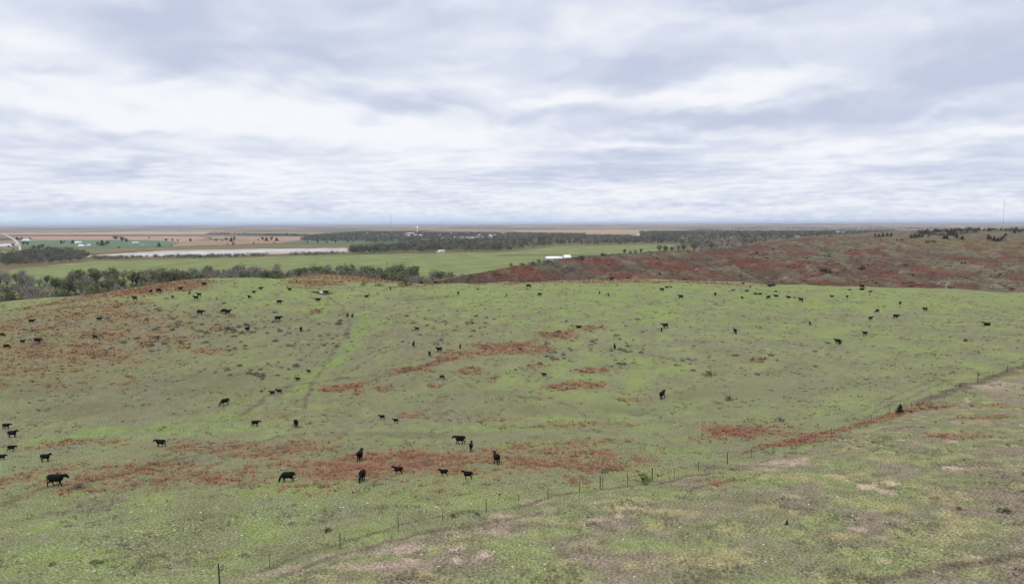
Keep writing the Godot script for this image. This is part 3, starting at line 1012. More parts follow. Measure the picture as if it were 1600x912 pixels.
# ---------------------------------------------------------------- tables
# x, f, heading (0 east, 90 away, 180 west, 270 towards the camera), size, pose, label
var cattle := [
	[-148.01, 278.39, 80, 0.85, "standing", "black cow seen end-on just below the red knoll, west of a grazing one"],
	[-144.33, 277.62, 10, 1.11, "grazing", "black cow grazing close under the red knoll beside an end-on one"],
	[-146.19, 262.78, 180, 1, "standing", "black cow standing alone farther down from the red knoll, first in its row"],
	[-138.31, 283.32, 10, 1.02, "standing", "black cow standing at the lower edge of the red knoll, by itself"],
	[-130.02, 273.82, 90, 0.7, "standing", "small black calf end-on above a cow and its neighbour near the knoll"],
	[-124.55, 269.71, 185, 0.97, "standing", "upper of two black cows close together below the knoll's east tip"],
	[-123.24, 264.31, 180, 1.05, "standing", "lower of two black cows close together below the knoll's east tip"],
	[-134.77, 297.49, 180, 1.01, "standing", "black cow standing at the east tip of the red knoll on the crest"],
	[-133.74, 267.45, 250, 0.6, "standing", "tiny black calf standing by a sagebrush on the slope below the knoll"],
	[-110.96, 240.56, 0, 1.18, "walking", "black cow walking through the thick sagebrush, one straight-backed long body"],
	[-104.05, 244.4, 180, 1.17, "grazing", "rear one of two black cows overlapping among the sagebrush"],
	[-102.24, 243.36, 0, 1.18, "standing", "front one of two black cows overlapping among the sagebrush"],
	[-105.57, 272.45, 265, 0.9, "standing", "black cow facing the camera on the clear turf east of the sagebrush"],
	[-107.23, 282.09, 0, 0.79, "standing", "small black calf up the slope from a cow that faces the camera"],
	[-85.28, 217.61, 255, 1, "standing", "black cow facing down the slope from the sagebrush, alone, head raised"],
	[-160.67, 226.25, 5, 0.91, "walking", "black cow walking with its head up on the western slope, highest one there"],
	[-138.13, 226.38, 15, 0.87, "walking", "black cow walking up the western slope above a russet patch, head high"],
	[-128.35, 207.37, 175, 0.74, "standing", "black cow standing in the russet grass band, directly below a walking one"],
	[-157.82, 208.97, 355, 0.75, "grazing", "black cow cut by the picture's edge, grazing above three others"],
	[-145.85, 194.36, 10, 0.85, "grazing", "black cow grazing at the head of a russet strip, lowest of four"],
	[-144.66, 199.21, 355, 0.79, "standing", "black cow standing between a grazing one and a walking one on the western slope"],
	[-140.75, 199.99, 10, 0.99, "walking", "black cow walking uphill, the easternmost of four above the russet strip"],
	[-107.36, 290.16, 5, 0.87, "standing", "black cow on the crest turf beneath the grey trees, west of a small calf"],
	[-95.13, 290.29, 180, 0.87, "standing", "small black calf on the open crest between a cow and the stock tank"],
	[-101.38, 319.95, 90, 0.8, "lying", "black cow lying at the foot of the red mound, a dark dot"],
	[-79.91, 290.43, 10, 1.18, "standing", "black cow drinking in front of the pale stock tank"],
	[-78.3, 273.47, 0, 0.98, "standing", "black cow standing just below the muddy ring of the stock tank"],
	[-90.28, 262.85, 5, 1.06, "walking", "black cow walking on the turf down from the crest, tail hanging"],
	[-80.98, 234.13, 0, 1.18, "walking", "black cow striding along above a row of sagebrush clumps"],
	[-67.89, 217.05, 280, 0.95, "standing", "black cow facing the camera alone on the grey slope by the cow path"],
	[-59.33, 244.06, 95, 0.85, "standing", "black cow seen from behind standing on the bare cow path"],
	[-57.49, 243.57, 80, 0.8, "standing", "black calf seen from behind next to one standing on the cow path"],
	[-61.52, 287.43, 0, 0.86, "standing", "black calf standing east of the stock tank on bare green turf"],
	[-55.22, 308.68, 270, 0.85, "standing", "black cow facing the camera under the bright green bushes"],
	[-45.03, 338.36, 200, 0.75, "standing", "black calf on the crest at the start of the red slope, west of a cow"],
	[-38.03, 338.37, 180, 1.01, "standing", "black cow standing against the red slope on the crest line"],
	[-23.32, 294.59, 260, 0.9, "standing", "black cow facing downhill alone below the dip in the crest"],
	[-15.41, 308.78, 180, 0.6, "lying", "tiny black calf lying on the crest turf, head a small bump"],
	[-2.33, 289.62, 90, 0.65, "standing", "black calf end-on in the middle of the upper pasture"],
	[-31.07, 219.86, 185, 0.75, "standing", "black cow standing beside a sagebrush clump in the middle of the slope"],
	[-29.1, 198.62, 90, 0.85, "standing", "black cow seen from behind above a pair at the russet band's tip"],
	[-23.04, 187.29, 280, 0.85, "standing", "lower of two black cattle at the west tip of the long russet band"],
	[-20.86, 192.01, 220, 0.95, "standing", "upper of two black cattle at the west tip of the long russet band"],
	[-15.12, 195.71, 90, 0.7, "standing", "small black calf end-on just above the long russet band"],
	[7.66, 312.87, 5, 1.12, "grazing", "black cow grazing on the crest below the orange shrub on the red slope"],
	[11.58, 285.84, 170, 0.85, "grazing", "black calf grazing below a cow near the crest, head low"],
	[49.24, 335.48, 0, 1.07, "standing", "black cow standing against the red hills past the crest line"],
	[37.08, 287.26, 270, 0.75, "standing", "black calf facing the camera, west one of two end-on calves"],
	[40.3, 283.23, 100, 0.75, "standing", "black calf seen from behind, east one of two end-on calves"],
	[65.45, 296.31, 190, 0.95, "standing", "black cow standing at the west end of a resting group on the crest"],
	[70.13, 307.82, 0, 0.82, "lying", "black cow lying flat behind a standing one on the crest"],
	[72.23, 308.73, 0, 0.57, "lying", "black calf lying beyond a flat resting cow on the crest"],
	[69.65, 279.86, 180, 1, "standing", "black cow standing broadside on open turf below the resting group"],
	[86.18, 287.55, 270, 0.95, "standing", "black cow facing the camera in the gap between two resting groups"],
	[99.67, 306.3, 0, 0.69, "lying", "black cow lying low, first of a resting line along the crest"],
	[95.81, 282.27, 30, 0.65, "grazing", "black calf grazing below the resting line, nose in the grass"],
	[105.7, 305.75, 0, 0.81, "lying", "black cow lying low, second of a resting line along the crest"],
	[114.92, 327.7, 90, 0.75, "lying", "black cow lying end-on above the resting line"],
	[115.78, 340.35, 180, 0.76, "lying", "black cow lying on the very edge of the crest, alone"],
	[106.34, 296.18, 180, 0.84, "lying", "black cow lying back to back with another, head to the west"],
	[108.54, 296.87, 0, 0.85, "lying", "black cow lying back to back with another, head to the east"],
	[106.97, 282.92, 200, 0.95, "grazing", "black cow grazing among the resting ones, front legs straddled"],
	[126.96, 334.25, 180, 1.09, "lying", "front one of two black cows lying against the red hills"],
	[131.35, 341.19, 0, 0.97, "lying", "rear one of two black cows lying against the red hills"],
	[122.16, 314.39, 0, 0.64, "lying", "small black calf lying between two pairs of resting cows"],
	[113.38, 291.23, 180, 1.01, "lying", "black cow lying just east of a grazing one in the herd"],
	[118.59, 290.85, 180, 1.01, "lying", "black cow lying beside a small resting calf"],
	[122.04, 292.85, 180, 0.54, "lying", "small black calf lying between a resting cow and a standing one"],
	[119.13, 279.73, 180, 1, "standing", "black cow standing broadside at the east end of the resting herd"],
	[141.67, 300.57, 180, 0.8, "lying", "black cow lying with its head stretched out, alone on the turf"],
	[148.3, 300.17, 265, 0.8, "standing", "black cow facing the camera next to a flat resting one"],
	[162.68, 327.13, 0, 0.67, "lying", "tiny black calf lying west of a pair on the crest"],
	[172.99, 335.87, 190, 1.18, "standing", "black cow standing on the crest over a lying one"],
	[169.26, 328.24, 0, 1.18, "lying", "black cow lying right in front of a standing one on the crest"],
	[170.28, 322.48, 0, 0.79, "lying", "black cow lying east of a standing pair on the crest"],
	[165.07, 313.03, 90, 0.5, "lying", "tiny dark calf curled up below the cattle on the crest"],
	[160.78, 280.67, 265, 0.85, "standing", "black cow facing the camera, uppermost of five on the eastern slope"],
	[139.41, 258.42, 195, 0.88, "grazing", "black cow grazing with hunched back above a small calf"],
	[122.58, 231.04, 0, 0.74, "standing", "black calf standing right below a hunched grazing cow"],
	[138.76, 244.37, 0, 1.08, "walking", "black cow walking broadside, the biggest of five on the eastern slope"],
	[161.38, 264.47, 180, 0.95, "standing", "black cow standing farthest east of five on the slope"],
	[96.83, 219.58, 90, 0.65, "standing", "black calf seen from behind by itself in the bright turf"],
	[105.95, 202.53, 180, 0.73, "standing", "black cow standing alone uphill from a cow with its calf"],
	[91.89, 190.29, 180, 0.83, "standing", "black cow standing behind its calf, bodies overlapping"],
	[91.98, 188.96, 20, 0.62, "standing", "black calf standing in front of its mother, bodies overlapping"],
	[151.28, 215.11, 180, 1.1, "lying", "black cow lying alone on the eastern slope near a dark bush"],
	[-99.69, 131.1, 5, 0.75, "walking", "black cow walking at the picture's edge, upper one of two"],
	[-93.26, 124.05, 0, 0.89, "standing", "black cow with a thick body standing under a walking one at the edge"],
	[-85.07, 112.62, 5, 0.65, "walking", "slim black calf walking above another at the picture's edge"],
	[-81.27, 105.5, 5, 0.56, "walking", "black calf half cut off by the picture's edge, walking"],
	[-73.26, 103.93, 0, 0.81, "standing", "black cow standing broadside on the green strip above the large walking cow"],
	[-60.62, 114.21, 180, 0.87, "walking", "black cow standing alone in the russet grass with its head to the west"],
	[-63.9, 148.4, 225, 1, "grazing", "black cow grazing on the grey slope by itself, back turned uphill"],
	[-51.3, 132.9, 0, 0.81, "walking", "black cow walking toward the foot of the cow path"],
	[-57.72, 83.45, 5, 1.05, "walking", "very large black cow walking beside a sagebrush, the biggest animal"],
	[-51.94, 171.11, 180, 0.55, "standing", "upper black calf of two standing by the green swale"],
	[-52.69, 164.56, 180, 0.59, "standing", "lower black calf of two standing by the green swale"],
	[-55.64, 154.93, 180, 0.65, "standing", "lower one of two black calves standing nose to tail on the bank"],
	[-54.23, 155.58, 180, 0.68, "standing", "upper one of two black calves standing nose to tail on the bank"],
	[-42.86, 131.86, 300, 1, "looking", "black cow turning its head at the end of the cow path"],
	[-26.64, 136.26, 180, 0.6, "standing", "upper black calf of a pair walking on the green turf of the draw"],
	[-23.36, 133.11, 180, 0.56, "standing", "lower black calf of a pair walking on the green turf of the draw"],
	[-17.51, 166.9, 0, 0.63, "grazing", "black cow grazing alone below the long russet band"],
	[-9.04, 113.93, 180, 0.92, "walking", "large black cow standing broadside above the russet flat, calf close below"],
	[-6.74, 107.68, 90, 0.85, "standing", "black calf seen from behind just below a large broadside cow"],
	[-23.31, 101.02, 90, 1.05, "standing", "black cow seen from behind in deep russet grass, upper of two"],
	[-2.21, 93.28, 110, 1, "standing", "black cow seen from behind at the east end of the russet flat"],
	[-18.83, 82.51, 270, 0.95, "grazing", "black cow facing the camera with head down, below one in russet grass"],
	[-28.22, 82.74, 190, 0.88, "grazing", "black cow grazing at the west end of the russet flat, broad back"],
	[-15.24, 87.97, 180, 0.67, "standing", "black cow standing at the lower rim of the russet flat, head to the west"],
	[-8.8, 84.51, 180, 0.56, "standing", "black calf standing in the russet grass, west one of two alike"],
	[-5.53, 81.57, 175, 0.62, "standing", "black calf standing in the russet grass, east one of two alike"],
	[8.05, 170.39, 180, 0.65, "standing", "black cow standing between two russet patches in the middle of the slope"],
	[33.82, 150.76, 55, 1.15, "walking", "black cow walking steeply uphill with its neck stretched, alone"],
	[50.11, 220.66, 180, 1.01, "standing", "black cow standing broadside with a calf in front of it"],
	[47.9, 216.24, 265, 0.75, "standing", "black calf facing the camera in front of a broadside cow"],
	[69.2, 209.34, 270, 1, "grazing", "black cow facing the camera with lowered head above two sage bushes"],
	[30.12, 197.99, 90, 0.85, "standing", "black cow seen from behind amid the grey sage clumps"],
	[21.98, 222.57, 180, 0.91, "lying", "black cow lying at the east end of the long russet band"],
	[362.71, 505.08, 0, 0.9, "standing", "far black cow on the red hillside near a pale soil scar"],
	[296.35, 502.76, 180, 0.9, "standing", "far black cow on the russet hillside under the twin shrubs"],
	[457.67, 812.68, 0, 0.9, "standing", "far black cow on the hilltop grass, west one of three"],
	[462.07, 812.4, 180, 0.9, "standing", "far black cow on the hilltop grass, middle one of three"],
	[464.53, 812.04, 0, 0.9, "standing", "far black cow on the hilltop grass, east one of three"],
	[446.28, 826.79, 0, 0.9, "standing", "far black cow apart on the hilltop west of three others"],
	[367.47, 556.61, 0, 0.9, "standing", "far black cow, west one of a pair on the middle of the hills"],
	[369.21, 555.3, 180, 0.9, "standing", "far black cow, east one of a pair on the middle of the hills"],
]
var posts := [
	[-22.77, 50.44, 0.065, 1.72, -0.04, 1],
	[-20.03, 53.61, 0.026, 1.24, 0.03, 0],
	[-15.27, 57.67, 0.040, 1.45, 0.04, 0],
	[-11.06, 63.18, 0.026, 1.35, 0.03, 0],
	[-6.95, 65.25, 0.026, 1.22, -0.03, 0],
	[-2.76, 68.7, 0.040, 1.46, -0.03, 0],
	[0.61, 71.73, 0.026, 1.23, 0.05, 0],
	[3.92, 73.5, 0.040, 1.33, 0.04, 0],
	[7.72, 75.89, 0.040, 1.42, -0.02, 0],
	[10.32, 77.72, 0.065, 1.63, -0.01, 0],
	[10.67, 78.08, 0.040, 1.42, -0.01, 0],
	[13.99, 80.22, 0.040, 1.44, -0.04, 0],
	[17.26, 81.76, 0.065, 1.62, 0.03, 0],
	[20.27, 82.76, 0.026, 1.24, 0.01, 0],
	[24.19, 85.91, 0.040, 1.38, -0.04, 0],
	[26.49, 86.95, 0.026, 1.29, 0.01, 0],
	[29.76, 91.65, 0.065, 1.68, -0.04, 0],
	[34.13, 94.5, 0.040, 1.4, -0.03, 0],
	[37.95, 96.38, 0.040, 1.33, 0.02, 0],
	[42.72, 100.22, 0.026, 1.35, -0.03, 0],
	[47.2, 103.35, 0.026, 1.3, 0, 0],
	[50.65, 105.63, 0.040, 1.34, 0.05, 0],
	[57.49, 112.98, 0.026, 1.28, 0.04, 0],
	[64.74, 120.1, 0.026, 1.3, 0.02, 0],
	[71.75, 126.9, 0.040, 1.44, 0.01, 0],
	[79.26, 132.46, 0.026, 1.26, -0.02, 0],
	[85.66, 136.75, 0.040, 1.41, -0.05, 0],
	[90.11, 138.87, 0.026, 1.33, 0.02, 0],
	[96.13, 143.6, 0.040, 1.35, -0.03, 0],
	[103.12, 148.45, 0.065, 1.61, 0.04, 0],
	[109.65, 152.93, 0.040, 1.34, -0.02, 0],
	[114.66, 155.29, 0.065, 1.68, -0.01, 0],
	[121.01, 158.88, 0.040, 1.33, -0.04, 0],
]
var sages := [
	[-122.2, 242.35, 1.13, "grey-green sagebrush in the thick stand below the red knoll"],
	[-134.27, 254.39, 1.2, "grey-green sagebrush in the thick stand below the red knoll"],
	[-86.18, 208.9, 1.89, "grey-green sagebrush in the thick stand below the red knoll"],
	[-101, 207.98, 1.32, "grey-green sagebrush in the thick stand below the red knoll"],
	[-100.27, 196.41, 1.32, "grey-green sagebrush in the thick stand below the red knoll"],
	[-98.32, 239.08, 1.09, "grey-green sagebrush in the thick stand below the red knoll"],
	[-114.33, 215.55, 2.25, "grey-green sagebrush in the thick stand below the red knoll"],
	[-117.18, 233.14, 1.94, "grey-green sagebrush in the thick stand below the red knoll"],
	[-104.45, 258.69, 1.08, "grey-green sagebrush in the thick stand below the red knoll"],
	[-90.53, 224.08, 2.05, "grey-green sagebrush in the thick stand below the red knoll"],
	[-110.97, 223.45, 1.05, "grey-green sagebrush in the thick stand below the red knoll"],
	[-102.7, 251.32, 0.97, "grey-green sagebrush in the thick stand below the red knoll"],
	[-99.2, 216.18, 1.27, "grey-green sagebrush in the thick stand below the red knoll"],
	[-90.67, 239.42, 1.14, "grey-green sagebrush in the thick stand below the red knoll"],
	[-99.4, 226.34, 1.39, "grey-green sagebrush in the thick stand below the red knoll"],
	[-97.44, 231.77, 1.2, "grey-green sagebrush in the thick stand below the red knoll"],
	[-129.89, 246.78, 1.9, "grey-green sagebrush in the thick stand below the red knoll"],
	[-104.03, 235.38, 1.1, "grey-green sagebrush in the thick stand below the red knoll"],
	[-124.04, 250.74, 1.11, "grey-green sagebrush in the thick stand below the red knoll"],
	[-77.87, 195.9, 1.28, "grey-green sagebrush in the thick stand below the red knoll"],
	[-124.79, 230.71, 1.87, "grey-green sagebrush in the thick stand below the red knoll"],
	[-81.42, 202.14, 1.26, "grey-green sagebrush in the thick stand below the red knoll"],
	[-117.25, 236.83, 1.15, "grey-green sagebrush in the thick stand below the red knoll"],
	[-109.06, 216.68, 1.84, "grey-green sagebrush in the thick stand below the red knoll"],
	[-135.74, 250.75, 1.03, "grey-green sagebrush in the thick stand below the red knoll"],
	[-83.92, 221.16, 1.15, "grey-green sagebrush in the thick stand below the red knoll"],
	[-111.72, 235.93, 0.98, "grey-green sagebrush in the thick stand below the red knoll"],
	[-92.83, 219.67, 2.5, "grey-green sagebrush in the thick stand below the red knoll"],
	[-118.41, 220.24, 1.06, "grey-green sagebrush in the thick stand below the red knoll"],
	[-115.16, 219.65, 1.75, "grey-green sagebrush in the thick stand below the red knoll"],
	[-104.2, 239.06, 1.41, "grey-green sagebrush in the thick stand below the red knoll"],
	[-118.5, 249.47, 1.14, "grey-green sagebrush in the thick stand below the red knoll"],
	[-99.17, 226.88, 1.05, "grey-green sagebrush in the thick stand below the red knoll"],
	[-125.26, 232.58, 1.06, "grey-green sagebrush in the thick stand below the red knoll"],
	[-94.91, 227.93, 1.07, "grey-green sagebrush in the thick stand below the red knoll"],
	[-105.93, 197.03, 2.17, "grey-green sagebrush in the thick stand below the red knoll"],
	[-95.35, 199.03, 1.24, "grey-green sagebrush in the thick stand below the red knoll"],
	[-112.72, 244.24, 1.88, "grey-green sagebrush in the thick stand below the red knoll"],
	[-78.76, 198.55, 1.49, "grey-green sagebrush in the thick stand below the red knoll"],
	[-89.38, 216.76, 2.37, "grey-green sagebrush in the thick stand below the red knoll"],
	[-104.92, 205.83, 1.31, "grey-green sagebrush in the thick stand below the red knoll"],
	[-76.95, 195.79, 0.98, "grey-green sagebrush in the thick stand below the red knoll"],
	[-83.38, 216.27, 1.75, "grey-green sagebrush in the thick stand below the red knoll"],
	[-101.26, 192.78, 1.25, "grey-green sagebrush in the thick stand below the red knoll"],
	[-86.07, 214.76, 1.56, "grey-green sagebrush in the thick stand below the red knoll"],
	[-83.13, 196.93, 1.05, "grey-green sagebrush in the thick stand below the red knoll"],
	[-121.55, 239.02, 1.22, "grey-green sagebrush in the thick stand below the red knoll"],
	[-107.98, 205.18, 1.3, "grey-green sagebrush in the thick stand below the red knoll"],
	[-91.13, 200.53, 1.87, "grey-green sagebrush in the thick stand below the red knoll"],
	[-98.02, 199.63, 1.75, "grey-green sagebrush in the thick stand below the red knoll"],
	[-89.42, 227.68, 1.77, "grey-green sagebrush in the thick stand below the red knoll"],
	[-114.66, 218.01, 1.07, "grey-green sagebrush in the thick stand below the red knoll"],
	[-131.34, 244.91, 1.35, "grey-green sagebrush in the thick stand below the red knoll"],
	[-112.79, 227.88, 1.77, "grey-green sagebrush in the thick stand below the red knoll"],
	[-110.75, 236.33, 1.88, "grey-green sagebrush in the thick stand below the red knoll"],
	[-112.31, 222.08, 1.38, "grey-green sagebrush in the thick stand below the red knoll"],
	[-105.53, 197.91, 1.31, "grey-green sagebrush in the thick stand below the red knoll"],
	[-103.59, 225.48, 1.8, "grey-green sagebrush in the thick stand below the red knoll"],
	[-107.48, 201, 1.04, "grey-green sagebrush in the thick stand below the red knoll"],
	[-88.26, 226.06, 1.81, "grey-green sagebrush in the thick stand below the red knoll"],
	[-104.05, 200.85, 1.03, "grey-green sagebrush in the thick stand below the red knoll"],
	[-99.55, 202.53, 1.07, "grey-green sagebrush in the thick stand below the red knoll"],
	[-109.43, 257.37, 1.96, "grey-green sagebrush in the thick stand below the red knoll"],
	[-108.75, 206.36, 2.2, "grey-green sagebrush in the thick stand below the red knoll"],
	[-123.76, 232.95, 1.33, "grey-green sagebrush in the thick stand below the red knoll"],
	[-120.11, 237.54, 1.34, "grey-green sagebrush in the thick stand below the red knoll"],
	[-94.68, 218.85, 1.47, "grey-green sagebrush in the thick stand below the red knoll"],
	[-91.72, 221, 2.47, "grey-green sagebrush in the thick stand below the red knoll"],
	[-90.55, 218.5, 1.15, "grey-green sagebrush in the thick stand below the red knoll"],
	[-109.04, 216.76, 1.39, "grey-green sagebrush in the thick stand below the red knoll"],
	[-127.4, 244.47, 1.83, "grey-green sagebrush in the thick stand below the red knoll"],
	[-102.49, 198.45, 2.01, "grey-green sagebrush in the thick stand below the red knoll"],
	[-88.84, 214.91, 1.35, "grey-green sagebrush in the thick stand below the red knoll"],
	[-94.05, 196.21, 1.03, "grey-green sagebrush in the thick stand below the red knoll"],
	[-112.79, 230.23, 0.96, "grey-green sagebrush in the thick stand below the red knoll"],
	[-95.77, 208.94, 0.99, "grey-green sagebrush in the thick stand below the red knoll"],
	[-80.51, 195.32, 1.84, "grey-green sagebrush in the thick stand below the red knoll"],
	[-82.63, 216.69, 1.4, "grey-green sagebrush in the thick stand below the red knoll"],
	[-81.21, 193.3, 1.35, "grey-green sagebrush in the thick stand below the red knoll"],
	[-90.67, 209.3, 1.23, "grey-green sagebrush in the thick stand below the red knoll"],
	[-86.64, 214.65, 1.35, "grey-green sagebrush in the thick stand below the red knoll"],
	[-84.69, 213.65, 1.09, "grey-green sagebrush in the thick stand below the red knoll"],
	[-93.73, 222.61, 1.6, "grey-green sagebrush in the thick stand below the red knoll"],
	[-90.61, 229.19, 1.13, "grey-green sagebrush in the thick stand below the red knoll"],
	[-111.92, 225.07, 0.96, "grey-green sagebrush in the thick stand below the red knoll"],
	[-89.72, 226.7, 1.2, "grey-green sagebrush in the thick stand below the red knoll"],
	[-108.12, 226.54, 1.73, "grey-green sagebrush in the thick stand below the red knoll"],
	[-102.78, 192.01, 1.39, "grey-green sagebrush in the thick stand below the red knoll"],
	[-102.46, 230.73, 0.99, "grey-green sagebrush in the thick stand below the red knoll"],
	[-100.61, 216.48, 2.1, "grey-green sagebrush in the thick stand below the red knoll"],
	[-100.77, 242.92, 1.06, "grey-green sagebrush in the thick stand below the red knoll"],
	[-129.53, 248.62, 2.03, "grey-green sagebrush in the thick stand below the red knoll"],
	[-95.85, 221.97, 1.38, "grey-green sagebrush in the thick stand below the red knoll"],
	[-126.05, 233.11, 1.29, "grey-green sagebrush in the thick stand below the red knoll"],
	[-123.19, 228.67, 1, "grey-green sagebrush in the thick stand below the red knoll"],
	[-86.66, 217.06, 1.22, "grey-green sagebrush in the thick stand below the red knoll"],
	[-91.61, 216.21, 1.38, "grey-green sagebrush in the thick stand below the red knoll"],
	[-96.35, 213.06, 2.3, "grey-green sagebrush in the thick stand below the red knoll"],
	[-116.52, 224.75, 1.05, "grey-green sagebrush in the thick stand below the red knoll"],
	[-114.14, 246.49, 1.03, "grey-green sagebrush in the thick stand below the red knoll"],
	[-65.58, 217.84, 1.47, "grey-green sagebrush on the slope around the cow path"],
	[-73.76, 224.14, 1.14, "grey-green sagebrush on the slope around the cow path"],
	[-71.64, 212.51, 1.09, "grey-green sagebrush on the slope around the cow path"],
	[-87.38, 239.23, 1.22, "grey-green sagebrush on the slope around the cow path"],
	[-74.64, 217.01, 2.1, "grey-green sagebrush on the slope around the cow path"],
	[-72.19, 205.29, 1.89, "grey-green sagebrush on the slope around the cow path"],
	[-77.47, 236.54, 1.19, "grey-green sagebrush on the slope around the cow path"],
	[-77.97, 214.8, 1.36, "grey-green sagebrush on the slope around the cow path"],
	[-49.24, 206.43, 1.14, "grey-green sagebrush on the slope around the cow path"],
	[-59.98, 235.88, 2.18, "grey-green sagebrush on the slope around the cow path"],
	[-66.91, 200.77, 1.23, "grey-green sagebrush on the slope around the cow path"],
	[-63.1, 246.4, 1.06, "grey-green sagebrush on the slope around the cow path"],
	[-52.45, 213.73, 2.28, "grey-green sagebrush on the slope around the cow path"],
	[-72.56, 219.79, 1.38, "grey-green sagebrush on the slope around the cow path"],
	[-86.38, 245.95, 2.13, "grey-green sagebrush on the slope around the cow path"],
	[-68.38, 252.79, 1.25, "grey-green sagebrush on the slope around the cow path"],
	[-52.71, 201.73, 1.26, "grey-green sagebrush on the slope around the cow path"],
	[-61.04, 201.54, 1.32, "grey-green sagebrush on the slope around the cow path"],
	[-85.81, 233.36, 1.07, "grey-green sagebrush on the slope around the cow path"],
	[-47.72, 194.79, 0.95, "grey-green sagebrush on the slope around the cow path"],
	[-80.36, 232.04, 1.28, "grey-green sagebrush on the slope around the cow path"],
	[-58.77, 230.33, 2.02, "grey-green sagebrush on the slope around the cow path"],
	[-75.23, 236.95, 1.17, "grey-green sagebrush on the slope around the cow path"],
	[-54.28, 204.55, 1.08, "grey-green sagebrush on the slope around the cow path"],
	[-54.94, 211.5, 1.15, "grey-green sagebrush on the slope around the cow path"],
	[-76.51, 220.85, 1.15, "grey-green sagebrush on the slope around the cow path"],
	[-65.87, 199.78, 1.86, "grey-green sagebrush on the slope around the cow path"],
	[-70.88, 214.44, 1.92, "grey-green sagebrush on the slope around the cow path"],
	[-82.14, 224.6, 1.22, "grey-green sagebrush on the slope around the cow path"],
	[-65.11, 227.72, 1.37, "grey-green sagebrush on the slope around the cow path"],
	[-60.24, 211.11, 1.37, "grey-green sagebrush on the slope around the cow path"],
	[-56.29, 202.2, 1.17, "grey-green sagebrush on the slope around the cow path"],
	[-72, 256.91, 1.21, "grey-green sagebrush on the slope around the cow path"],
	[-82.13, 232.43, 1.33, "grey-green sagebrush on the slope around the cow path"],
	[-59.11, 229.17, 2.41, "grey-green sagebrush on the slope around the cow path"],
	[-56.22, 201, 0.98, "grey-green sagebrush on the slope around the cow path"],
	[-51.13, 210.31, 1.29, "grey-green sagebrush on the slope around the cow path"],
	[-63.94, 231.52, 1.22, "grey-green sagebrush on the slope around the cow path"],
	[-56.02, 209.08, 1.33, "grey-green sagebrush on the slope around the cow path"],
	[-82.38, 233.72, 1.38, "grey-green sagebrush on the slope around the cow path"],
	[-53.12, 192.16, 0.98, "grey-green sagebrush on the slope around the cow path"],
	[-57.89, 212.42, 1.33, "grey-green sagebrush on the slope around the cow path"],
	[-116.13, 201.49, 2.03, "grey-green sagebrush on the russet-streaked western slope"],
	[-134.18, 211.13, 1.5, "grey-green sagebrush on the russet-streaked western slope"],
	[-117.29, 202.94, 0.97, "grey-green sagebrush on the russet-streaked western slope"],
	[-145.68, 216.67, 1.11, "grey-green sagebrush on the russet-streaked western slope"],
	[-114.27, 204.92, 2.02, "grey-green sagebrush on the russet-streaked western slope"],
	[-117.65, 194.55, 1.04, "grey-green sagebrush on the russet-streaked western slope"],
	[-148.29, 209.64, 0.96, "grey-green sagebrush on the russet-streaked western slope"],
	[-140.38, 198.53, 2.3, "grey-green sagebrush on the russet-streaked western slope"],
	[-146.46, 227.52, 1.47, "grey-green sagebrush on the russet-streaked western slope"],
	[-132.69, 185.87, 1.23, "grey-green sagebrush on the russet-streaked western slope"],
	[-142.89, 212.27, 1.01, "grey-green sagebrush on the russet-streaked western slope"],
	[-117.27, 196.26, 1.27, "grey-green sagebrush on the russet-streaked western slope"],
	[-156.19, 216.73, 1.2, "grey-green sagebrush on the russet-streaked western slope"],
	[-124.19, 191.03, 1.19, "grey-green sagebrush on the russet-streaked western slope"],
	[-125.83, 217.93, 1.1, "grey-green sagebrush on the russet-streaked western slope"],
	[-137.5, 229.76, 2.06, "grey-green sagebrush on the russet-streaked western slope"],
	[-165.69, 231.73, 1.03, "grey-green sagebrush on the russet-streaked western slope"],
	[-141.15, 202.12, 1.19, "grey-green sagebrush on the russet-streaked western slope"],
	[-152.81, 215.27, 2.26, "grey-green sagebrush on the russet-streaked western slope"],
	[-128.74, 210, 1.99, "grey-green sagebrush on the russet-streaked western slope"],
	[-142.17, 209.85, 1.19, "grey-green sagebrush on the russet-streaked western slope"],
	[-125.58, 198.82, 1.17, "grey-green sagebrush on the russet-streaked western slope"],
	[-150.79, 206.64, 1.04, "grey-green sagebrush on the russet-streaked western slope"],
	[-145.21, 202.74, 1.22, "grey-green sagebrush on the russet-streaked western slope"],
	[-67.61, 173.54, 1.37, "scattered sagebrush low on the grey western slope"],
	[-59.09, 168.87, 1.19, "scattered sagebrush low on the grey western slope"],
	[-65.52, 174.46, 1.35, "scattered sagebrush low on the grey western slope"],
	[-76.08, 171.71, 1.08, "scattered sagebrush low on the grey western slope"],
	[-57.76, 173.49, 1.14, "scattered sagebrush low on the grey western slope"],
	[-70.9, 168.42, 1.36, "scattered sagebrush low on the grey western slope"],
	[-80.27, 172.53, 1.33, "scattered sagebrush low on the grey western slope"],
	[-63.59, 182.45, 1.04, "scattered sagebrush low on the grey western slope"],
	[-60.28, 175.19, 1.36, "scattered sagebrush low on the grey western slope"],
	[-57.44, 182.6, 0.95, "scattered sagebrush low on the grey western slope"],
	[-66.63, 169.62, 1.76, "scattered sagebrush low on the grey western slope"],
	[-62.54, 167.48, 2.22, "scattered sagebrush low on the grey western slope"],
	[-66.08, 181.42, 0.98, "scattered sagebrush low on the grey western slope"],
	[-72.74, 179.22, 1.79, "scattered sagebrush low on the grey western slope"],
	[-73.83, 174.02, 1.93, "scattered sagebrush low on the grey western slope"],
	[-64.51, 168.76, 2.21, "scattered sagebrush low on the grey western slope"],
	[-56.75, 176.3, 2.33, "scattered sagebrush low on the grey western slope"],
	[-61.8, 165.65, 1.22, "scattered sagebrush low on the grey western slope"],
	[-23.61, 236.03, 1.91, "dark sagebrush in the middle of the upper pasture"],
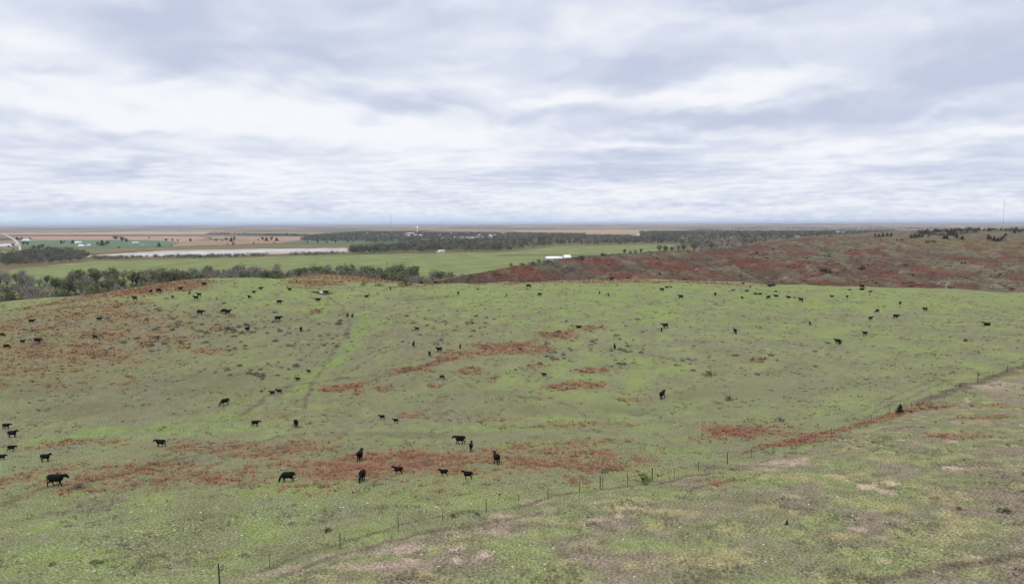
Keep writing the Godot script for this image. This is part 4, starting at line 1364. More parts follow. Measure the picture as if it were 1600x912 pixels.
	[-22.71, 201.32, 2.52, "dark sagebrush in the middle of the upper pasture"],
	[-22.49, 232.51, 1.21, "dark sagebrush in the middle of the upper pasture"],
	[-33.52, 231.36, 2.17, "dark sagebrush in the middle of the upper pasture"],
	[-6.31, 236.3, 1.1, "dark sagebrush in the middle of the upper pasture"],
	[-33.43, 205.54, 1.33, "dark sagebrush in the middle of the upper pasture"],
	[-22.7, 230.26, 1.07, "dark sagebrush in the middle of the upper pasture"],
	[-29.16, 214.38, 1.31, "dark sagebrush in the middle of the upper pasture"],
	[-20.57, 255.08, 1.15, "dark sagebrush in the middle of the upper pasture"],
	[-52.05, 284.41, 1.34, "dark sagebrush in the middle of the upper pasture"],
	[-9.07, 225.59, 1.03, "dark sagebrush in the middle of the upper pasture"],
	[-28.76, 228.35, 1.52, "dark sagebrush in the middle of the upper pasture"],
	[-6.61, 237.72, 1.18, "dark sagebrush in the middle of the upper pasture"],
	[-14.28, 261.85, 0.97, "dark sagebrush in the middle of the upper pasture"],
	[-31.21, 255.24, 1.26, "dark sagebrush in the middle of the upper pasture"],
	[-19.11, 201.5, 1.1, "dark sagebrush in the middle of the upper pasture"],
	[-10.17, 256.59, 1.11, "dark sagebrush in the middle of the upper pasture"],
	[-13.86, 230.75, 2.11, "dark sagebrush in the middle of the upper pasture"],
	[-25.96, 224.12, 1.13, "dark sagebrush in the middle of the upper pasture"],
	[-26.63, 235.82, 1.29, "dark sagebrush in the middle of the upper pasture"],
	[-36.39, 259.36, 1.16, "dark sagebrush in the middle of the upper pasture"],
	[-12.87, 212.7, 1.09, "dark sagebrush in the middle of the upper pasture"],
	[-9.13, 240.75, 1.36, "dark sagebrush in the middle of the upper pasture"],
	[-13.07, 244.82, 2.01, "dark sagebrush in the middle of the upper pasture"],
	[-10.78, 224.7, 1.15, "dark sagebrush in the middle of the upper pasture"],
	[-9.17, 230.47, 1.66, "dark sagebrush in the middle of the upper pasture"],
	[-34.53, 245.35, 0.97, "dark sagebrush in the middle of the upper pasture"],
	[-18.77, 221.01, 1.9, "dark sagebrush in the middle of the upper pasture"],
	[-31.14, 241.56, 1.14, "dark sagebrush in the middle of the upper pasture"],
	[-21.92, 207.66, 1.79, "dark sagebrush in the middle of the upper pasture"],
	[-14.07, 237.24, 1.28, "dark sagebrush in the middle of the upper pasture"],
	[-38.2, 245.45, 1.83, "dark sagebrush in the middle of the upper pasture"],
	[-15.6, 231.82, 1.68, "dark sagebrush in the middle of the upper pasture"],
	[-12.74, 220.27, 1.87, "dark sagebrush in the middle of the upper pasture"],
	[33.17, 207.68, 1.18, "dark sagebrush crowding the slope above the round russet patch"],
	[31.52, 196.97, 1.92, "dark sagebrush crowding the slope above the round russet patch"],
	[28.22, 184.57, 1.19, "dark sagebrush crowding the slope above the round russet patch"],
	[22.92, 195.78, 1.21, "dark sagebrush crowding the slope above the round russet patch"],
	[10.15, 187.84, 1.3, "dark sagebrush crowding the slope above the round russet patch"],
	[20.01, 210.53, 1.15, "dark sagebrush crowding the slope above the round russet patch"],
	[20.01, 225.78, 1.32, "dark sagebrush crowding the slope above the round russet patch"],
	[12.33, 192.37, 1.43, "dark sagebrush crowding the slope above the round russet patch"],
	[37.79, 224.85, 1.23, "dark sagebrush crowding the slope above the round russet patch"],
	[14.28, 185.3, 1.18, "dark sagebrush crowding the slope above the round russet patch"],
	[18.84, 234.3, 1.17, "dark sagebrush crowding the slope above the round russet patch"],
	[18.12, 207.2, 1.01, "dark sagebrush crowding the slope above the round russet patch"],
	[28.85, 195.52, 1.23, "dark sagebrush crowding the slope above the round russet patch"],
	[11.44, 185.02, 1.1, "dark sagebrush crowding the slope above the round russet patch"],
	[37.15, 205.98, 1.04, "dark sagebrush crowding the slope above the round russet patch"],
	[10.59, 192.96, 1.12, "dark sagebrush crowding the slope above the round russet patch"],
	[33.95, 193.2, 1.78, "dark sagebrush crowding the slope above the round russet patch"],
	[26.03, 208.24, 1.26, "dark sagebrush crowding the slope above the round russet patch"],
	[15.08, 218.37, 2.08, "dark sagebrush crowding the slope above the round russet patch"],
	[24.47, 205.92, 1.86, "dark sagebrush crowding the slope above the round russet patch"],
	[16.77, 197.96, 1.07, "dark sagebrush crowding the slope above the round russet patch"],
	[17.17, 195.49, 1.1, "dark sagebrush crowding the slope above the round russet patch"],
	[32.5, 195.06, 1.81, "dark sagebrush crowding the slope above the round russet patch"],
	[29.89, 180.23, 1.87, "dark sagebrush crowding the slope above the round russet patch"],
	[32.13, 217.9, 1.03, "dark sagebrush crowding the slope above the round russet patch"],
	[29.46, 222.65, 1.28, "dark sagebrush crowding the slope above the round russet patch"],
	[10.64, 204.95, 2.26, "dark sagebrush crowding the slope above the round russet patch"],
	[10.33, 214.03, 1.04, "dark sagebrush crowding the slope above the round russet patch"],
	[13.93, 214.75, 2.03, "dark sagebrush crowding the slope above the round russet patch"],
	[43.58, 235.54, 2.03, "dark sagebrush crowding the slope above the round russet patch"],
	[32.8, 192.73, 1.22, "dark sagebrush crowding the slope above the round russet patch"],
	[36.58, 190.69, 1.8, "dark sagebrush crowding the slope above the round russet patch"],
	[41.72, 215.83, 1.29, "dark sagebrush crowding the slope above the round russet patch"],
	[28.64, 180.32, 1.86, "dark sagebrush crowding the slope above the round russet patch"],
	[23.79, 201.9, 1.01, "dark sagebrush crowding the slope above the round russet patch"],
	[34.24, 200.31, 1.54, "dark sagebrush crowding the slope above the round russet patch"],
	[17.89, 174.07, 1.39, "dark sagebrush crowding the slope above the round russet patch"],
	[34.54, 203.77, 1.07, "dark sagebrush crowding the slope above the round russet patch"],
	[32.69, 211.18, 2.07, "dark sagebrush crowding the slope above the round russet patch"],
	[25.2, 203.82, 1.38, "dark sagebrush crowding the slope above the round russet patch"],
	[4.51, 179.01, 0.99, "sagebrush between the long russet band and the round patch"],
	[11.1, 192.23, 1.18, "sagebrush between the long russet band and the round patch"],
	[11.8, 184.62, 0.96, "sagebrush between the long russet band and the round patch"],
	[11.03, 186.11, 1.38, "sagebrush between the long russet band and the round patch"],
	[12.51, 184.95, 1.12, "sagebrush between the long russet band and the round patch"],
	[7.42, 180.47, 1.74, "sagebrush between the long russet band and the round patch"],
	[0.85, 175.59, 1.04, "sagebrush between the long russet band and the round patch"],
	[9.4, 187.52, 1.29, "sagebrush between the long russet band and the round patch"],
	[2.3, 196.22, 1.73, "sagebrush between the long russet band and the round patch"],
	[14.34, 189.14, 1.55, "sagebrush between the long russet band and the round patch"],
	[66.1, 178.36, 1.36, "scattered sagebrush on the smooth eastern slope"],
	[60.35, 183.71, 1.39, "scattered sagebrush on the smooth eastern slope"],
	[64.5, 179.69, 1.2, "scattered sagebrush on the smooth eastern slope"],
	[46.82, 176.82, 1.18, "scattered sagebrush on the smooth eastern slope"],
	[42.93, 176.14, 1.32, "scattered sagebrush on the smooth eastern slope"],
	[76.59, 169.36, 1.23, "scattered sagebrush on the smooth eastern slope"],
	[89.42, 190.62, 1.53, "scattered sagebrush on the smooth eastern slope"],
	[46.13, 171.08, 1.37, "scattered sagebrush on the smooth eastern slope"],
	[47.77, 182.51, 1.31, "scattered sagebrush on the smooth eastern slope"],
	[60.68, 165.7, 1.32, "scattered sagebrush on the smooth eastern slope"],
	[69.28, 180.07, 1.73, "scattered sagebrush on the smooth eastern slope"],
	[53.17, 197.05, 1.1, "scattered sagebrush on the smooth eastern slope"],
	[53.67, 183.52, 1.21, "scattered sagebrush on the smooth eastern slope"],
	[61.12, 183.26, 1.79, "scattered sagebrush on the smooth eastern slope"],
	[45.78, 180.54, 1.65, "scattered sagebrush on the smooth eastern slope"],
	[82.65, 183.8, 1.52, "scattered sagebrush on the smooth eastern slope"],
	[63.74, 178.52, 1.35, "scattered sagebrush on the smooth eastern slope"],
	[69.42, 175.89, 1.03, "scattered sagebrush on the smooth eastern slope"],
]
var lone_plants := [
	[15.91, 80.88, "bush", "green_bush", 2.2, 1.56, 0.100, 0.170, 0.030, "bright green spreading bush against the fence between two posts"],
	[74.68, 128.43, "cedar", "cedar_tree", 1.93, 1.75, 0.022, 0.034, 0.020, "small dark cedar tree on the fence line in the russet strip"],
	[-18, 63.95, "bush", "dark_bush", 0.84, 0.58, 0.035, 0.042, 0.022, "small round dark green bush alone on the turf above the low fence end"],
	[-6, 66.77, "bush", "green_bush", 0.88, 0.47, 0.075, 0.100, 0.035, "low yellow-green bush below the fence wire, west one of two"],
	[-3.65, 67.8, "bush", "dark_bush", 0.76, 0.41, 0.060, 0.055, 0.035, "low brown-green bush close to a fence post, east one of two"],
	[26.49, 63.35, "cedar", "cedar_seedling", 0.42, 0.58, 0.030, 0.045, 0.022, "knee high cedar seedling in the dry ground south of the fence"],
	[48.84, 65.17, "bush", "dark_bush", 1.22, 0.59, 0.030, 0.042, 0.024, "dark green bush low in the dry turf at the eastern side"],
	[45.05, 66.34, "bush", "brown_bush", 1.12, 0.4, 0.100, 0.075, 0.065, "grey-brown dead bush west of a dark green one in the dry turf"],
	[11.97, 87.71, "bush", "grey_sage_bush", 1.15, 0.8, 0.200, 0.210, 0.180, "rounded pale grey sage bush in the russet grass by the fence"],
	[50.7, 126.53, "bush", "grey_sage_bush", 1.9, 1.15, 0.170, 0.170, 0.150, "rounded grey sage bush beside the russet band near the fence"],
	[49.08, 167.35, "bush", "grey_sage_bush", 3.14, 1.52, 0.100, 0.100, 0.085, "large grey-brown sage bush on the open slope, biggest of its kind"],
	[47.32, 145.65, "bush", "dead_bush", 2.18, 1.33, 0.220, 0.130, 0.110, "pinkish grey dead bush lying low in the eastern slope turf"],
	[-54.59, 82.91, "bush", "grey_sage_bush", 2.02, 0.59, 0.100, 0.100, 0.075, "flat grey-green sage bush in front of the very large cow"],
	[-38.93, 55, "bush", "dark_bush", 0.62, 0.39, 0.070, 0.090, 0.035, "low dark green weed clump among white stones in the front turf"],
	[-35.59, 55.7, "bush", "dark_bush", 1.36, 0.28, 0.080, 0.095, 0.040, "long flat dark green weed clump beside another in the front turf"],
	[125.95, 187.27, "bush", "dark_bush", 1.58, 0.95, 0.045, 0.050, 0.035, "lone dark bush below the lying cow on the eastern slope"],
	[-72.92, 334.1, "bush", "green_bush", 4.07, 3.04, 0.160, 0.250, 0.030, "bright yellow-green bush at the foot of the red mound"],
	[-65.34, 333.88, "bush", "green_bush", 4.38, 2.37, 0.150, 0.220, 0.030, "bright yellow-green bush east of another by the red mound"],
	[-52.09, 333.58, "bush", "green_bush", 8.13, 3.04, 0.070, 0.140, 0.030, "fresh green bush row end below the wooded belt"],
	[-0.39, 477.56, "bush", "orange_shrub", 3.58, 4.35, 0.250, 0.130, 0.040, "orange autumn shrub on the skyline of the red slope"],
	[232.86, 504.68, "bush", "dark_round_tree", 9.46, 5.62, 0.028, 0.040, 0.024, "dark round tree in a fold of the red hills"],
	[283.33, 550.46, "bush", "dark_round_tree", 6.19, 5.01, 0.045, 0.050, 0.030, "olive tree in the ravine east of the dark round tree"],
	[319.95, 553.27, "bush", "hill_shrub", 8.81, 3.36, 0.070, 0.080, 0.045, "grey-green wide shrub on the red hills east of the ravine"],
	[494.55, 815.64, "bush", "hill_shrub", 8.41, 3.72, 0.090, 0.105, 0.050, "pale green shrub on the hilltop, west one of twin shrubs"],
	[502.29, 814.54, "bush", "hill_shrub", 5.34, 4.95, 0.090, 0.105, 0.050, "pale green shrub on the hilltop, east one of twin shrubs"],
	[239.75, 669.56, "bush", "hill_shrub", 4.39, 3.05, 0.050, 0.050, 0.035, "small dark shrub on the skyline of the red hills"],
	[104.75, 484.46, "bush", "hill_shrub", 4.09, 2.94, 0.050, 0.045, 0.035, "dark shrub clump on the flank of the red hill"],
	[293.39, 630.89, "bush", "hill_shrub", 4.73, 2.24, 0.080, 0.085, 0.045, "olive shrub on the upper red hillside above the round tree"],
	[234.84, 363.56, "bush", "hill_shrub", 3.07, 1.47, 0.040, 0.040, 0.030, "dark low shrub in the ravine behind the eastern crest"],
	[14.82, 491.21, "bush", "green_bush", 6.45, 3.48, 0.060, 0.090, 0.035, "green bush clump beneath the white barn, west one of three"],
	[20.83, 526.86, "bush", "green_bush", 4.44, 4.27, 0.070, 0.100, 0.035, "green upright bush beneath the white barn, middle of three"],
	[27.28, 508.73, "bush", "green_bush", 7.15, 4.12, 0.055, 0.080, 0.030, "dark green bush beneath the white barn, east one of three"],
	[54.1, 548.65, "bush", "green_bush", 10.28, 3.33, 0.070, 0.085, 0.040, "olive bush clump at the east end of the white barn"],
	[7.52, 496.18, "bush", "green_bush", 5.58, 3.01, 0.080, 0.100, 0.045, "olive bush on the field edge above the red slope"],
	[-424.48, 671.38, "leafy", "bright_green_tree", 15.1, 14.95, 0.105, 0.145, 0.035, "round bright green tree in front of the grey wooded belt"],
]
var stones := [
	[-42.1, 65.36, 0.131, "white limestone lump in the turf below the very large cow"],
	[-45.18, 67.22, 0.229, "white limestone lump in the turf below the very large cow"],
	[-52.5, 75.55, 0.270, "white limestone lump in the turf below the very large cow"],
	[-45.74, 68.39, 0.239, "white limestone lump in the turf below the very large cow"],
	[-52.35, 71.14, 0.199, "white limestone lump in the turf below the very large cow"],
	[-50.79, 66.18, 0.189, "white limestone lump in the turf below the very large cow"],
	[-44.26, 63.74, 0.141, "white limestone lump in the turf below the very large cow"],
	[-53.9, 72.89, 0.131, "white limestone lump in the turf below the very large cow"],
	[-47.02, 63.68, 0.248, "white limestone lump in the turf below the very large cow"],
	[-52.73, 72.09, 0.145, "white limestone lump in the turf below the very large cow"],
	[-49.98, 74.98, 0.179, "white limestone lump in the turf below the very large cow"],
	[-53.95, 73.72, 0.141, "white limestone lump in the turf below the very large cow"],
	[-45.2, 69.63, 0.152, "white limestone lump in the turf below the very large cow"],
	[-47.46, 67.44, 0.209, "white limestone lump in the turf below the very large cow"],
	[-37.26, 60.25, 0.123, "white limestone lump in the turf between the very large cow and the fence end"],
	[-40.33, 69.46, 0.232, "white limestone lump in the turf between the very large cow and the fence end"],
	[-39.23, 64.72, 0.129, "white limestone lump in the turf between the very large cow and the fence end"],
	[-36.26, 63.03, 0.232, "white limestone lump in the turf between the very large cow and the fence end"],
	[-40.71, 66.41, 0.136, "white limestone lump in the turf between the very large cow and the fence end"],
	[-32.06, 64.12, 0.195, "white limestone lump in the turf between the very large cow and the fence end"],
	[-37.74, 71.38, 0.232, "white limestone lump in the turf between the very large cow and the fence end"],
	[-35.83, 61.46, 0.239, "white limestone lump in the turf between the very large cow and the fence end"],
	[-31.18, 60.83, 0.190, "white limestone lump in the turf between the very large cow and the fence end"],
	[-32.88, 63.6, 0.244, "white limestone lump in the turf between the very large cow and the fence end"],
	[-44.86, 74.69, 0.228, "white limestone lump in the turf between the very large cow and the fence end"],
	[-35.35, 70.98, 0.181, "white limestone lump in the turf between the very large cow and the fence end"],
	[-38.11, 69.36, 0.259, "white limestone lump in the turf between the very large cow and the fence end"],
	[-33.5, 64.85, 0.170, "white limestone lump in the turf between the very large cow and the fence end"],
	[-39.42, 71.04, 0.167, "white limestone lump in the turf between the very large cow and the fence end"],
	[-35.7, 62.92, 0.245, "white limestone lump in the turf between the very large cow and the fence end"],
	[-32.53, 68.47, 0.270, "white limestone lump in the turf under the russet flat's west end"],
	[-34.43, 74.01, 0.163, "white limestone lump in the turf under the russet flat's west end"],
	[-24.92, 64.61, 0.211, "white limestone lump in the turf under the russet flat's west end"],
	[-26.81, 63.53, 0.167, "white limestone lump in the turf under the russet flat's west end"],
	[-29.07, 59.73, 0.212, "white limestone lump in the turf under the russet flat's west end"],
	[-27.47, 72.48, 0.160, "white limestone lump in the turf under the russet flat's west end"],
	[-28.19, 75.22, 0.251, "white limestone lump in the turf under the russet flat's west end"],
	[-31.39, 70.14, 0.191, "white limestone lump in the turf under the russet flat's west end"],
	[-29.04, 73.87, 0.167, "white limestone lump in the turf under the russet flat's west end"],
	[-31.78, 70.5, 0.219, "white limestone lump in the turf under the russet flat's west end"],
	[-29.52, 65.67, 0.200, "white limestone lump in the turf under the russet flat's west end"],
	[-30.47, 70.64, 0.120, "white limestone lump in the turf under the russet flat's west end"],
	[-31.48, 74.87, 0.159, "white limestone lump in the turf under the russet flat's west end"],
	[-26.06, 62.9, 0.236, "white limestone lump in the turf under the russet flat's west end"],
	[-26.13, 67.68, 0.220, "white limestone lump in the turf under the russet flat's west end"],
	[-28.56, 66.85, 0.191, "white limestone lump in the turf under the russet flat's west end"],
	[-33.24, 53.85, 0.168, "white limestone lump among the dark weed clumps of the front turf"],
	[-44.8, 58.07, 0.219, "white limestone lump among the dark weed clumps of the front turf"],
	[-41.22, 55, 0.269, "white limestone lump among the dark weed clumps of the front turf"],
	[-37.1, 55.77, 0.125, "white limestone lump among the dark weed clumps of the front turf"],
	[-42.37, 56.31, 0.201, "white limestone lump among the dark weed clumps of the front turf"],
	[-36.37, 59.04, 0.152, "white limestone lump among the dark weed clumps of the front turf"],
	[-37.93, 54.06, 0.207, "white limestone lump among the dark weed clumps of the front turf"],
	[-39.2, 58.72, 0.250, "white limestone lump among the dark weed clumps of the front turf"],
	[-35.41, 54.2, 0.221, "white limestone lump among the dark weed clumps of the front turf"],
	[-34.8, 54.07, 0.253, "white limestone lump among the dark weed clumps of the front turf"],
	[-41.4, 58.96, 0.264, "white limestone lump among the dark weed clumps of the front turf"],
	[-35.13, 52.04, 0.232, "white limestone lump among the dark weed clumps of the front turf"],
	[-33.76, 59.65, 0.139, "white limestone lump in the turf beside the first stout fence post"],
	[-28.94, 58.38, 0.132, "white limestone lump in the turf beside the first stout fence post"],
	[-25.54, 53.69, 0.242, "white limestone lump in the turf beside the first stout fence post"],
	[-24.79, 52.5, 0.184, "white limestone lump in the turf beside the first stout fence post"],
	[-24.15, 52.44, 0.198, "white limestone lump in the turf beside the first stout fence post"],
	[-24.25, 51.56, 0.152, "white limestone lump in the turf beside the first stout fence post"],
	[-30.32, 56.3, 0.233, "white limestone lump in the turf beside the first stout fence post"],
	[-28.23, 54.02, 0.161, "white limestone lump in the turf beside the first stout fence post"],
	[-25.46, 51.7, 0.161, "white limestone lump in the turf beside the first stout fence post"],
	[-28.01, 58.26, 0.203, "white limestone lump in the turf beside the first stout fence post"],
	[-27.2, 57.23, 0.141, "white limestone lump in the turf beside the first stout fence post"],
	[-31.56, 58.43, 0.159, "white limestone lump in the turf beside the first stout fence post"],
	[-13.84, 67.86, 0.202, "white limestone lump in the turf around the small round dark green bush"],
	[-18.87, 71.95, 0.270, "white limestone lump in the turf around the small round dark green bush"],
	[-23.11, 65.48, 0.190, "white limestone lump in the turf around the small round dark green bush"],
	[-15.74, 67.44, 0.124, "white limestone lump in the turf around the small round dark green bush"],
	[-18.58, 72.09, 0.246, "white limestone lump in the turf around the small round dark green bush"],
	[-20.5, 60.67, 0.148, "white limestone lump in the turf around the small round dark green bush"],
	[-20.25, 61.34, 0.137, "white limestone lump in the turf around the small round dark green bush"],
	[-16.36, 71.3, 0.125, "white limestone lump in the turf around the small round dark green bush"],
	[-16.26, 73.64, 0.251, "white limestone lump in the turf around the small round dark green bush"],
	[-19.5, 70.41, 0.218, "white limestone lump in the turf around the small round dark green bush"],
	[-18.23, 60.84, 0.123, "white limestone lump in the turf around the small round dark green bush"],
	[-21.43, 71.84, 0.249, "white limestone lump in the turf around the small round dark green bush"],
	[-21.46, 68.81, 0.265, "white limestone lump in the turf around the small round dark green bush"],
	[-19.45, 62.22, 0.136, "white limestone lump in the turf around the small round dark green bush"],
	[-23.77, 68.78, 0.233, "white limestone lump in the turf around the small round dark green bush"],
	[-22.78, 72.13, 0.229, "white limestone lump in the turf around the small round dark green bush"],
	[-4.58, 71.97, 0.253, "white limestone lump in the turf above the fence near the low bushes"],
	[-8.2, 70.37, 0.262, "white limestone lump in the turf above the fence near the low bushes"],
	[-4.86, 72.76, 0.188, "white limestone lump in the turf above the fence near the low bushes"],
	[-8.13, 70.15, 0.228, "white limestone lump in the turf above the fence near the low bushes"],
	[-9.29, 68.86, 0.164, "white limestone lump in the turf above the fence near the low bushes"],
	[-6.41, 72.32, 0.130, "white limestone lump in the turf above the fence near the low bushes"],
	[-9.55, 71.51, 0.252, "white limestone lump in the turf above the fence near the low bushes"],
	[-6.62, 68.82, 0.124, "white limestone lump in the turf above the fence near the low bushes"],
	[-3.35, 75.68, 0.194, "white limestone lump in the turf above the fence near the low bushes"],
	[-9.84, 69.78, 0.211, "white limestone lump in the turf above the fence near the low bushes"],
	[-8.03, 58.51, 0.192, "white limestone lump near the bare pink soil south of the fence"],
	[-1.82, 53.79, 0.178, "white limestone lump near the bare pink soil south of the fence"],
	[-12.13, 59.94, 0.203, "white limestone lump near the bare pink soil south of the fence"],
	[-4.03, 60.96, 0.160, "white limestone lump near the bare pink soil south of the fence"],
	[-7.76, 56.46, 0.135, "white limestone lump near the bare pink soil south of the fence"],
	[-5.06, 60.73, 0.196, "white limestone lump near the bare pink soil south of the fence"],
	[-1.66, 57.23, 0.219, "white limestone lump near the bare pink soil south of the fence"],
	[-10.79, 52.2, 0.185, "white limestone lump near the bare pink soil south of the fence"],
	[-4.47, 60.45, 0.220, "white limestone lump near the bare pink soil south of the fence"],
	[-10.75, 53.73, 0.250, "white limestone lump near the bare pink soil south of the fence"],
	[-12.87, 55.99, 0.163, "white limestone lump near the bare pink soil south of the fence"],
	[-7.9, 56.33, 0.248, "white limestone lump near the bare pink soil south of the fence"],
	[-5.51, 57.43, 0.253, "white limestone lump near the bare pink soil south of the fence"],
	[-6.13, 53.91, 0.262, "white limestone lump near the bare pink soil south of the fence"],
	[2.65, 55.09, 0.265, "white limestone lump in the dry turf below the bright green fence bush"],
	[7.12, 65.35, 0.238, "white limestone lump in the dry turf below the bright green fence bush"],
	[10.32, 61.38, 0.237, "white limestone lump in the dry turf below the bright green fence bush"],
	[9.8, 54.82, 0.199, "white limestone lump in the dry turf below the bright green fence bush"],
	[9.77, 52.53, 0.200, "white limestone lump in the dry turf below the bright green fence bush"],
	[1.56, 59.07, 0.221, "white limestone lump in the dry turf below the bright green fence bush"],
	[4.22, 53.75, 0.164, "white limestone lump in the dry turf below the bright green fence bush"],
	[3.62, 58.62, 0.235, "white limestone lump in the dry turf below the bright green fence bush"],
	[11.86, 64.71, 0.148, "white limestone lump in the dry turf below the bright green fence bush"],
	[1.1, 63.05, 0.233, "white limestone lump in the dry turf below the bright green fence bush"],
	[2.64, 54.08, 0.233, "white limestone lump in the dry turf below the bright green fence bush"],
	[0.58, 58.98, 0.216, "white limestone lump in the dry turf below the bright green fence bush"],
	[-0.05, 54.52, 0.236, "white limestone lump in the dry turf below the bright green fence bush"],
	[5.4, 56.49, 0.239, "white limestone lump in the dry turf below the bright green fence bush"],
	[13.67, 58.78, 0.145, "white limestone lump in the dry turf west of the cedar seedling"],
	[21.86, 60.7, 0.143, "white limestone lump in the dry turf west of the cedar seedling"],
	[14.29, 52.59, 0.195, "white limestone lump in the dry turf west of the cedar seedling"],
	[16.3, 63.96, 0.241, "white limestone lump in the dry turf west of the cedar seedling"],
	[18.59, 56.99, 0.196, "white limestone lump in the dry turf west of the cedar seedling"],
	[20.45, 56.37, 0.232, "white limestone lump in the dry turf west of the cedar seedling"],
	[19.01, 66.65, 0.146, "white limestone lump in the dry turf west of the cedar seedling"],
	[15.99, 67.1, 0.207, "white limestone lump in the dry turf west of the cedar seedling"],
	[17.81, 51.83, 0.127, "white limestone lump in the dry turf west of the cedar seedling"],
	[20.76, 70.68, 0.249, "white limestone lump in the dry turf west of the cedar seedling"],
	[22.32, 58.2, 0.231, "white limestone lump in the dry turf west of the cedar seedling"],
	[21.02, 54.24, 0.213, "white limestone lump in the dry turf west of the cedar seedling"],
	[24.3, 61.26, 0.166, "white limestone lump in the dry turf west of the cedar seedling"],
	[11.87, 52.47, 0.121, "white limestone lump in the dry turf west of the cedar seedling"],
	[33.98, 65.67, 0.243, "white limestone lump in the dry turf between the cedar seedling and the dead bush"],
	[35.82, 56.75, 0.170, "white limestone lump in the dry turf between the cedar seedling and the dead bush"],
	[25.95, 58.85, 0.129, "white limestone lump in the dry turf between the cedar seedling and the dead bush"],
	[29.03, 58.29, 0.185, "white limestone lump in the dry turf between the cedar seedling and the dead bush"],
	[38.33, 59, 0.150, "white limestone lump in the dry turf between the cedar seedling and the dead bush"],
	[32.31, 53.98, 0.156, "white limestone lump in the dry turf between the cedar seedling and the dead bush"],
	[35.78, 63.4, 0.192, "white limestone lump in the dry turf between the cedar seedling and the dead bush"],
	[40.83, 66.49, 0.158, "white limestone lump in the dry turf between the cedar seedling and the dead bush"],
	[37.15, 56.61, 0.215, "white limestone lump in the dry turf between the cedar seedling and the dead bush"],
	[34.04, 52.61, 0.205, "white limestone lump in the dry turf between the cedar seedling and the dead bush"],
	[32.87, 68.74, 0.126, "white limestone lump in the dry turf between the cedar seedling and the dead bush"],
	[29.07, 57.62, 0.126, "white limestone lump in the dry turf between the cedar seedling and the dead bush"],
	[37.85, 55.34, 0.139, "white limestone lump in the dry turf below the dark green bush"],
	[39.96, 58.69, 0.162, "white limestone lump in the dry turf below the dark green bush"],
	[35.11, 52.22, 0.159, "white limestone lump in the dry turf below the dark green bush"],
	[40.61, 59.45, 0.216, "white limestone lump in the dry turf below the dark green bush"],
	[41, 59.82, 0.147, "white limestone lump in the dry turf below the dark green bush"],
	[46.69, 62.29, 0.212, "white limestone lump in the dry turf below the dark green bush"],
	[40.01, 74.54, 0.132, "white limestone lump in the dry turf under the worn pink patch"],
	[37.64, 70.22, 0.143, "white limestone lump in the dry turf under the worn pink patch"],
	[31.57, 70.13, 0.226, "white limestone lump in the dry turf under the worn pink patch"],
	[35.34, 71.67, 0.260, "white limestone lump in the dry turf under the worn pink patch"],
	[28.65, 76.92, 0.239, "white limestone lump in the dry turf under the worn pink patch"],
	[284.36, 444.76, 1.400, "pale limestone outcrop block on the red hills"],
	[310.29, 440.01, 1.400, "pale limestone outcrop block on the red hills"],
	[325.3, 444.63, 1.400, "pale limestone outcrop block on the red hills"],
]
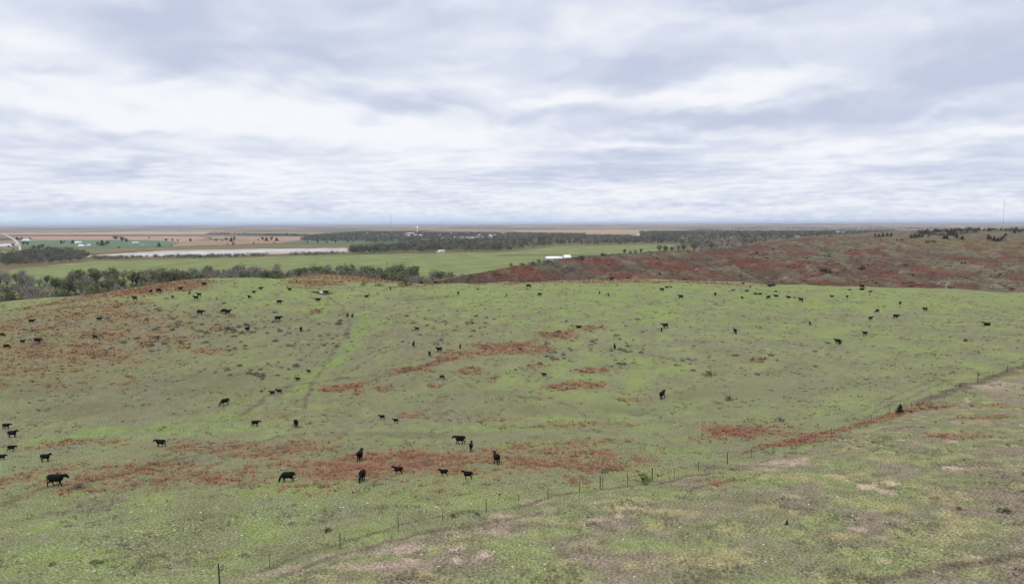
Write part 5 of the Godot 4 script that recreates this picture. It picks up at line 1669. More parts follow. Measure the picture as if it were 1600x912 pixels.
var fields := [
	["pale_tan_field", "pale tan stubble field toward the horizon", Color(0.42, 0.34, 0.25), 0.15, [-3444.9, 4613.5, -5077, 6802.3, -2650.3, 6045.4, -1928.5, 4397.1], 6],
	["dark_ploughed_field", "long dark brown ploughed strip across the plain", Color(0.2, 0.13, 0.115), 0.22, [-2870.7, 3843.5, -3303.3, 4423.7, -2424, 4328.6, -1386.8, 3910.7, -1685.4, 3611], 6],
	["pinkish_stubble_field", "pinkish tan stubble field above the teal field", Color(0.4, 0.27, 0.205), 0.29, [-2053.7, 2912, -2631, 3612.6, -1639.6, 3512.5, -1276.6, 2908.6, -1182.4, 2433.6, -1441.9, 2708], 6],
	["brown_stubble_field", "tan stubble field dotted with round trees", Color(0.33, 0.23, 0.165), 0.36, [-1216.9, 2169.9, -1203.4, 2525.7, -982.3, 2922.3, -812.6, 2719.4, -745.9, 2217.5, -940.4, 1897.5], 6],
	["tan_stubble_field", "tan stubble field below the dark tree line", Color(0.37, 0.265, 0.2), 0.43, [-1557.4, 3549.7, -977.3, 3272.1, -805.3, 2613, -1276.6, 2908.6], 6],
	["tan_upland_field", "wide tan upland field behind the river woods", Color(0.38, 0.285, 0.195), 0.5, [177.9, 3784.8, 1.7, 5438.1, 225.3, 11859.5, 2370.2, 12678.9, 1915, 6831.1, 653.5, 3676], 12],
	["teal_crop_field", "blue-green crop field around the farmsteads", Color(0.13, 0.195, 0.12), 0.57, [-1427.6, 1977.6, -1886.3, 2622, -1777.8, 2758.1, -1385.4, 2648.3, -1119, 2302.9, -928, 1844.6, -1102.5, 1813.5, -1303.8, 1884], 4],
	["green_crop_strip", "blue-green crop strip under the town woods", Color(0.13, 0.19, 0.115), 0.64, [-733.3, 2179.9, -765, 2482, -358, 2397.7, -331, 2216, -481.6, 2148.4], 4],
	["olive_meadow", "olive meadow along the far river bank", Color(0.19, 0.17, 0.1), 0.71, [-1205.7, 1610.7, -1378, 1841.6, -1231.8, 1779.6, -888.1, 1791.7, -312.7, 2093.3, -77.9, 2098, -171.8, 1840.6, -426.3, 1753.9, -640.5, 1712, -856.7, 1525.6, -860.4, 1414, -1056.7, 1525.8], 6],
	["ochre_field", "small ochre field beside the gravel road", Color(0.4, 0.32, 0.17), 0.78, [-984.3, 1313.7, -1176.3, 1571.2, -1138.6, 1567.9, -1017.9, 1397.4], 4],
	["river_sandbed", "broad pale sandbed of the river with thin water", Color(0.47, 0.41, 0.36), 0.85, [-792.5, 1262.7, -706.2, 1256.5, -607.9, 1298.3, -502.9, 1342.9, -332.3, 1480, -266.1, 1581.6, -418.3, 1721, -627.1, 1676.3, -799, 1581.4, -831.9, 1388.4, -826.8, 1327.7], 12],
	["river_water", "shallow pale water threading the river sandbed", Color(0.52, 0.52, 0.54), 0.92, [-798.9, 1292.4, -716.6, 1319.3, -608.1, 1382, -523.9, 1473.4, -389.2, 1600.9, -506.1, 1639.8, -589.3, 1555.2, -699.6, 1495.1, -787.7, 1356.9], 10],
	["green_hayfield", "wide green hayfield between the tree belt and the river", Color(0.205, 0.235, 0.1), 0.99, [-610.6, 812.5, -680.9, 930.2, -678.9, 978, -691.9, 1118.5, -509.3, 1208.1, -298.1, 1326.9, 0.3, 1434.9, 115.7, 1759.3, 460.1, 1889.5, 331.2, 1472.3, 152.9, 1253.4, 64.7, 1146.8, -14.9, 794.2, -126.7, 673.5, -320.5, 681.3, -408.8, 542], 5],
	["dark_field_edge", "dark bare strip crossing the hayfield to the white barn", Color(0.15, 0.135, 0.085), 1.06, [-29.9, 1287.6, 61.7, 1312.1, 235.8, 1257, 230.4, 1228.1, 59.1, 1255.5, -23.4, 1261.7], 1.5],
	["gravel_road", "pale gravel road running away over the plain", Color(0.55, 0.49, 0.42), 1.13, [-3827.7, 5126.9, -2795.5, 3790.2, -2038, 2796.9, -1498.5, 2073.5, -1158.3, 1606.4, -1153.2, 1605.9, -1489.7, 2072.5, -2024.8, 2795, -2781.1, 3787.4, -3804.2, 5121.1], 0.5],
]
var belt_trees := [
	[-361.06, 507.23, "bare", "leafless_tree", 13.77, "leafless grey tree behind the western slope"],
	[-507.72, 682.74, "bare", "leafless_tree", 13.21, "leafless grey tree behind the western slope"],
	[-430.56, 641.34, "bare", "leafless_tree", 11.46, "leafless grey tree behind the western slope"],
	[-553.58, 708.44, "green", "cottonwood_tree", 12.29, "leafy olive cottonwood behind the western slope"],
	[-352.97, 534.96, "bare", "leafless_tree", 10.47, "leafless grey tree behind the western slope"],
	[-373.84, 549.03, "bush", "thicket_bush", 4.98, "low olive thicket bush behind the western slope"],
	[-471.4, 645.4, "bush", "thicket_bush", 4.06, "low olive thicket bush behind the western slope"],
	[-491.44, 621.21, "green", "cottonwood_tree", 11.68, "leafy olive cottonwood behind the western slope"],
	[-539.32, 694.03, "green", "cottonwood_tree", 11.88, "leafy olive cottonwood behind the western slope"],
	[-372.02, 499.42, "bare", "leafless_tree", 11.66, "leafless grey tree behind the western slope"],
	[-355.68, 479.1, "green", "cottonwood_tree", 13.43, "leafy olive cottonwood behind the western slope"],
	[-399.89, 556.27, "bare", "leafless_tree", 12.18, "leafless grey tree behind the western slope"],
	[-460.99, 589.73, "green", "cottonwood_tree", 13.39, "leafy olive cottonwood behind the western slope"],
	[-557.93, 692.88, "bare", "leafless_tree", 12.98, "leafless grey tree behind the western slope"],
	[-511.16, 651.16, "green", "cottonwood_tree", 11.17, "leafy olive cottonwood behind the western slope"],
	[-397.33, 550.71, "bare", "leafless_tree", 13.95, "leafless grey tree behind the western slope"],
	[-435.02, 614.06, "bare", "leafless_tree", 11.75, "leafless grey tree behind the western slope"],
	[-406.61, 523.57, "green", "cottonwood_tree", 11.18, "leafy olive cottonwood behind the western slope"],
	[-424.55, 647.4, "bare", "leafless_tree", 12.31, "leafless grey tree behind the western slope"],
	[-347.36, 527.88, "green", "cottonwood_tree", 9.88, "leafy olive cottonwood behind the western slope"],
	[-532.12, 669.04, "green", "cottonwood_tree", 13.12, "leafy olive cottonwood behind the western slope"],
	[-387.17, 550.47, "bush", "thicket_bush", 5.19, "low olive thicket bush behind the western slope"],
	[-428.04, 532.27, "green", "cottonwood_tree", 11.28, "leafy olive cottonwood behind the western slope"],
	[-420.19, 568.01, "bare", "leafless_tree", 12.25, "leafless grey tree behind the western slope"],
	[-332.79, 484.52, "bare", "leafless_tree", 12.61, "leafless grey tree behind the western slope"],
	[-511.61, 679.72, "bare", "leafless_tree", 14.24, "tall leafless grey tree behind the western slope"],
	[-428.21, 558.92, "bare", "leafless_tree", 11.15, "leafless grey tree behind the western slope"],
	[-349, 494.47, "bare", "leafless_tree", 12.7, "leafless grey tree behind the western slope"],
	[-374.66, 486.28, "bare", "leafless_tree", 9.85, "leafless grey tree behind the western slope"],
	[-464.28, 678.94, "green", "cottonwood_tree", 10.26, "leafy olive cottonwood behind the western slope"],
	[-369.75, 528.32, "bare", "leafless_tree", 10.66, "leafless grey tree behind the western slope"],
	[-331.03, 483.49, "bare", "leafless_tree", 10.47, "leafless grey tree behind the western slope"],
	[-430.54, 661.85, "bare", "leafless_tree", 12.26, "leafless grey tree behind the western slope"],
	[-472.36, 641.42, "bush", "thicket_bush", 4.16, "low olive thicket bush behind the western slope"],
	[-425.39, 547.18, "green", "cottonwood_tree", 13.39, "leafy olive cottonwood behind the western slope"],
	[-526.85, 661.81, "bush", "thicket_bush", 4.12, "low olive thicket bush behind the western slope"],
	[-530.95, 705.97, "green", "cottonwood_tree", 11.24, "leafy olive cottonwood behind the western slope"],
	[-520.19, 676.6, "green", "cottonwood_tree", 9.85, "leafy olive cottonwood behind the western slope"],
	[-543.61, 711.06, "green", "cottonwood_tree", 12.81, "leafy olive cottonwood behind the western slope"],
	[-423.63, 551.34, "green", "cottonwood_tree", 10.54, "leafy olive cottonwood behind the western slope"],
	[-405.8, 602.66, "green", "cottonwood_tree", 13.69, "leafy olive cottonwood behind the western slope"],
	[-384.63, 524.04, "bush", "thicket_bush", 4.22, "low olive thicket bush behind the western slope"],
	[-499.97, 685.7, "green", "cottonwood_tree", 12.35, "leafy olive cottonwood behind the western slope"],
	[-405.42, 611.56, "green", "cottonwood_tree", 11.97, "leafy olive cottonwood behind the western slope"],
	[-507.16, 669.71, "green", "cottonwood_tree", 10.12, "leafy olive cottonwood behind the western slope"],
	[-453.31, 568.09, "bare", "leafless_tree", 13.17, "leafless grey tree behind the western slope"],
	[-413.76, 570.56, "green", "cottonwood_tree", 13.04, "leafy olive cottonwood behind the western slope"],
	[-391.92, 517.25, "bush", "thicket_bush", 5.18, "low olive thicket bush behind the western slope"],
	[-487.76, 640.85, "green", "cottonwood_tree", 10.06, "leafy olive cottonwood behind the western slope"],
	[-334.04, 498.56, "green", "cottonwood_tree", 12.17, "leafy olive cottonwood behind the western slope"],
	[-423.64, 538.85, "green", "cottonwood_tree", 13.53, "leafy olive cottonwood behind the western slope"],
	[-456.44, 656.63, "bare", "leafless_tree", 10.77, "leafless grey tree behind the western slope"],
	[-473.3, 663.32, "bare", "leafless_tree", 11.15, "leafless grey tree behind the western slope"],
	[-356.47, 515.57, "bare", "leafless_tree", 12.01, "leafless grey tree behind the western slope"],
	[-492.4, 683.16, "bare", "leafless_tree", 11.44, "leafless grey tree behind the western slope"],
	[-382.72, 537.31, "bare", "leafless_tree", 13.8, "leafless grey tree behind the western slope"],
	[-423.24, 550.04, "bush", "thicket_bush", 4.08, "low olive thicket bush behind the western slope"],
	[-425.09, 570.76, "green", "cottonwood_tree", 10.37, "leafy olive cottonwood behind the western slope"],
	[-396.81, 547.51, "bush", "thicket_bush", 4.28, "low olive thicket bush behind the western slope"],
	[-431.89, 653.53, "bush", "thicket_bush", 3.72, "low olive thicket bush behind the western slope"],
	[-415.92, 633.21, "green", "cottonwood_tree", 12.02, "leafy olive cottonwood behind the western slope"],
	[-358.33, 492.66, "bush", "thicket_bush", 4.36, "low olive thicket bush behind the western slope"],
	[-484.27, 624.2, "green", "cottonwood_tree", 12.96, "leafy olive cottonwood behind the western slope"],
	[-478.13, 666.62, "bush", "thicket_bush", 5.23, "low olive thicket bush behind the western slope"],
	[-423.79, 559.18, "bare", "leafless_tree", 9.85, "leafless grey tree behind the western slope"],
	[-333.86, 483.3, "green", "cottonwood_tree", 11.35, "leafy olive cottonwood behind the western slope"],
	[-338.84, 503.48, "bare", "leafless_tree", 13.43, "leafless grey tree behind the western slope"],
	[-472.14, 607.22, "bare", "leafless_tree", 10.01, "leafless grey tree behind the western slope"],
	[-443.32, 624.73, "bare", "leafless_tree", 12.45, "leafless grey tree behind the western slope"],
	[-488.17, 657.41, "bare", "leafless_tree", 12.73, "leafless grey tree behind the western slope"],
	[-426.84, 656.76, "bare", "leafless_tree", 10.09, "leafless grey tree behind the western slope"],
	[-481.63, 621.68, "green", "cottonwood_tree", 13.36, "leafy olive cottonwood behind the western slope"],
	[-364.09, 491.81, "green", "cottonwood_tree", 11.44, "leafy olive cottonwood behind the western slope"],
	[-357.94, 507.1, "bare", "leafless_tree", 14.14, "tall leafless grey tree behind the western slope"],
	[-506.81, 630.71, "bush", "thicket_bush", 3.7, "low olive thicket bush behind the western slope"],
	[-390.17, 551.51, "green", "cottonwood_tree", 11.1, "leafy olive cottonwood behind the western slope"],
	[-458.75, 587.37, "green", "cottonwood_tree", 11.88, "leafy olive cottonwood behind the western slope"],
	[-454.8, 630.65, "green", "cottonwood_tree", 9.91, "leafy olive cottonwood behind the western slope"],
	[-381.21, 490.91, "bare", "leafless_tree", 12.64, "leafless grey tree behind the western slope"],
	[-478.11, 596.37, "bare", "leafless_tree", 13.48, "leafless grey tree behind the western slope"],
	[-532.75, 703.16, "bare", "leafless_tree", 13.06, "leafless grey tree behind the western slope"],
	[-455.01, 575.95, "bush", "thicket_bush", 4.06, "low olive thicket bush behind the western slope"],
	[-518.02, 719.05, "bare", "leafless_tree", 12.06, "leafless grey tree behind the western slope"],
	[-456.2, 681.53, "bush", "thicket_bush", 5.01, "low olive thicket bush behind the western slope"],
	[-377.03, 675.05, "green", "cottonwood_tree", 12.15, "leafy olive cottonwood behind the long side of the red knoll"],
	[-436, 675.39, "bare", "leafless_tree", 11.23, "leafless grey tree behind the long side of the red knoll"],
	[-303.29, 518.58, "bare", "leafless_tree", 13.82, "leafless grey tree behind the long side of the red knoll"],
	[-444.28, 694.14, "green", "cottonwood_tree", 13.83, "leafy olive cottonwood behind the long side of the red knoll"],
	[-440.42, 681.84, "green", "cottonwood_tree", 14.11, "tall leafy olive cottonwood behind the long side of the red knoll"],
	[-365.07, 559.59, "green", "cottonwood_tree", 13.54, "leafy olive cottonwood behind the western slope"],
	[-363.61, 598.72, "green", "cottonwood_tree", 11.28, "leafy olive cottonwood behind the long side of the red knoll"],
	[-360.16, 590.38, "green", "cottonwood_tree", 11.77, "leafy olive cottonwood behind the long side of the red knoll"],
	[-373.91, 699.7, "green", "cottonwood_tree", 13.42, "leafy olive cottonwood behind the top of the red knoll"],
	[-335.37, 621.66, "green", "cottonwood_tree", 11.36, "leafy olive cottonwood behind the long side of the red knoll"],
	[-317.83, 505.9, "bare", "leafless_tree", 11.06, "leafless grey tree behind the long side of the red knoll"],
	[-364.41, 567.48, "bush", "thicket_bush", 4.33, "low olive thicket bush behind the long side of the red knoll"],
	[-367.1, 696.06, "green", "cottonwood_tree", 13.57, "leafy olive cottonwood behind the top of the red knoll"],
	[-322.02, 582.48, "green", "cottonwood_tree", 12.51, "leafy olive cottonwood behind the long side of the red knoll"],
	[-388, 654.73, "bare", "leafless_tree", 10.69, "leafless grey tree behind the long side of the red knoll"],
	[-389.58, 626.9, "bare", "leafless_tree", 13.28, "leafless grey tree behind the long side of the red knoll"],
	[-416.37, 700.25, "green", "cottonwood_tree", 14.83, "tall leafy olive cottonwood behind the long side of the red knoll"],
	[-429.34, 699.49, "green", "cottonwood_tree", 15.34, "tall leafy olive cottonwood behind the long side of the red knoll"],
	[-316.71, 514.09, "green", "cottonwood_tree", 11.62, "leafy olive cottonwood behind the long side of the red knoll"],
	[-427.4, 659.11, "bare", "leafless_tree", 13.96, "leafless grey tree behind the western slope"],
	[-421.7, 657.12, "green", "cottonwood_tree", 13.57, "leafy olive cottonwood behind the long side of the red knoll"],
	[-376.16, 644.39, "green", "cottonwood_tree", 14.78, "tall leafy olive cottonwood behind the long side of the red knoll"],
	[-316.44, 539.08, "bare", "leafless_tree", 14.18, "tall leafless grey tree behind the long side of the red knoll"],
	[-405.95, 711.08, "bare", "leafless_tree", 13.86, "leafless grey tree behind the long side of the red knoll"],
	[-353.99, 640.61, "bush", "thicket_bush", 5.59, "low olive thicket bush behind the long side of the red knoll"],
	[-316.29, 594.59, "bare", "leafless_tree", 12.5, "leafless grey tree behind the top of the red knoll"],
	[-313.8, 523.53, "green", "cottonwood_tree", 15.56, "tall leafy olive cottonwood behind the long side of the red knoll"],
	[-314.19, 506.68, "green", "cottonwood_tree", 15.24, "tall leafy olive cottonwood behind the long side of the red knoll"],
	[-283.45, 527.6, "green", "cottonwood_tree", 11.22, "leafy olive cottonwood behind the top of the red knoll"],
	[-415.31, 644.95, "green", "cottonwood_tree", 11.17, "leafy olive cottonwood behind the long side of the red knoll"],
	[-321.09, 531.05, "green", "cottonwood_tree", 13.78, "leafy olive cottonwood behind the long side of the red knoll"],
	[-412.42, 656.81, "bare", "leafless_tree", 12, "leafless grey tree behind the long side of the red knoll"],
	[-281.07, 513.23, "green", "cottonwood_tree", 15.3, "leafy olive cottonwood behind the long side of the red knoll"],
	[-292.71, 509.83, "bush", "thicket_bush", 4.42, "low olive thicket bush behind the long side of the red knoll"],
	[-454.37, 716.27, "green", "cottonwood_tree", 10.81, "leafy olive cottonwood behind the long side of the red knoll"],
	[-353.2, 556.62, "bare", "leafless_tree", 14.3, "tall leafless grey tree behind the long side of the red knoll"],
	[-338.14, 579.67, "green", "cottonwood_tree", 10.7, "leafy olive cottonwood behind the long side of the red knoll"],
	[-290.88, 508.49, "bush", "thicket_bush", 3.96, "low olive thicket bush behind the long side of the red knoll"],
	[-301.1, 567.71, "bush", "thicket_bush", 5.09, "low olive thicket bush behind the top of the red knoll"],
	[-347.21, 582.29, "green", "cottonwood_tree", 14.26, "tall leafy olive cottonwood behind the long side of the red knoll"],
	[-417.29, 681.89, "green", "cottonwood_tree", 15.02, "tall leafy olive cottonwood behind the long side of the red knoll"],
	[-300.11, 530.42, "green", "cottonwood_tree", 12.46, "leafy olive cottonwood behind the long side of the red knoll"],
	[-375.6, 653.4, "bush", "thicket_bush", 4.55, "low olive thicket bush behind the long side of the red knoll"],
	[-353.33, 615.1, "green", "cottonwood_tree", 13.54, "leafy olive cottonwood behind the long side of the red knoll"],
	[-313.33, 511.1, "green", "cottonwood_tree", 12.19, "leafy olive cottonwood behind the long side of the red knoll"],
	[-269.54, 511.1, "green", "cottonwood_tree", 13.21, "leafy olive cottonwood behind the top of the red knoll"],
	[-308.76, 511.97, "green", "cottonwood_tree", 15.5, "tall leafy olive cottonwood behind the long side of the red knoll"],
	[-303.15, 576.54, "bare", "leafless_tree", 13.02, "leafless grey tree behind the top of the red knoll"],
	[-400.34, 638.82, "green", "cottonwood_tree", 12.8, "leafy olive cottonwood behind the long side of the red knoll"],
	[-368.98, 573.77, "green", "cottonwood_tree", 13.69, "leafy olive cottonwood behind the long side of the red knoll"],
	[-424.97, 660.91, "green", "cottonwood_tree", 14.65, "tall leafy olive cottonwood behind the long side of the red knoll"],
	[-421.55, 669.73, "bare", "leafless_tree", 14.9, "tall leafless grey tree behind the long side of the red knoll"],
	[-296.12, 543.04, "green", "cottonwood_tree", 12.65, "leafy olive cottonwood behind the long side of the red knoll"],
	[-298.65, 530.67, "green", "cottonwood_tree", 12.78, "leafy olive cottonwood behind the long side of the red knoll"],
	[-339.32, 599.55, "bush", "thicket_bush", 4.71, "low olive thicket bush behind the long side of the red knoll"],
	[-270.58, 505.1, "green", "cottonwood_tree", 13.02, "leafy olive cottonwood behind the top of the red knoll"],
	[-447.11, 696.82, "green", "cottonwood_tree", 12.54, "leafy olive cottonwood behind the long side of the red knoll"],
	[-335.06, 576.2, "bush", "thicket_bush", 3.96, "low olive thicket bush behind the long side of the red knoll"],
	[-325.6, 528.35, "green", "cottonwood_tree", 14.55, "tall leafy olive cottonwood behind the long side of the red knoll"],
	[-292.22, 555.04, "green", "cottonwood_tree", 12.14, "leafy olive cottonwood behind the top of the red knoll"],
	[-380.82, 583.64, "green", "cottonwood_tree", 15.53, "tall leafy olive cottonwood behind the western slope"],
	[-419.75, 717.92, "green", "cottonwood_tree", 14.77, "tall leafy olive cottonwood behind the long side of the red knoll"],
	[-331.04, 615.9, "bush", "thicket_bush", 4.9, "low olive thicket bush behind the top of the red knoll"],
	[-335.46, 587.42, "bush", "thicket_bush", 4.16, "low olive thicket bush behind the long side of the red knoll"],
	[-307.4, 542.47, "bush", "thicket_bush", 3.96, "low olive thicket bush behind the long side of the red knoll"],
	[-284.81, 541.36, "bare", "leafless_tree", 14.99, "leafless grey tree behind the top of the red knoll"],
	[-428.44, 673.09, "green", "cottonwood_tree", 12.97, "leafy olive cottonwood behind the long side of the red knoll"],
	[-317.61, 519.52, "green", "cottonwood_tree", 12.9, "leafy olive cottonwood behind the long side of the red knoll"],
	[-389.05, 603.71, "green", "cottonwood_tree", 14.18, "tall leafy olive cottonwood behind the long side of the red knoll"],
	[-318.62, 606.9, "green", "cottonwood_tree", 15.29, "leafy olive cottonwood behind the top of the red knoll"],
	[-337.92, 568.75, "green", "cottonwood_tree", 10.76, "leafy olive cottonwood behind the long side of the red knoll"],
	[-450.68, 705.96, "green", "cottonwood_tree", 15.56, "tall leafy olive cottonwood behind the long side of the red knoll"],
	[-319.13, 605.88, "green", "cottonwood_tree", 13.61, "leafy olive cottonwood behind the top of the red knoll"],
	[-363.76, 683.8, "bare", "leafless_tree", 12.34, "leafless grey tree behind the top of the red knoll"],
	[-312.27, 514.93, "bare", "leafless_tree", 12.34, "leafless grey tree behind the long side of the red knoll"],
	[-359.62, 617.11, "bare", "leafless_tree", 11.4, "leafless grey tree behind the long side of the red knoll"],
	[-319.34, 714.12, "green", "cottonwood_tree", 14.92, "leafy olive cottonwood behind the top of the red knoll"],
	[-307.69, 641.27, "green", "cottonwood_tree", 14.31, "leafy olive cottonwood behind the top of the red knoll"],
	[-292.15, 657.94, "green", "cottonwood_tree", 14.61, "leafy olive cottonwood behind the top of the red knoll"],
	[-361.31, 653.69, "green", "cottonwood_tree", 16.72, "tall leafy olive cottonwood behind the long side of the red knoll"],
	[-363.34, 696.76, "bare", "leafless_tree", 17.06, "tall leafless grey tree behind the top of the red knoll"],
	[-310.7, 713.58, "bush", "thicket_bush", 5.61, "low olive thicket bush behind the green crest"],
	[-319.95, 625.46, "bush", "thicket_bush", 6.3, "low olive thicket bush behind the top of the red knoll"],
	[-283.89, 615.87, "bare", "leafless_tree", 13.38, "leafless grey tree behind the top of the red knoll"],
	[-369.46, 717.64, "green", "cottonwood_tree", 13.65, "leafy olive cottonwood behind the top of the red knoll"],
	[-289.31, 633.72, "bare", "leafless_tree", 17.65, "tall leafless grey tree behind the top of the red knoll"],
	[-293.77, 658.22, "bare", "leafless_tree", 16.3, "tall leafless grey tree behind the top of the red knoll"],
	[-295, 629.74, "bush", "thicket_bush", 6.39, "low olive thicket bush behind the top of the red knoll"],
	[-314.04, 706.62, "bush", "thicket_bush", 5.7, "low olive thicket bush behind the top of the red knoll"],
	[-347.2, 672.1, "green", "cottonwood_tree", 13.47, "leafy olive cottonwood behind the top of the red knoll"],
	[-345.7, 674.53, "bare", "leafless_tree", 16.82, "tall leafless grey tree behind the top of the red knoll"],
	[-318.58, 603.21, "green", "cottonwood_tree", 17, "tall leafy olive cottonwood behind the top of the red knoll"],
	[-324.76, 696.96, "bush", "thicket_bush", 6.41, "low olive thicket bush behind the top of the red knoll"],
	[-330.26, 673.1, "green", "cottonwood_tree", 16.61, "tall leafy olive cottonwood behind the top of the red knoll"],
	[-340.66, 623.24, "bush", "thicket_bush", 5.01, "low olive thicket bush behind the long side of the red knoll"],
	[-318.91, 717.99, "green", "cottonwood_tree", 14.63, "leafy olive cottonwood behind the top of the red knoll"],
	[-347.05, 648.55, "bare", "leafless_tree", 15.87, "tall leafless grey tree behind the top of the red knoll"],
	[-348.14, 655.52, "green", "cottonwood_tree", 15.21, "leafy olive cottonwood behind the top of the red knoll"],
	[-316.75, 642.54, "bare", "leafless_tree", 15.59, "tall leafless grey tree behind the top of the red knoll"],
	[-338.55, 669.04, "bare", "leafless_tree", 15.24, "leafless grey tree behind the top of the red knoll"],
	[-346.22, 692.02, "green", "cottonwood_tree", 13.89, "leafy olive cottonwood behind the top of the red knoll"],
	[-349.53, 658.62, "green", "cottonwood_tree", 15.41, "leafy olive cottonwood behind the top of the red knoll"],
	[-361.7, 678.18, "bush", "thicket_bush", 5.92, "low olive thicket bush behind the top of the red knoll"],
	[-325.05, 690.59, "bare", "leafless_tree", 15.63, "tall leafless grey tree behind the top of the red knoll"],
	[-367.66, 695.25, "green", "cottonwood_tree", 13.92, "leafy olive cottonwood behind the top of the red knoll"],
	[-274.23, 623.93, "bare", "leafless_tree", 15.49, "leafless grey tree behind the green crest"],
	[-364.18, 697.28, "bare", "leafless_tree", 15.72, "tall leafless grey tree behind the top of the red knoll"],
	[-329.39, 655.88, "green", "cottonwood_tree", 13.36, "leafy olive cottonwood behind the top of the red knoll"],
	[-352.3, 693.25, "bush", "thicket_bush", 5.34, "low olive thicket bush behind the top of the red knoll"],
	[-311.51, 715.22, "bare", "leafless_tree", 14.14, "leafless grey tree behind the green crest"],
	[-287.3, 628.03, "bare", "leafless_tree", 16.42, "tall leafless grey tree behind the top of the red knoll"],
	[-312.44, 661.35, "bush", "thicket_bush", 6.06, "low olive thicket bush behind the top of the red knoll"],
	[-320.64, 716.52, "green", "cottonwood_tree", 16, "tall leafy olive cottonwood behind the top of the red knoll"],
	[-348.09, 719.05, "bush", "thicket_bush", 5.7, "low olive thicket bush behind the top of the red knoll"],
	[-332.3, 634.55, "bush", "thicket_bush", 6.11, "low olive thicket bush behind the top of the red knoll"],
	[-345.23, 659.98, "bush", "thicket_bush", 6.06, "low olive thicket bush behind the top of the red knoll"],
	[-326.73, 727.02, "green", "cottonwood_tree", 14.03, "leafy olive cottonwood behind the top of the red knoll"],
	[-319.56, 636.56, "green", "cottonwood_tree", 17.46, "tall leafy olive cottonwood behind the top of the red knoll"],
	[-315.66, 697.46, "bush", "thicket_bush", 6.31, "low olive thicket bush behind the top of the red knoll"],
	[-359.26, 668.62, "green", "cottonwood_tree", 13.79, "leafy olive cottonwood behind the top of the red knoll"],
	[-300.5, 633.7, "green", "cottonwood_tree", 15.45, "leafy olive cottonwood behind the top of the red knoll"],
	[-334.45, 622.64, "bush", "thicket_bush", 6.01, "low olive thicket bush behind the top of the red knoll"],
	[-274.42, 600.48, "green", "cottonwood_tree", 17.34, "tall leafy olive cottonwood behind the top of the red knoll"],
	[-346.13, 703.26, "bare", "leafless_tree", 14.85, "leafless grey tree behind the top of the red knoll"],
	[-329.79, 637.03, "bare", "leafless_tree", 16.1, "tall leafless grey tree behind the top of the red knoll"],
	[-296.25, 657.16, "bare", "leafless_tree", 16.9, "tall leafless grey tree behind the top of the red knoll"],
	[-307.14, 655.17, "green", "cottonwood_tree", 15.74, "tall leafy olive cottonwood behind the top of the red knoll"],
	[-380.73, 689.27, "bush", "thicket_bush", 6.39, "low olive thicket bush behind the long side of the red knoll"],
	[-272.28, 686.34, "bush", "thicket_bush", 6.33, "low olive thicket bush behind the green crest"],
	[-283.74, 678.67, "bare", "leafless_tree", 13.85, "leafless grey tree behind the green crest"],
	[-202.09, 633.31, "bush", "thicket_bush", 6.4, "low olive thicket bush behind the green crest"],
	[-276.55, 635.93, "bush", "thicket_bush", 5.22, "low olive thicket bush behind the green crest"],
	[-243.31, 725.88, "bush", "thicket_bush", 5.76, "low olive thicket bush behind the green crest"],
	[-254.22, 677.12, "bare", "leafless_tree", 17.13, "tall leafless grey tree behind the green crest"],
	[-202.4, 708.77, "bare", "leafless_tree", 17.38, "tall leafless grey tree behind the red mound"],
	[-214.03, 637.04, "green", "cottonwood_tree", 15.65, "tall leafy olive cottonwood behind the green crest"],
	[-232.54, 676.45, "bare", "leafless_tree", 15.38, "leafless grey tree behind the green crest"],
	[-261.65, 678.4, "bare", "leafless_tree", 16.4, "tall leafless grey tree behind the green crest"],
	[-231.56, 654.2, "bush", "thicket_bush", 5.4, "low olive thicket bush behind the green crest"],
	[-229.66, 715.16, "bush", "thicket_bush", 6.17, "low olive thicket bush behind the green crest"],
	[-221.22, 615.12, "green", "cottonwood_tree", 17.37, "tall leafy olive cottonwood behind the green crest"],
	[-290.33, 674.57, "bare", "leafless_tree", 15.79, "tall leafless grey tree behind the green crest"],
	[-271.06, 663.14, "bush", "thicket_bush", 5.12, "low olive thicket bush behind the green crest"],
	[-285.75, 693.63, "green", "cottonwood_tree", 14.84, "leafy olive cottonwood behind the green crest"],
	[-248.06, 722.31, "bare", "leafless_tree", 13.53, "leafless grey tree behind the green crest"],
	[-218.42, 671.71, "bare", "leafless_tree", 14.81, "leafless grey tree behind the green crest"],
	[-234.74, 603.04, "bare", "leafless_tree", 14.68, "leafless grey tree behind the green crest"],
	[-221.09, 633.37, "green", "cottonwood_tree", 15.73, "tall leafy olive cottonwood behind the green crest"],
	[-211.13, 625.73, "green", "cottonwood_tree", 15.81, "tall leafy olive cottonwood behind the green crest"],
	[-269.59, 653.49, "bare", "leafless_tree", 14.14, "leafless grey tree behind the green crest"],
	[-200.75, 664.51, "bare", "leafless_tree", 16.69, "tall leafless grey tree behind the green crest"],
	[-205.61, 714.7, "bush", "thicket_bush", 6.4, "low olive thicket bush behind the red mound"],
	[-192.81, 648.46, "bush", "thicket_bush", 5.76, "low olive thicket bush behind the red mound"],
	[-247.26, 642.52, "bare", "leafless_tree", 15.67, "tall leafless grey tree behind the green crest"],
	[-240.5, 670.85, "bare", "leafless_tree", 14.39, "leafless grey tree behind the green crest"],
	[-255.26, 636.36, "green", "cottonwood_tree", 13.65, "leafy olive cottonwood behind the green crest"],
	[-189.67, 631.59, "bare", "leafless_tree", 13.63, "leafless grey tree behind the green crest"],
	[-259.79, 671.86, "bare", "leafless_tree", 15.6, "tall leafless grey tree behind the green crest"],
	[-292.55, 709.09, "bush", "thicket_bush", 5.39, "low olive thicket bush behind the green crest"],
	[-278.06, 667.47, "bare", "leafless_tree", 14.47, "leafless grey tree behind the green crest"],
	[-198.11, 702.41, "bush", "thicket_bush", 5.35, "low olive thicket bush behind the red mound"],
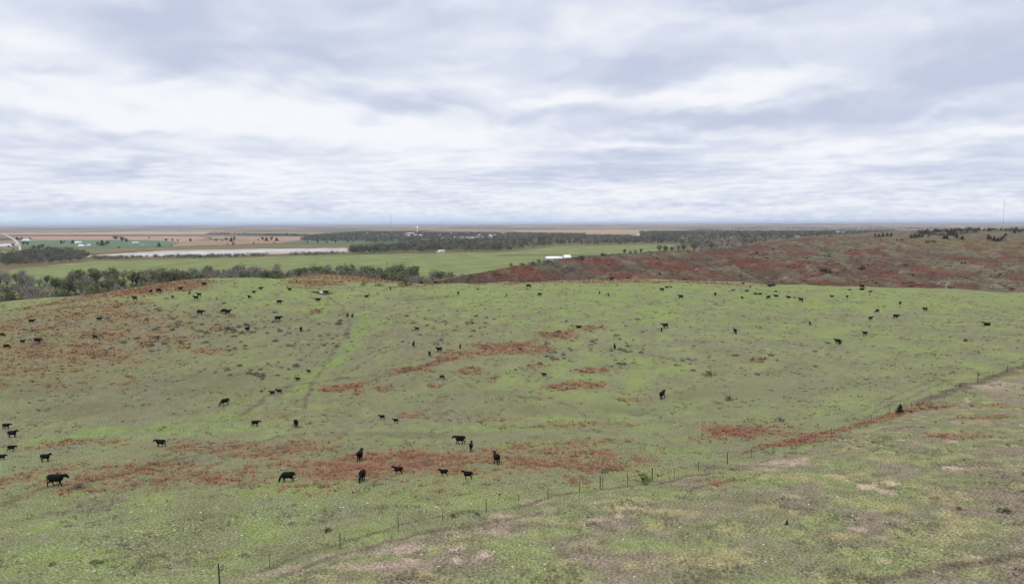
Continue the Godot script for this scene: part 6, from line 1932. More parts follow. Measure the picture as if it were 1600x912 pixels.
	[-210.6, 699.01, "green", "cottonwood_tree", 14.87, "leafy olive cottonwood behind the green crest"],
	[-254.78, 616.52, "bush", "thicket_bush", 5.28, "low olive thicket bush behind the green crest"],
	[-252.24, 729.59, "bare", "leafless_tree", 17.14, "tall leafless grey tree behind the green crest"],
	[-217.03, 655.85, "bush", "thicket_bush", 6.29, "low olive thicket bush behind the green crest"],
	[-184.64, 634.57, "green", "cottonwood_tree", 17.68, "tall leafy olive cottonwood behind the red mound"],
	[-229.63, 634.15, "green", "cottonwood_tree", 16.86, "tall leafy olive cottonwood behind the green crest"],
	[-259.97, 663.32, "bare", "leafless_tree", 14.37, "leafless grey tree behind the green crest"],
	[-288.46, 714.37, "bare", "leafless_tree", 17.53, "tall leafless grey tree behind the green crest"],
	[-187.25, 625.25, "green", "cottonwood_tree", 15.37, "leafy olive cottonwood behind the red mound"],
	[-265.32, 683.09, "bare", "leafless_tree", 14.93, "leafless grey tree behind the green crest"],
	[-296.52, 696.46, "green", "cottonwood_tree", 15.7, "tall leafy olive cottonwood behind the green crest"],
	[-288.72, 695.73, "bush", "thicket_bush", 6.38, "low olive thicket bush behind the green crest"],
	[-188.83, 650.45, "bush", "thicket_bush", 6.24, "low olive thicket bush behind the red mound"],
	[-225.51, 653.87, "bare", "leafless_tree", 14.19, "leafless grey tree behind the green crest"],
	[-272.96, 679.02, "green", "cottonwood_tree", 17.69, "tall leafy olive cottonwood behind the green crest"],
	[-217.22, 702.44, "bush", "thicket_bush", 5.85, "low olive thicket bush behind the green crest"],
	[-203.24, 702.06, "bare", "leafless_tree", 17.64, "tall leafless grey tree behind the red mound"],
	[-233.81, 605.23, "green", "cottonwood_tree", 15.46, "leafy olive cottonwood behind the green crest"],
	[-242.84, 618.94, "green", "cottonwood_tree", 17.62, "tall leafy olive cottonwood behind the green crest"],
	[-192.07, 665.5, "green", "cottonwood_tree", 13.47, "leafy olive cottonwood behind the red mound"],
	[-245.77, 623.66, "bare", "leafless_tree", 16.56, "tall leafless grey tree behind the green crest"],
	[-288.84, 720.48, "bush", "thicket_bush", 5.24, "low olive thicket bush behind the green crest"],
	[-253.89, 628.82, "bare", "leafless_tree", 16, "tall leafless grey tree behind the green crest"],
	[-209.76, 643.3, "bush", "thicket_bush", 5.17, "low olive thicket bush behind the green crest"],
	[-210.1, 606.62, "green", "cottonwood_tree", 16.8, "tall leafy olive cottonwood behind the green crest"],
	[-182.51, 605.51, "bush", "thicket_bush", 6.23, "low olive thicket bush behind the green crest"],
	[-253.65, 675.74, "bare", "leafless_tree", 16.64, "tall leafless grey tree behind the green crest"],
	[-226.59, 720.32, "green", "cottonwood_tree", 15.52, "tall leafy olive cottonwood behind the green crest"],
	[-286.22, 706.27, "bush", "thicket_bush", 5.37, "low olive thicket bush behind the green crest"],
	[-248.94, 600.94, "bush", "thicket_bush", 5.68, "low olive thicket bush behind the green crest"],
	[-283.98, 706.74, "bare", "leafless_tree", 14.3, "leafless grey tree behind the green crest"],
	[-262.16, 629.58, "green", "cottonwood_tree", 13.94, "leafy olive cottonwood behind the green crest"],
	[-260.21, 611.87, "bare", "leafless_tree", 15.34, "leafless grey tree behind the green crest"],
	[-208.66, 606.35, "bush", "thicket_bush", 5.58, "low olive thicket bush behind the green crest"],
	[-268.69, 614.2, "bare", "leafless_tree", 16.27, "tall leafless grey tree behind the green crest"],
	[-217.81, 680.68, "bush", "thicket_bush", 6.35, "low olive thicket bush behind the green crest"],
	[-259.32, 628.65, "bush", "thicket_bush", 6.29, "low olive thicket bush behind the green crest"],
	[-229.75, 725.25, "bush", "thicket_bush", 5.2, "low olive thicket bush behind the green crest"],
	[-190.05, 655.25, "bush", "thicket_bush", 6.59, "low olive thicket bush behind the red mound"],
	[-235.43, 638.6, "bare", "leafless_tree", 15.7, "tall leafless grey tree behind the green crest"],
	[-216.05, 727.11, "bush", "thicket_bush", 6.54, "low olive thicket bush behind the red mound"],
	[-249.06, 620.88, "bare", "leafless_tree", 14.67, "leafless grey tree behind the green crest"],
	[-227.99, 654.93, "green", "cottonwood_tree", 14.75, "leafy olive cottonwood behind the green crest"],
	[-212.35, 602.64, "bush", "thicket_bush", 5.88, "low olive thicket bush behind the green crest"],
	[-269.16, 669.54, "bare", "leafless_tree", 15.64, "tall leafless grey tree behind the green crest"],
	[-97.24, 636.36, "green", "cottonwood_tree", 18.01, "tall leafy olive cottonwood behind the red mound"],
	[-123.69, 671.93, "bare", "leafless_tree", 14.68, "leafless grey tree behind the red mound"],
	[-161.85, 670.72, "green", "cottonwood_tree", 14.73, "leafy olive cottonwood behind the red mound"],
	[-121.13, 626.67, "green", "cottonwood_tree", 16.21, "tall leafy olive cottonwood behind the red mound"],
	[-132.78, 617.23, "bare", "leafless_tree", 16.68, "tall leafless grey tree behind the red mound"],
	[-104.2, 689.75, "bush", "thicket_bush", 6.95, "low olive thicket bush behind the red mound"],
	[-119.08, 618.74, "bush", "thicket_bush", 5.49, "low olive thicket bush behind the red mound"],
	[-199.68, 689.71, "green", "cottonwood_tree", 18.94, "tall leafy olive cottonwood behind the red mound"],
	[-142.26, 660.9, "green", "cottonwood_tree", 18.51, "tall leafy olive cottonwood behind the red mound"],
	[-175.14, 629.3, "green", "cottonwood_tree", 19.06, "tall leafy olive cottonwood behind the red mound"],
	[-135.4, 680.31, "green", "cottonwood_tree", 15.59, "tall leafy olive cottonwood behind the red mound"],
	[-116.89, 631.72, "green", "cottonwood_tree", 15.51, "tall leafy olive cottonwood behind the red mound"],
	[-118.88, 678.67, "bare", "leafless_tree", 18.54, "tall leafless grey tree behind the red mound"],
	[-113.2, 625.68, "green", "cottonwood_tree", 14.95, "leafy olive cottonwood behind the red mound"],
	[-148.76, 593.07, "green", "cottonwood_tree", 16.5, "tall leafy olive cottonwood behind the red mound"],
	[-170.78, 588.01, "bare", "leafless_tree", 18.1, "tall leafless grey tree behind the red mound"],
	[-168.45, 596.52, "green", "cottonwood_tree", 18.88, "tall leafy olive cottonwood behind the red mound"],
	[-182.99, 639.47, "bush", "thicket_bush", 5.4, "low olive thicket bush behind the red mound"],
	[-177.22, 694.94, "bush", "thicket_bush", 7.14, "low olive thicket bush behind the red mound"],
	[-178.26, 618.02, "bush", "thicket_bush", 5.91, "low olive thicket bush behind the red mound"],
	[-189.2, 699.75, "bare", "leafless_tree", 17.51, "tall leafless grey tree behind the red mound"],
	[-124.58, 594.88, "green", "cottonwood_tree", 15.52, "tall leafy olive cottonwood behind the red mound"],
	[-112.76, 641.93, "green", "cottonwood_tree", 16.2, "tall leafy olive cottonwood behind the red mound"],
	[-138.29, 608.34, "bush", "thicket_bush", 6.48, "low olive thicket bush behind the red mound"],
	[-99.5, 689.23, "green", "cottonwood_tree", 19.19, "tall leafy olive cottonwood where the red slope meets the valley"],
	[-157.39, 615.24, "bare", "leafless_tree", 18.91, "tall leafless grey tree behind the red mound"],
	[-131.02, 595.13, "green", "cottonwood_tree", 18.13, "tall leafy olive cottonwood behind the red mound"],
	[-135.32, 596.04, "bare", "leafless_tree", 18.87, "tall leafless grey tree behind the red mound"],
	[-164.09, 629.43, "green", "cottonwood_tree", 18.77, "tall leafy olive cottonwood behind the red mound"],
	[-116.98, 654.63, "green", "cottonwood_tree", 15.9, "tall leafy olive cottonwood behind the red mound"],
	[-100.72, 647.34, "bush", "thicket_bush", 5.76, "low olive thicket bush behind the red mound"],
	[-140.77, 678.44, "bare", "leafless_tree", 19.53, "tall leafless grey tree behind the red mound"],
	[-160.2, 660.37, "green", "cottonwood_tree", 14.86, "leafy olive cottonwood behind the red mound"],
	[-88.45, 587.93, "bare", "leafless_tree", 16.4, "tall leafless grey tree behind the red mound"],
	[-100.94, 657.77, "bush", "thicket_bush", 6.21, "low olive thicket bush behind the red mound"],
	[-98.03, 619.07, "green", "cottonwood_tree", 17.63, "tall leafy olive cottonwood behind the red mound"],
	[-149.92, 681.54, "bush", "thicket_bush", 6.34, "low olive thicket bush behind the red mound"],
	[-114.97, 668.73, "green", "cottonwood_tree", 19.35, "tall leafy olive cottonwood behind the red mound"],
	[-141.72, 685.3, "green", "cottonwood_tree", 17.99, "tall leafy olive cottonwood behind the red mound"],
	[-108.38, 643.37, "green", "cottonwood_tree", 18.24, "tall leafy olive cottonwood behind the red mound"],
	[-147.03, 608.02, "bush", "thicket_bush", 5.91, "low olive thicket bush behind the red mound"],
	[-117.8, 580.73, "bare", "leafless_tree", 15.45, "leafless grey tree behind the red mound"],
	[-96.62, 589, "green", "cottonwood_tree", 14.35, "leafy olive cottonwood behind the red mound"],
	[-120.87, 646.05, "bush", "thicket_bush", 7.1, "low olive thicket bush behind the red mound"],
	[-171.03, 652.38, "bare", "leafless_tree", 18.17, "tall leafless grey tree behind the red mound"],
	[-170.51, 609.56, "bare", "leafless_tree", 16.96, "tall leafless grey tree behind the red mound"],
	[-160.38, 671.14, "green", "cottonwood_tree", 19.56, "tall leafy olive cottonwood behind the red mound"],
	[-114.42, 680.91, "green", "cottonwood_tree", 16.94, "tall leafy olive cottonwood behind the red mound"],
	[-195.4, 682.76, "green", "cottonwood_tree", 16.73, "tall leafy olive cottonwood behind the red mound"],
	[-109.98, 660.06, "bush", "thicket_bush", 5.9, "low olive thicket bush behind the red mound"],
	[-125.51, 638.01, "bush", "thicket_bush", 6.17, "low olive thicket bush behind the red mound"],
	[-98.78, 636.16, "bush", "thicket_bush", 5.4, "low olive thicket bush behind the red mound"],
	[-89.95, 590.9, "bare", "leafless_tree", 17.09, "tall leafless grey tree behind the red mound"],
	[-118.05, 632.85, "green", "cottonwood_tree", 15.53, "tall leafy olive cottonwood behind the red mound"],
	[-134.44, 597.81, "green", "cottonwood_tree", 14.38, "leafy olive cottonwood behind the red mound"],
	[-181.93, 627.08, "green", "cottonwood_tree", 16.73, "tall leafy olive cottonwood behind the red mound"],
	[-194.56, 687.29, "bare", "leafless_tree", 15.33, "leafless grey tree behind the red mound"],
	[-145.48, 650.25, "bare", "leafless_tree", 16.65, "tall leafless grey tree behind the red mound"],
	[-97.38, 586.16, "green", "cottonwood_tree", 16.14, "tall leafy olive cottonwood behind the red mound"],
	[-142.15, 674.74, "green", "cottonwood_tree", 19.28, "tall leafy olive cottonwood behind the red mound"],
	[-117.4, 680.97, "bare", "leafless_tree", 16.86, "tall leafless grey tree behind the red mound"],
	[-141.24, 640.2, "green", "cottonwood_tree", 18.08, "tall leafy olive cottonwood behind the red mound"],
	[-165.82, 669.36, "green", "cottonwood_tree", 18.79, "tall leafy olive cottonwood behind the red mound"],
	[-121.38, 583.5, "green", "cottonwood_tree", 19.4, "tall leafy olive cottonwood behind the red mound"],
	[-137.83, 697.71, "green", "cottonwood_tree", 15, "leafy olive cottonwood behind the red mound"],
	[-122.24, 661.47, "green", "cottonwood_tree", 18.19, "tall leafy olive cottonwood behind the red mound"],
	[-180.75, 682.65, "bush", "thicket_bush", 6.96, "low olive thicket bush behind the red mound"],
	[-148.21, 615.72, "green", "cottonwood_tree", 14.37, "leafy olive cottonwood behind the red mound"],
	[-136.59, 586.51, "green", "cottonwood_tree", 16.48, "tall leafy olive cottonwood behind the red mound"],
	[-116.04, 699.59, "green", "cottonwood_tree", 17.34, "tall leafy olive cottonwood behind the red mound"],
	[-143.12, 651.06, "bush", "thicket_bush", 5.91, "low olive thicket bush behind the red mound"],
	[-101.52, 591.1, "green", "cottonwood_tree", 18.42, "tall leafy olive cottonwood behind the red mound"],
	[-124.6, 613.57, "bare", "leafless_tree", 17.47, "tall leafless grey tree behind the red mound"],
	[-174.09, 693.91, "green", "cottonwood_tree", 16.5, "tall leafy olive cottonwood behind the red mound"],
	[-115.25, 653.32, "bush", "thicket_bush", 5.8, "low olive thicket bush behind the red mound"],
	[-199.94, 688.89, "green", "cottonwood_tree", 14.41, "leafy olive cottonwood behind the red mound"],
	[-98.94, 586.5, "green", "cottonwood_tree", 14.92, "leafy olive cottonwood behind the red mound"],
	[-147.56, 604.61, "green", "cottonwood_tree", 16.71, "tall leafy olive cottonwood behind the red mound"],
	[-158.15, 594.07, "green", "cottonwood_tree", 18.39, "tall leafy olive cottonwood behind the red mound"],
	[-108.1, 668.82, "green", "cottonwood_tree", 19.43, "tall leafy olive cottonwood behind the red mound"],
	[-170.49, 633.52, "green", "cottonwood_tree", 15.36, "leafy olive cottonwood behind the red mound"],
	[-137.11, 653.68, "green", "cottonwood_tree", 17.63, "tall leafy olive cottonwood behind the red mound"],
	[-97.31, 601.83, "green", "cottonwood_tree", 14.89, "leafy olive cottonwood behind the red mound"],
	[-95.85, 655.32, "green", "cottonwood_tree", 16.76, "tall leafy olive cottonwood where the red slope meets the valley"],
	[-70.17, 648.81, "bare", "leafless_tree", 12.94, "leafless grey tree where the red slope meets the valley"],
	[-72.71, 657.66, "bare", "leafless_tree", 14.05, "leafless grey tree where the red slope meets the valley"],
	[-85.59, 581.8, "bare", "leafless_tree", 14.72, "leafless grey tree where the red slope meets the valley"],
	[-67.83, 637.81, "green", "cottonwood_tree", 15.86, "tall leafy olive cottonwood where the red slope meets the valley"],
	[-70.27, 613.57, "bare", "leafless_tree", 11.72, "leafless grey tree where the red slope meets the valley"],
	[-61.45, 603.8, "bare", "leafless_tree", 11.7, "leafless grey tree where the red slope meets the valley"],
	[-52.9, 598.63, "bare", "leafless_tree", 11.96, "leafless grey tree where the red slope meets the valley"],
	[-96.4, 656.51, "bare", "leafless_tree", 13.96, "leafless grey tree where the red slope meets the valley"],
	[-90.41, 603.5, "bare", "leafless_tree", 11.85, "leafless grey tree where the red slope meets the valley"],
	[-87.96, 652.59, "bare", "leafless_tree", 11.82, "leafless grey tree where the red slope meets the valley"],
	[-61.83, 574.23, "green", "cottonwood_tree", 13.5, "leafy olive cottonwood where the red slope meets the valley"],
	[-55.57, 609.74, "green", "cottonwood_tree", 15.23, "leafy olive cottonwood where the red slope meets the valley"],
	[-87.15, 612.27, "bare", "leafless_tree", 14.48, "leafless grey tree where the red slope meets the valley"],
	[-56.57, 613.04, "bare", "leafless_tree", 14.63, "leafless grey tree where the red slope meets the valley"],
	[-61.25, 586.74, "bush", "thicket_bush", 4.74, "low olive thicket bush where the red slope meets the valley"],
	[-75.8, 658.58, "bare", "leafless_tree", 15.2, "leafless grey tree where the red slope meets the valley"],
	[-60.92, 580, "bush", "thicket_bush", 5.27, "low olive thicket bush where the red slope meets the valley"],
	[-70.5, 585.8, "green", "cottonwood_tree", 12.36, "leafy olive cottonwood where the red slope meets the valley"],
	[-66.56, 652.28, "bush", "thicket_bush", 5.87, "low olive thicket bush where the red slope meets the valley"],
	[-62.08, 632.08, "bare", "leafless_tree", 11.86, "leafless grey tree where the red slope meets the valley"],
	[-74.45, 646.66, "bare", "leafless_tree", 13.13, "leafless grey tree where the red slope meets the valley"],
	[-62.03, 570.6, "bush", "thicket_bush", 5.79, "low olive thicket bush where the red slope meets the valley"],
	[-68.09, 585.71, "bush", "thicket_bush", 5.32, "low olive thicket bush where the red slope meets the valley"],
	[-84.79, 599.88, "bare", "leafless_tree", 15.94, "tall leafless grey tree where the red slope meets the valley"],
	[-77.48, 597.32, "bare", "leafless_tree", 13.95, "leafless grey tree where the red slope meets the valley"],
	[-55.49, 587.29, "green", "cottonwood_tree", 12.69, "leafy olive cottonwood where the red slope meets the valley"],
	[-88.04, 655.18, "bush", "thicket_bush", 4.9, "low olive thicket bush where the red slope meets the valley"],
	[-57.32, 594.23, "bare", "leafless_tree", 12.19, "leafless grey tree where the red slope meets the valley"],
	[-48.97, 588.55, "green", "cottonwood_tree", 12.06, "leafy olive cottonwood where the red slope meets the valley"],
	[-85.81, 642.74, "bush", "thicket_bush", 5.42, "low olive thicket bush where the red slope meets the valley"],
	[-5.4, 694.98, "bush", "thicket_bush", 3.29, "low olive thicket bush at the hayfield rim over the red slope"],
	[-20.4, 666.69, "bush", "thicket_bush", 3.36, "low olive thicket bush at the hayfield rim over the red slope"],
	[-26.46, 694.12, "bush", "thicket_bush", 3.58, "low olive thicket bush at the hayfield rim over the red slope"],
	[-33.09, 645.28, "bush", "thicket_bush", 3.48, "low olive thicket bush at the hayfield rim over the red slope"],
	[-35.85, 685.11, "green", "cottonwood_tree", 8.1, "leafy olive cottonwood at the hayfield rim over the red slope"],
	[-53, 708.98, "bare", "leafless_tree", 8.63, "leafless grey tree at the hayfield rim over the red slope"],
	[-43.25, 677.07, "bush", "thicket_bush", 3.77, "low olive thicket bush at the hayfield rim over the red slope"],
	[-41.9, 663.43, "green", "cottonwood_tree", 9.75, "leafy olive cottonwood at the hayfield rim over the red slope"],
	[-7.82, 719.27, "bare", "leafless_tree", 9.08, "leafless grey tree at the hayfield rim over the red slope"],
	[-17.6, 668.4, "green", "cottonwood_tree", 8.88, "leafy olive cottonwood at the hayfield rim over the red slope"],
	[-65.42, 711.61, "bush", "thicket_bush", 3.07, "low olive thicket bush where the red slope meets the valley"],
	[-63.92, 709.02, "green", "cottonwood_tree", 9.49, "leafy olive cottonwood where the red slope meets the valley"],
	[-60.91, 667.05, "bare", "leafless_tree", 9.09, "leafless grey tree where the red slope meets the valley"],
	[-31.16, 642.3, "green", "cottonwood_tree", 10.08, "leafy olive cottonwood at the hayfield rim over the red slope"],
	[-36.1, 656.44, "green", "cottonwood_tree", 10.53, "leafy olive cottonwood at the hayfield rim over the red slope"],
	[-38.25, 688.51, "bare", "leafless_tree", 9.32, "leafless grey tree at the hayfield rim over the red slope"],
	[-50.16, 662.46, "bare", "leafless_tree", 10.43, "leafless grey tree at the hayfield rim over the red slope"],
	[-21.73, 693.59, "bare", "leafless_tree", 8.55, "leafless grey tree at the hayfield rim over the red slope"],
	[-19.81, 657.77, "green", "cottonwood_tree", 9.9, "leafy olive cottonwood at the hayfield rim over the red slope"],
	[-51.98, 709.98, "bare", "leafless_tree", 9.87, "leafless grey tree at the hayfield rim over the red slope"],
	[-17.67, 647.12, "green", "cottonwood_tree", 9.43, "leafy olive cottonwood at the hayfield rim over the red slope"],
	[-34.36, 668.64, "bush", "thicket_bush", 3.15, "low olive thicket bush at the hayfield rim over the red slope"],
]
var edge_trees := [
	[-967.43, 1874.24, "cedar", "cedar_tree", 11.59, "dark conifer in the tan stubble fields"],
	[-1532.84, 2889.4, "green", "field_tree", 10.43, "round leafy tree on the plain around the farmsteads"],
	[-1233.65, 2440.55, "green", "field_tree", 12.58, "round leafy tree in the tan stubble fields"],
	[-1209.19, 2437.23, "green", "field_tree", 10.05, "round leafy tree in the tan stubble fields"],
	[-1189.67, 2434.57, "green", "field_tree", 10.04, "round leafy tree in the tan stubble fields"],
	[-1099.66, 2339.66, "green", "field_tree", 12.06, "round leafy tree in the tan stubble fields"],
	[-1044.59, 2414.83, "green", "field_tree", 12.45, "round leafy tree in the tan stubble fields"],
	[-1001.92, 2367.21, "bare", "leafless_tree", 9.76, "leafless grey tree in the tan stubble fields"],
	[-1045.35, 2503.37, "green", "field_tree", 12.9, "round leafy tree in the tan stubble fields"],
	[-987.22, 2407.03, "cedar", "cedar_tree", 17.37, "dark conifer in the tan stubble fields"],
	[-975.31, 2405.41, "green", "field_tree", 17.36, "round leafy tree in the tan stubble fields"],
	[-843.97, 2028.97, "green", "field_tree", 6.28, "round leafy tree in the tan stubble fields"],
	[-800.88, 1964.93, "green", "field_tree", 9.12, "round leafy tree in the tan stubble fields"],
	[-762.62, 2019.56, "green", "field_tree", 9.37, "round leafy tree in the tan stubble fields"],
	[-932.26, 1870.51, "green", "field_tree", 5.79, "round leafy tree in the tan stubble fields"],
	[-1186.27, 1979.34, "cedar", "cedar_tree", 17.34, "dark conifer on the plain around the farmsteads"],
	[-1170.42, 1977.58, "green", "field_tree", 16.31, "round leafy tree on the plain around the farmsteads"],
	[-1182, 1950.81, "green", "field_tree", 12.07, "round leafy tree on the plain around the farmsteads"],
	[-997.48, 1733.94, "green", "field_tree", 7.15, "round leafy tree on the plain around the farmsteads"],
	[-1111.19, 1701.72, "green", "field_tree", 7.02, "round leafy tree on the plain around the farmsteads"],
	[-637.86, 2133.33, "green", "field_tree", 8.8, "round leafy tree along the green crop strip below the town"],
	[-604.79, 2129.26, "green", "field_tree", 10.98, "round leafy tree along the green crop strip below the town"],
	[-575.95, 2125.71, "green", "field_tree", 7.67, "round leafy tree along the green crop strip below the town"],
	[-547.21, 2122.17, "green", "field_tree", 13.13, "round leafy tree along the green crop strip below the town"],
	[-516.84, 2152.84, "green", "field_tree", 11.1, "round leafy tree along the green crop strip below the town"],
	[-474.72, 2219.66, "green", "field_tree", 6.86, "round leafy tree along the green crop strip below the town"],
	[-453.4, 2216.9, "green", "field_tree", 9.14, "round leafy tree along the green crop strip below the town"],
	[-940.01, 2534.92, "green", "field_tree", 7.84, "round leafy tree in the tan stubble fields"],
	[-904.76, 2483.54, "green", "field_tree", 15.36, "round leafy tree in the tan stubble fields"],
	[-890.09, 2481.48, "cedar", "cedar_tree", 15.35, "dark conifer in the tan stubble fields"],
	[-870.57, 2478.72, "green", "field_tree", 17.89, "round leafy tree in the tan stubble fields"],
	[-851.09, 2475.98, "cedar", "cedar_tree", 12.76, "dark conifer in the tan stubble fields"],
	[-734.01, 2111.41, "green", "field_tree", 6.53, "round leafy tree in the tan stubble fields"],
	[-1999.99, 2791.26, "cedar", "cedar_tree", 11.51, "dark conifer on the plain around the farmsteads"],
	[-2005.39, 2847.19, "cedar", "cedar_tree", 11.74, "dark conifer on the plain around the farmsteads"],
	[-2065.17, 2856.29, "cedar", "cedar_tree", 11.78, "dark conifer on the plain around the farmsteads"],
	[-1150.71, 1644.19, "green", "field_tree", 13.56, "round leafy tree on the plain around the farmsteads"],
	[-1137.57, 1642.98, "green", "field_tree", 14.4, "round leafy tree on the plain around the farmsteads"],
	[-1188.28, 1730.59, "green", "field_tree", 12.49, "round leafy tree on the plain around the farmsteads"],
	[-1172.68, 1729.08, "bare", "leafless_tree", 10.7, "leafless grey tree on the plain around the farmsteads"],
	[-1411.52, 1975.86, "green", "field_tree", 14.26, "round leafy tree on the plain around the farmsteads"],
	[-1443.71, 2037.12, "green", "field_tree", 12.6, "round leafy tree on the plain around the farmsteads"],
	[-1473.5, 2236.14, "cedar", "cedar_tree", 11.53, "dark conifer on the plain around the farmsteads"],
	[-1462.14, 2234.74, "cedar", "cedar_tree", 11.52, "dark conifer on the plain around the farmsteads"],
	[-1432.65, 2231.11, "cedar", "cedar_tree", 12.65, "dark conifer on the plain around the farmsteads"],
	[-1380.09, 1891.95, "green", "field_tree", 9.75, "round leafy tree on the plain around the farmsteads"],
	[-1173.47, 1607.75, "cedar", "cedar_tree", 6.63, "dark conifer on the plain around the farmsteads"],
	[-1328.19, 2329.94, "green", "field_tree", 19.22, "round leafy tree on the plain around the farmsteads"],
	[-1547.64, 2672.02, "green", "field_tree", 22.04, "round leafy tree on the plain around the farmsteads"],
	[-1266.06, 2246.51, "green", "field_tree", 16.21, "round leafy tree on the plain around the farmsteads"],
	[156.55, 1182.97, "green", "field_tree", 9.76, "round leafy tree at the hayfield's edge under the red hills"],
	[163.96, 1204.91, "green", "field_tree", 7.45, "round leafy tree at the hayfield's edge under the red hills"],
	[180.75, 1227, "green", "field_tree", 6.32, "round leafy tree at the hayfield's edge under the red hills"],
	[216.8, 1313.34, "green", "field_tree", 12.19, "round leafy tree at the hayfield's edge under the red hills"],
	[223.17, 1286.12, "green", "field_tree", 7.96, "round leafy tree at the hayfield's edge under the red hills"],
	[237.42, 1311.69, "bare", "leafless_tree", 10.82, "leafless grey tree at the hayfield's edge under the red hills"],
	[248.31, 1310.82, "green", "field_tree", 10.81, "round leafy tree at the hayfield's edge under the red hills"],
	[265.52, 1323.19, "bare", "leafless_tree", 8.18, "leafless grey tree at the hayfield's edge under the red hills"],
	[303.74, 1408.76, "green", "field_tree", 15.98, "round leafy tree at the hayfield's edge under the red hills"],
	[309.9, 1377.4, "green", "field_tree", 14.2, "round leafy tree at the hayfield's edge under the red hills"],
	[329.6, 1406.53, "green", "field_tree", 13.05, "round leafy tree at the hayfield's edge under the red hills"],
	[342.51, 1405.42, "bare", "leafless_tree", 14.49, "leafless grey tree at the hayfield's edge under the red hills"],
	[360.69, 1435.99, "green", "field_tree", 16.28, "round leafy tree at the hayfield's edge under the red hills"],
	[400.89, 1501.15, "green", "field_tree", 15.48, "round leafy tree at the hayfield's edge under the red hills"],
	[417.34, 1499.64, "bare", "leafless_tree", 13.91, "leafless grey tree at the hayfield's edge under the red hills"],
	[448.28, 1533.55, "green", "field_tree", 14.23, "round leafy tree at the hayfield's edge under the red hills"],
	[811.24, 1527.47, "cedar", "cedar_tree", 7.87, "dark cedar dotted below the wooded hill ridge"],
	[816.49, 1521.29, "cedar", "cedar_tree", 7.84, "dark cedar dotted below the wooded hill ridge"],
	[821.13, 1514.11, "cedar", "cedar_tree", 9.37, "dark cedar dotted below the wooded hill ridge"],
	[829.77, 1511.95, "cedar", "cedar_tree", 9.35, "dark cedar dotted below the wooded hill ridge"],
	[833.51, 1503.39, "cedar", "cedar_tree", 7.75, "dark cedar dotted below the wooded hill ridge"],
	[826.68, 1416.71, "cedar", "cedar_tree", 7.3, "dark cedar dotted below the wooded hill ridge"],
	[832.83, 1415.97, "cedar", "cedar_tree", 8.76, "dark cedar dotted below the wooded hill ridge"],
	[831.7, 1405.06, "cedar", "cedar_tree", 7.24, "dark cedar dotted below the wooded hill ridge"],
	[839.14, 1408.91, "cedar", "cedar_tree", 7.26, "dark cedar dotted below the wooded hill ridge"],
	[838.69, 1397.19, "cedar", "cedar_tree", 7.2, "dark cedar dotted below the wooded hill ridge"],
	[848.82, 1392.51, "cedar", "cedar_tree", 5.74, "dark cedar dotted below the wooded hill ridge"],
	[604.66, 956.41, "cedar", "cedar_tree", 4.93, "dark cedar dotted below the wooded hill ridge"],
	[609.77, 958.82, "cedar", "cedar_tree", 5.93, "dark cedar dotted below the wooded hill ridge"],
	[879.18, 1358.96, "cedar", "cedar_tree", 7, "dark cedar dotted below the wooded hill ridge"],
	[872.81, 1341.07, "cedar", "cedar_tree", 8.3, "dark cedar dotted below the wooded hill ridge"],
	[630.36, 957.33, "cedar", "cedar_tree", 5.92, "dark cedar dotted below the wooded hill ridge"],
	[661.62, 949.52, "cedar", "cedar_tree", 6.85, "dark cedar dotted below the wooded hill ridge"],
	[666.27, 952.36, "cedar", "cedar_tree", 5.89, "dark cedar dotted below the wooded hill ridge"],
	[656.79, 931.17, "cedar", "cedar_tree", 5.76, "dark cedar dotted below the wooded hill ridge"],
	[660.32, 928.75, "cedar", "cedar_tree", 5.74, "dark cedar dotted below the wooded hill ridge"],
	[664.6, 928.7, "cedar", "cedar_tree", 5.74, "dark cedar dotted below the wooded hill ridge"],
	[933.01, 1297.33, "cedar", "cedar_tree", 6.69, "dark cedar dotted below the wooded hill ridge"],
	[963.91, 1335.61, "cedar", "cedar_tree", 6.88, "dark cedar dotted below the wooded hill ridge"],
	[1023.12, 1392.96, "cedar", "cedar_tree", 5.74, "dark cedar dotted below the wooded hill ridge"],
]
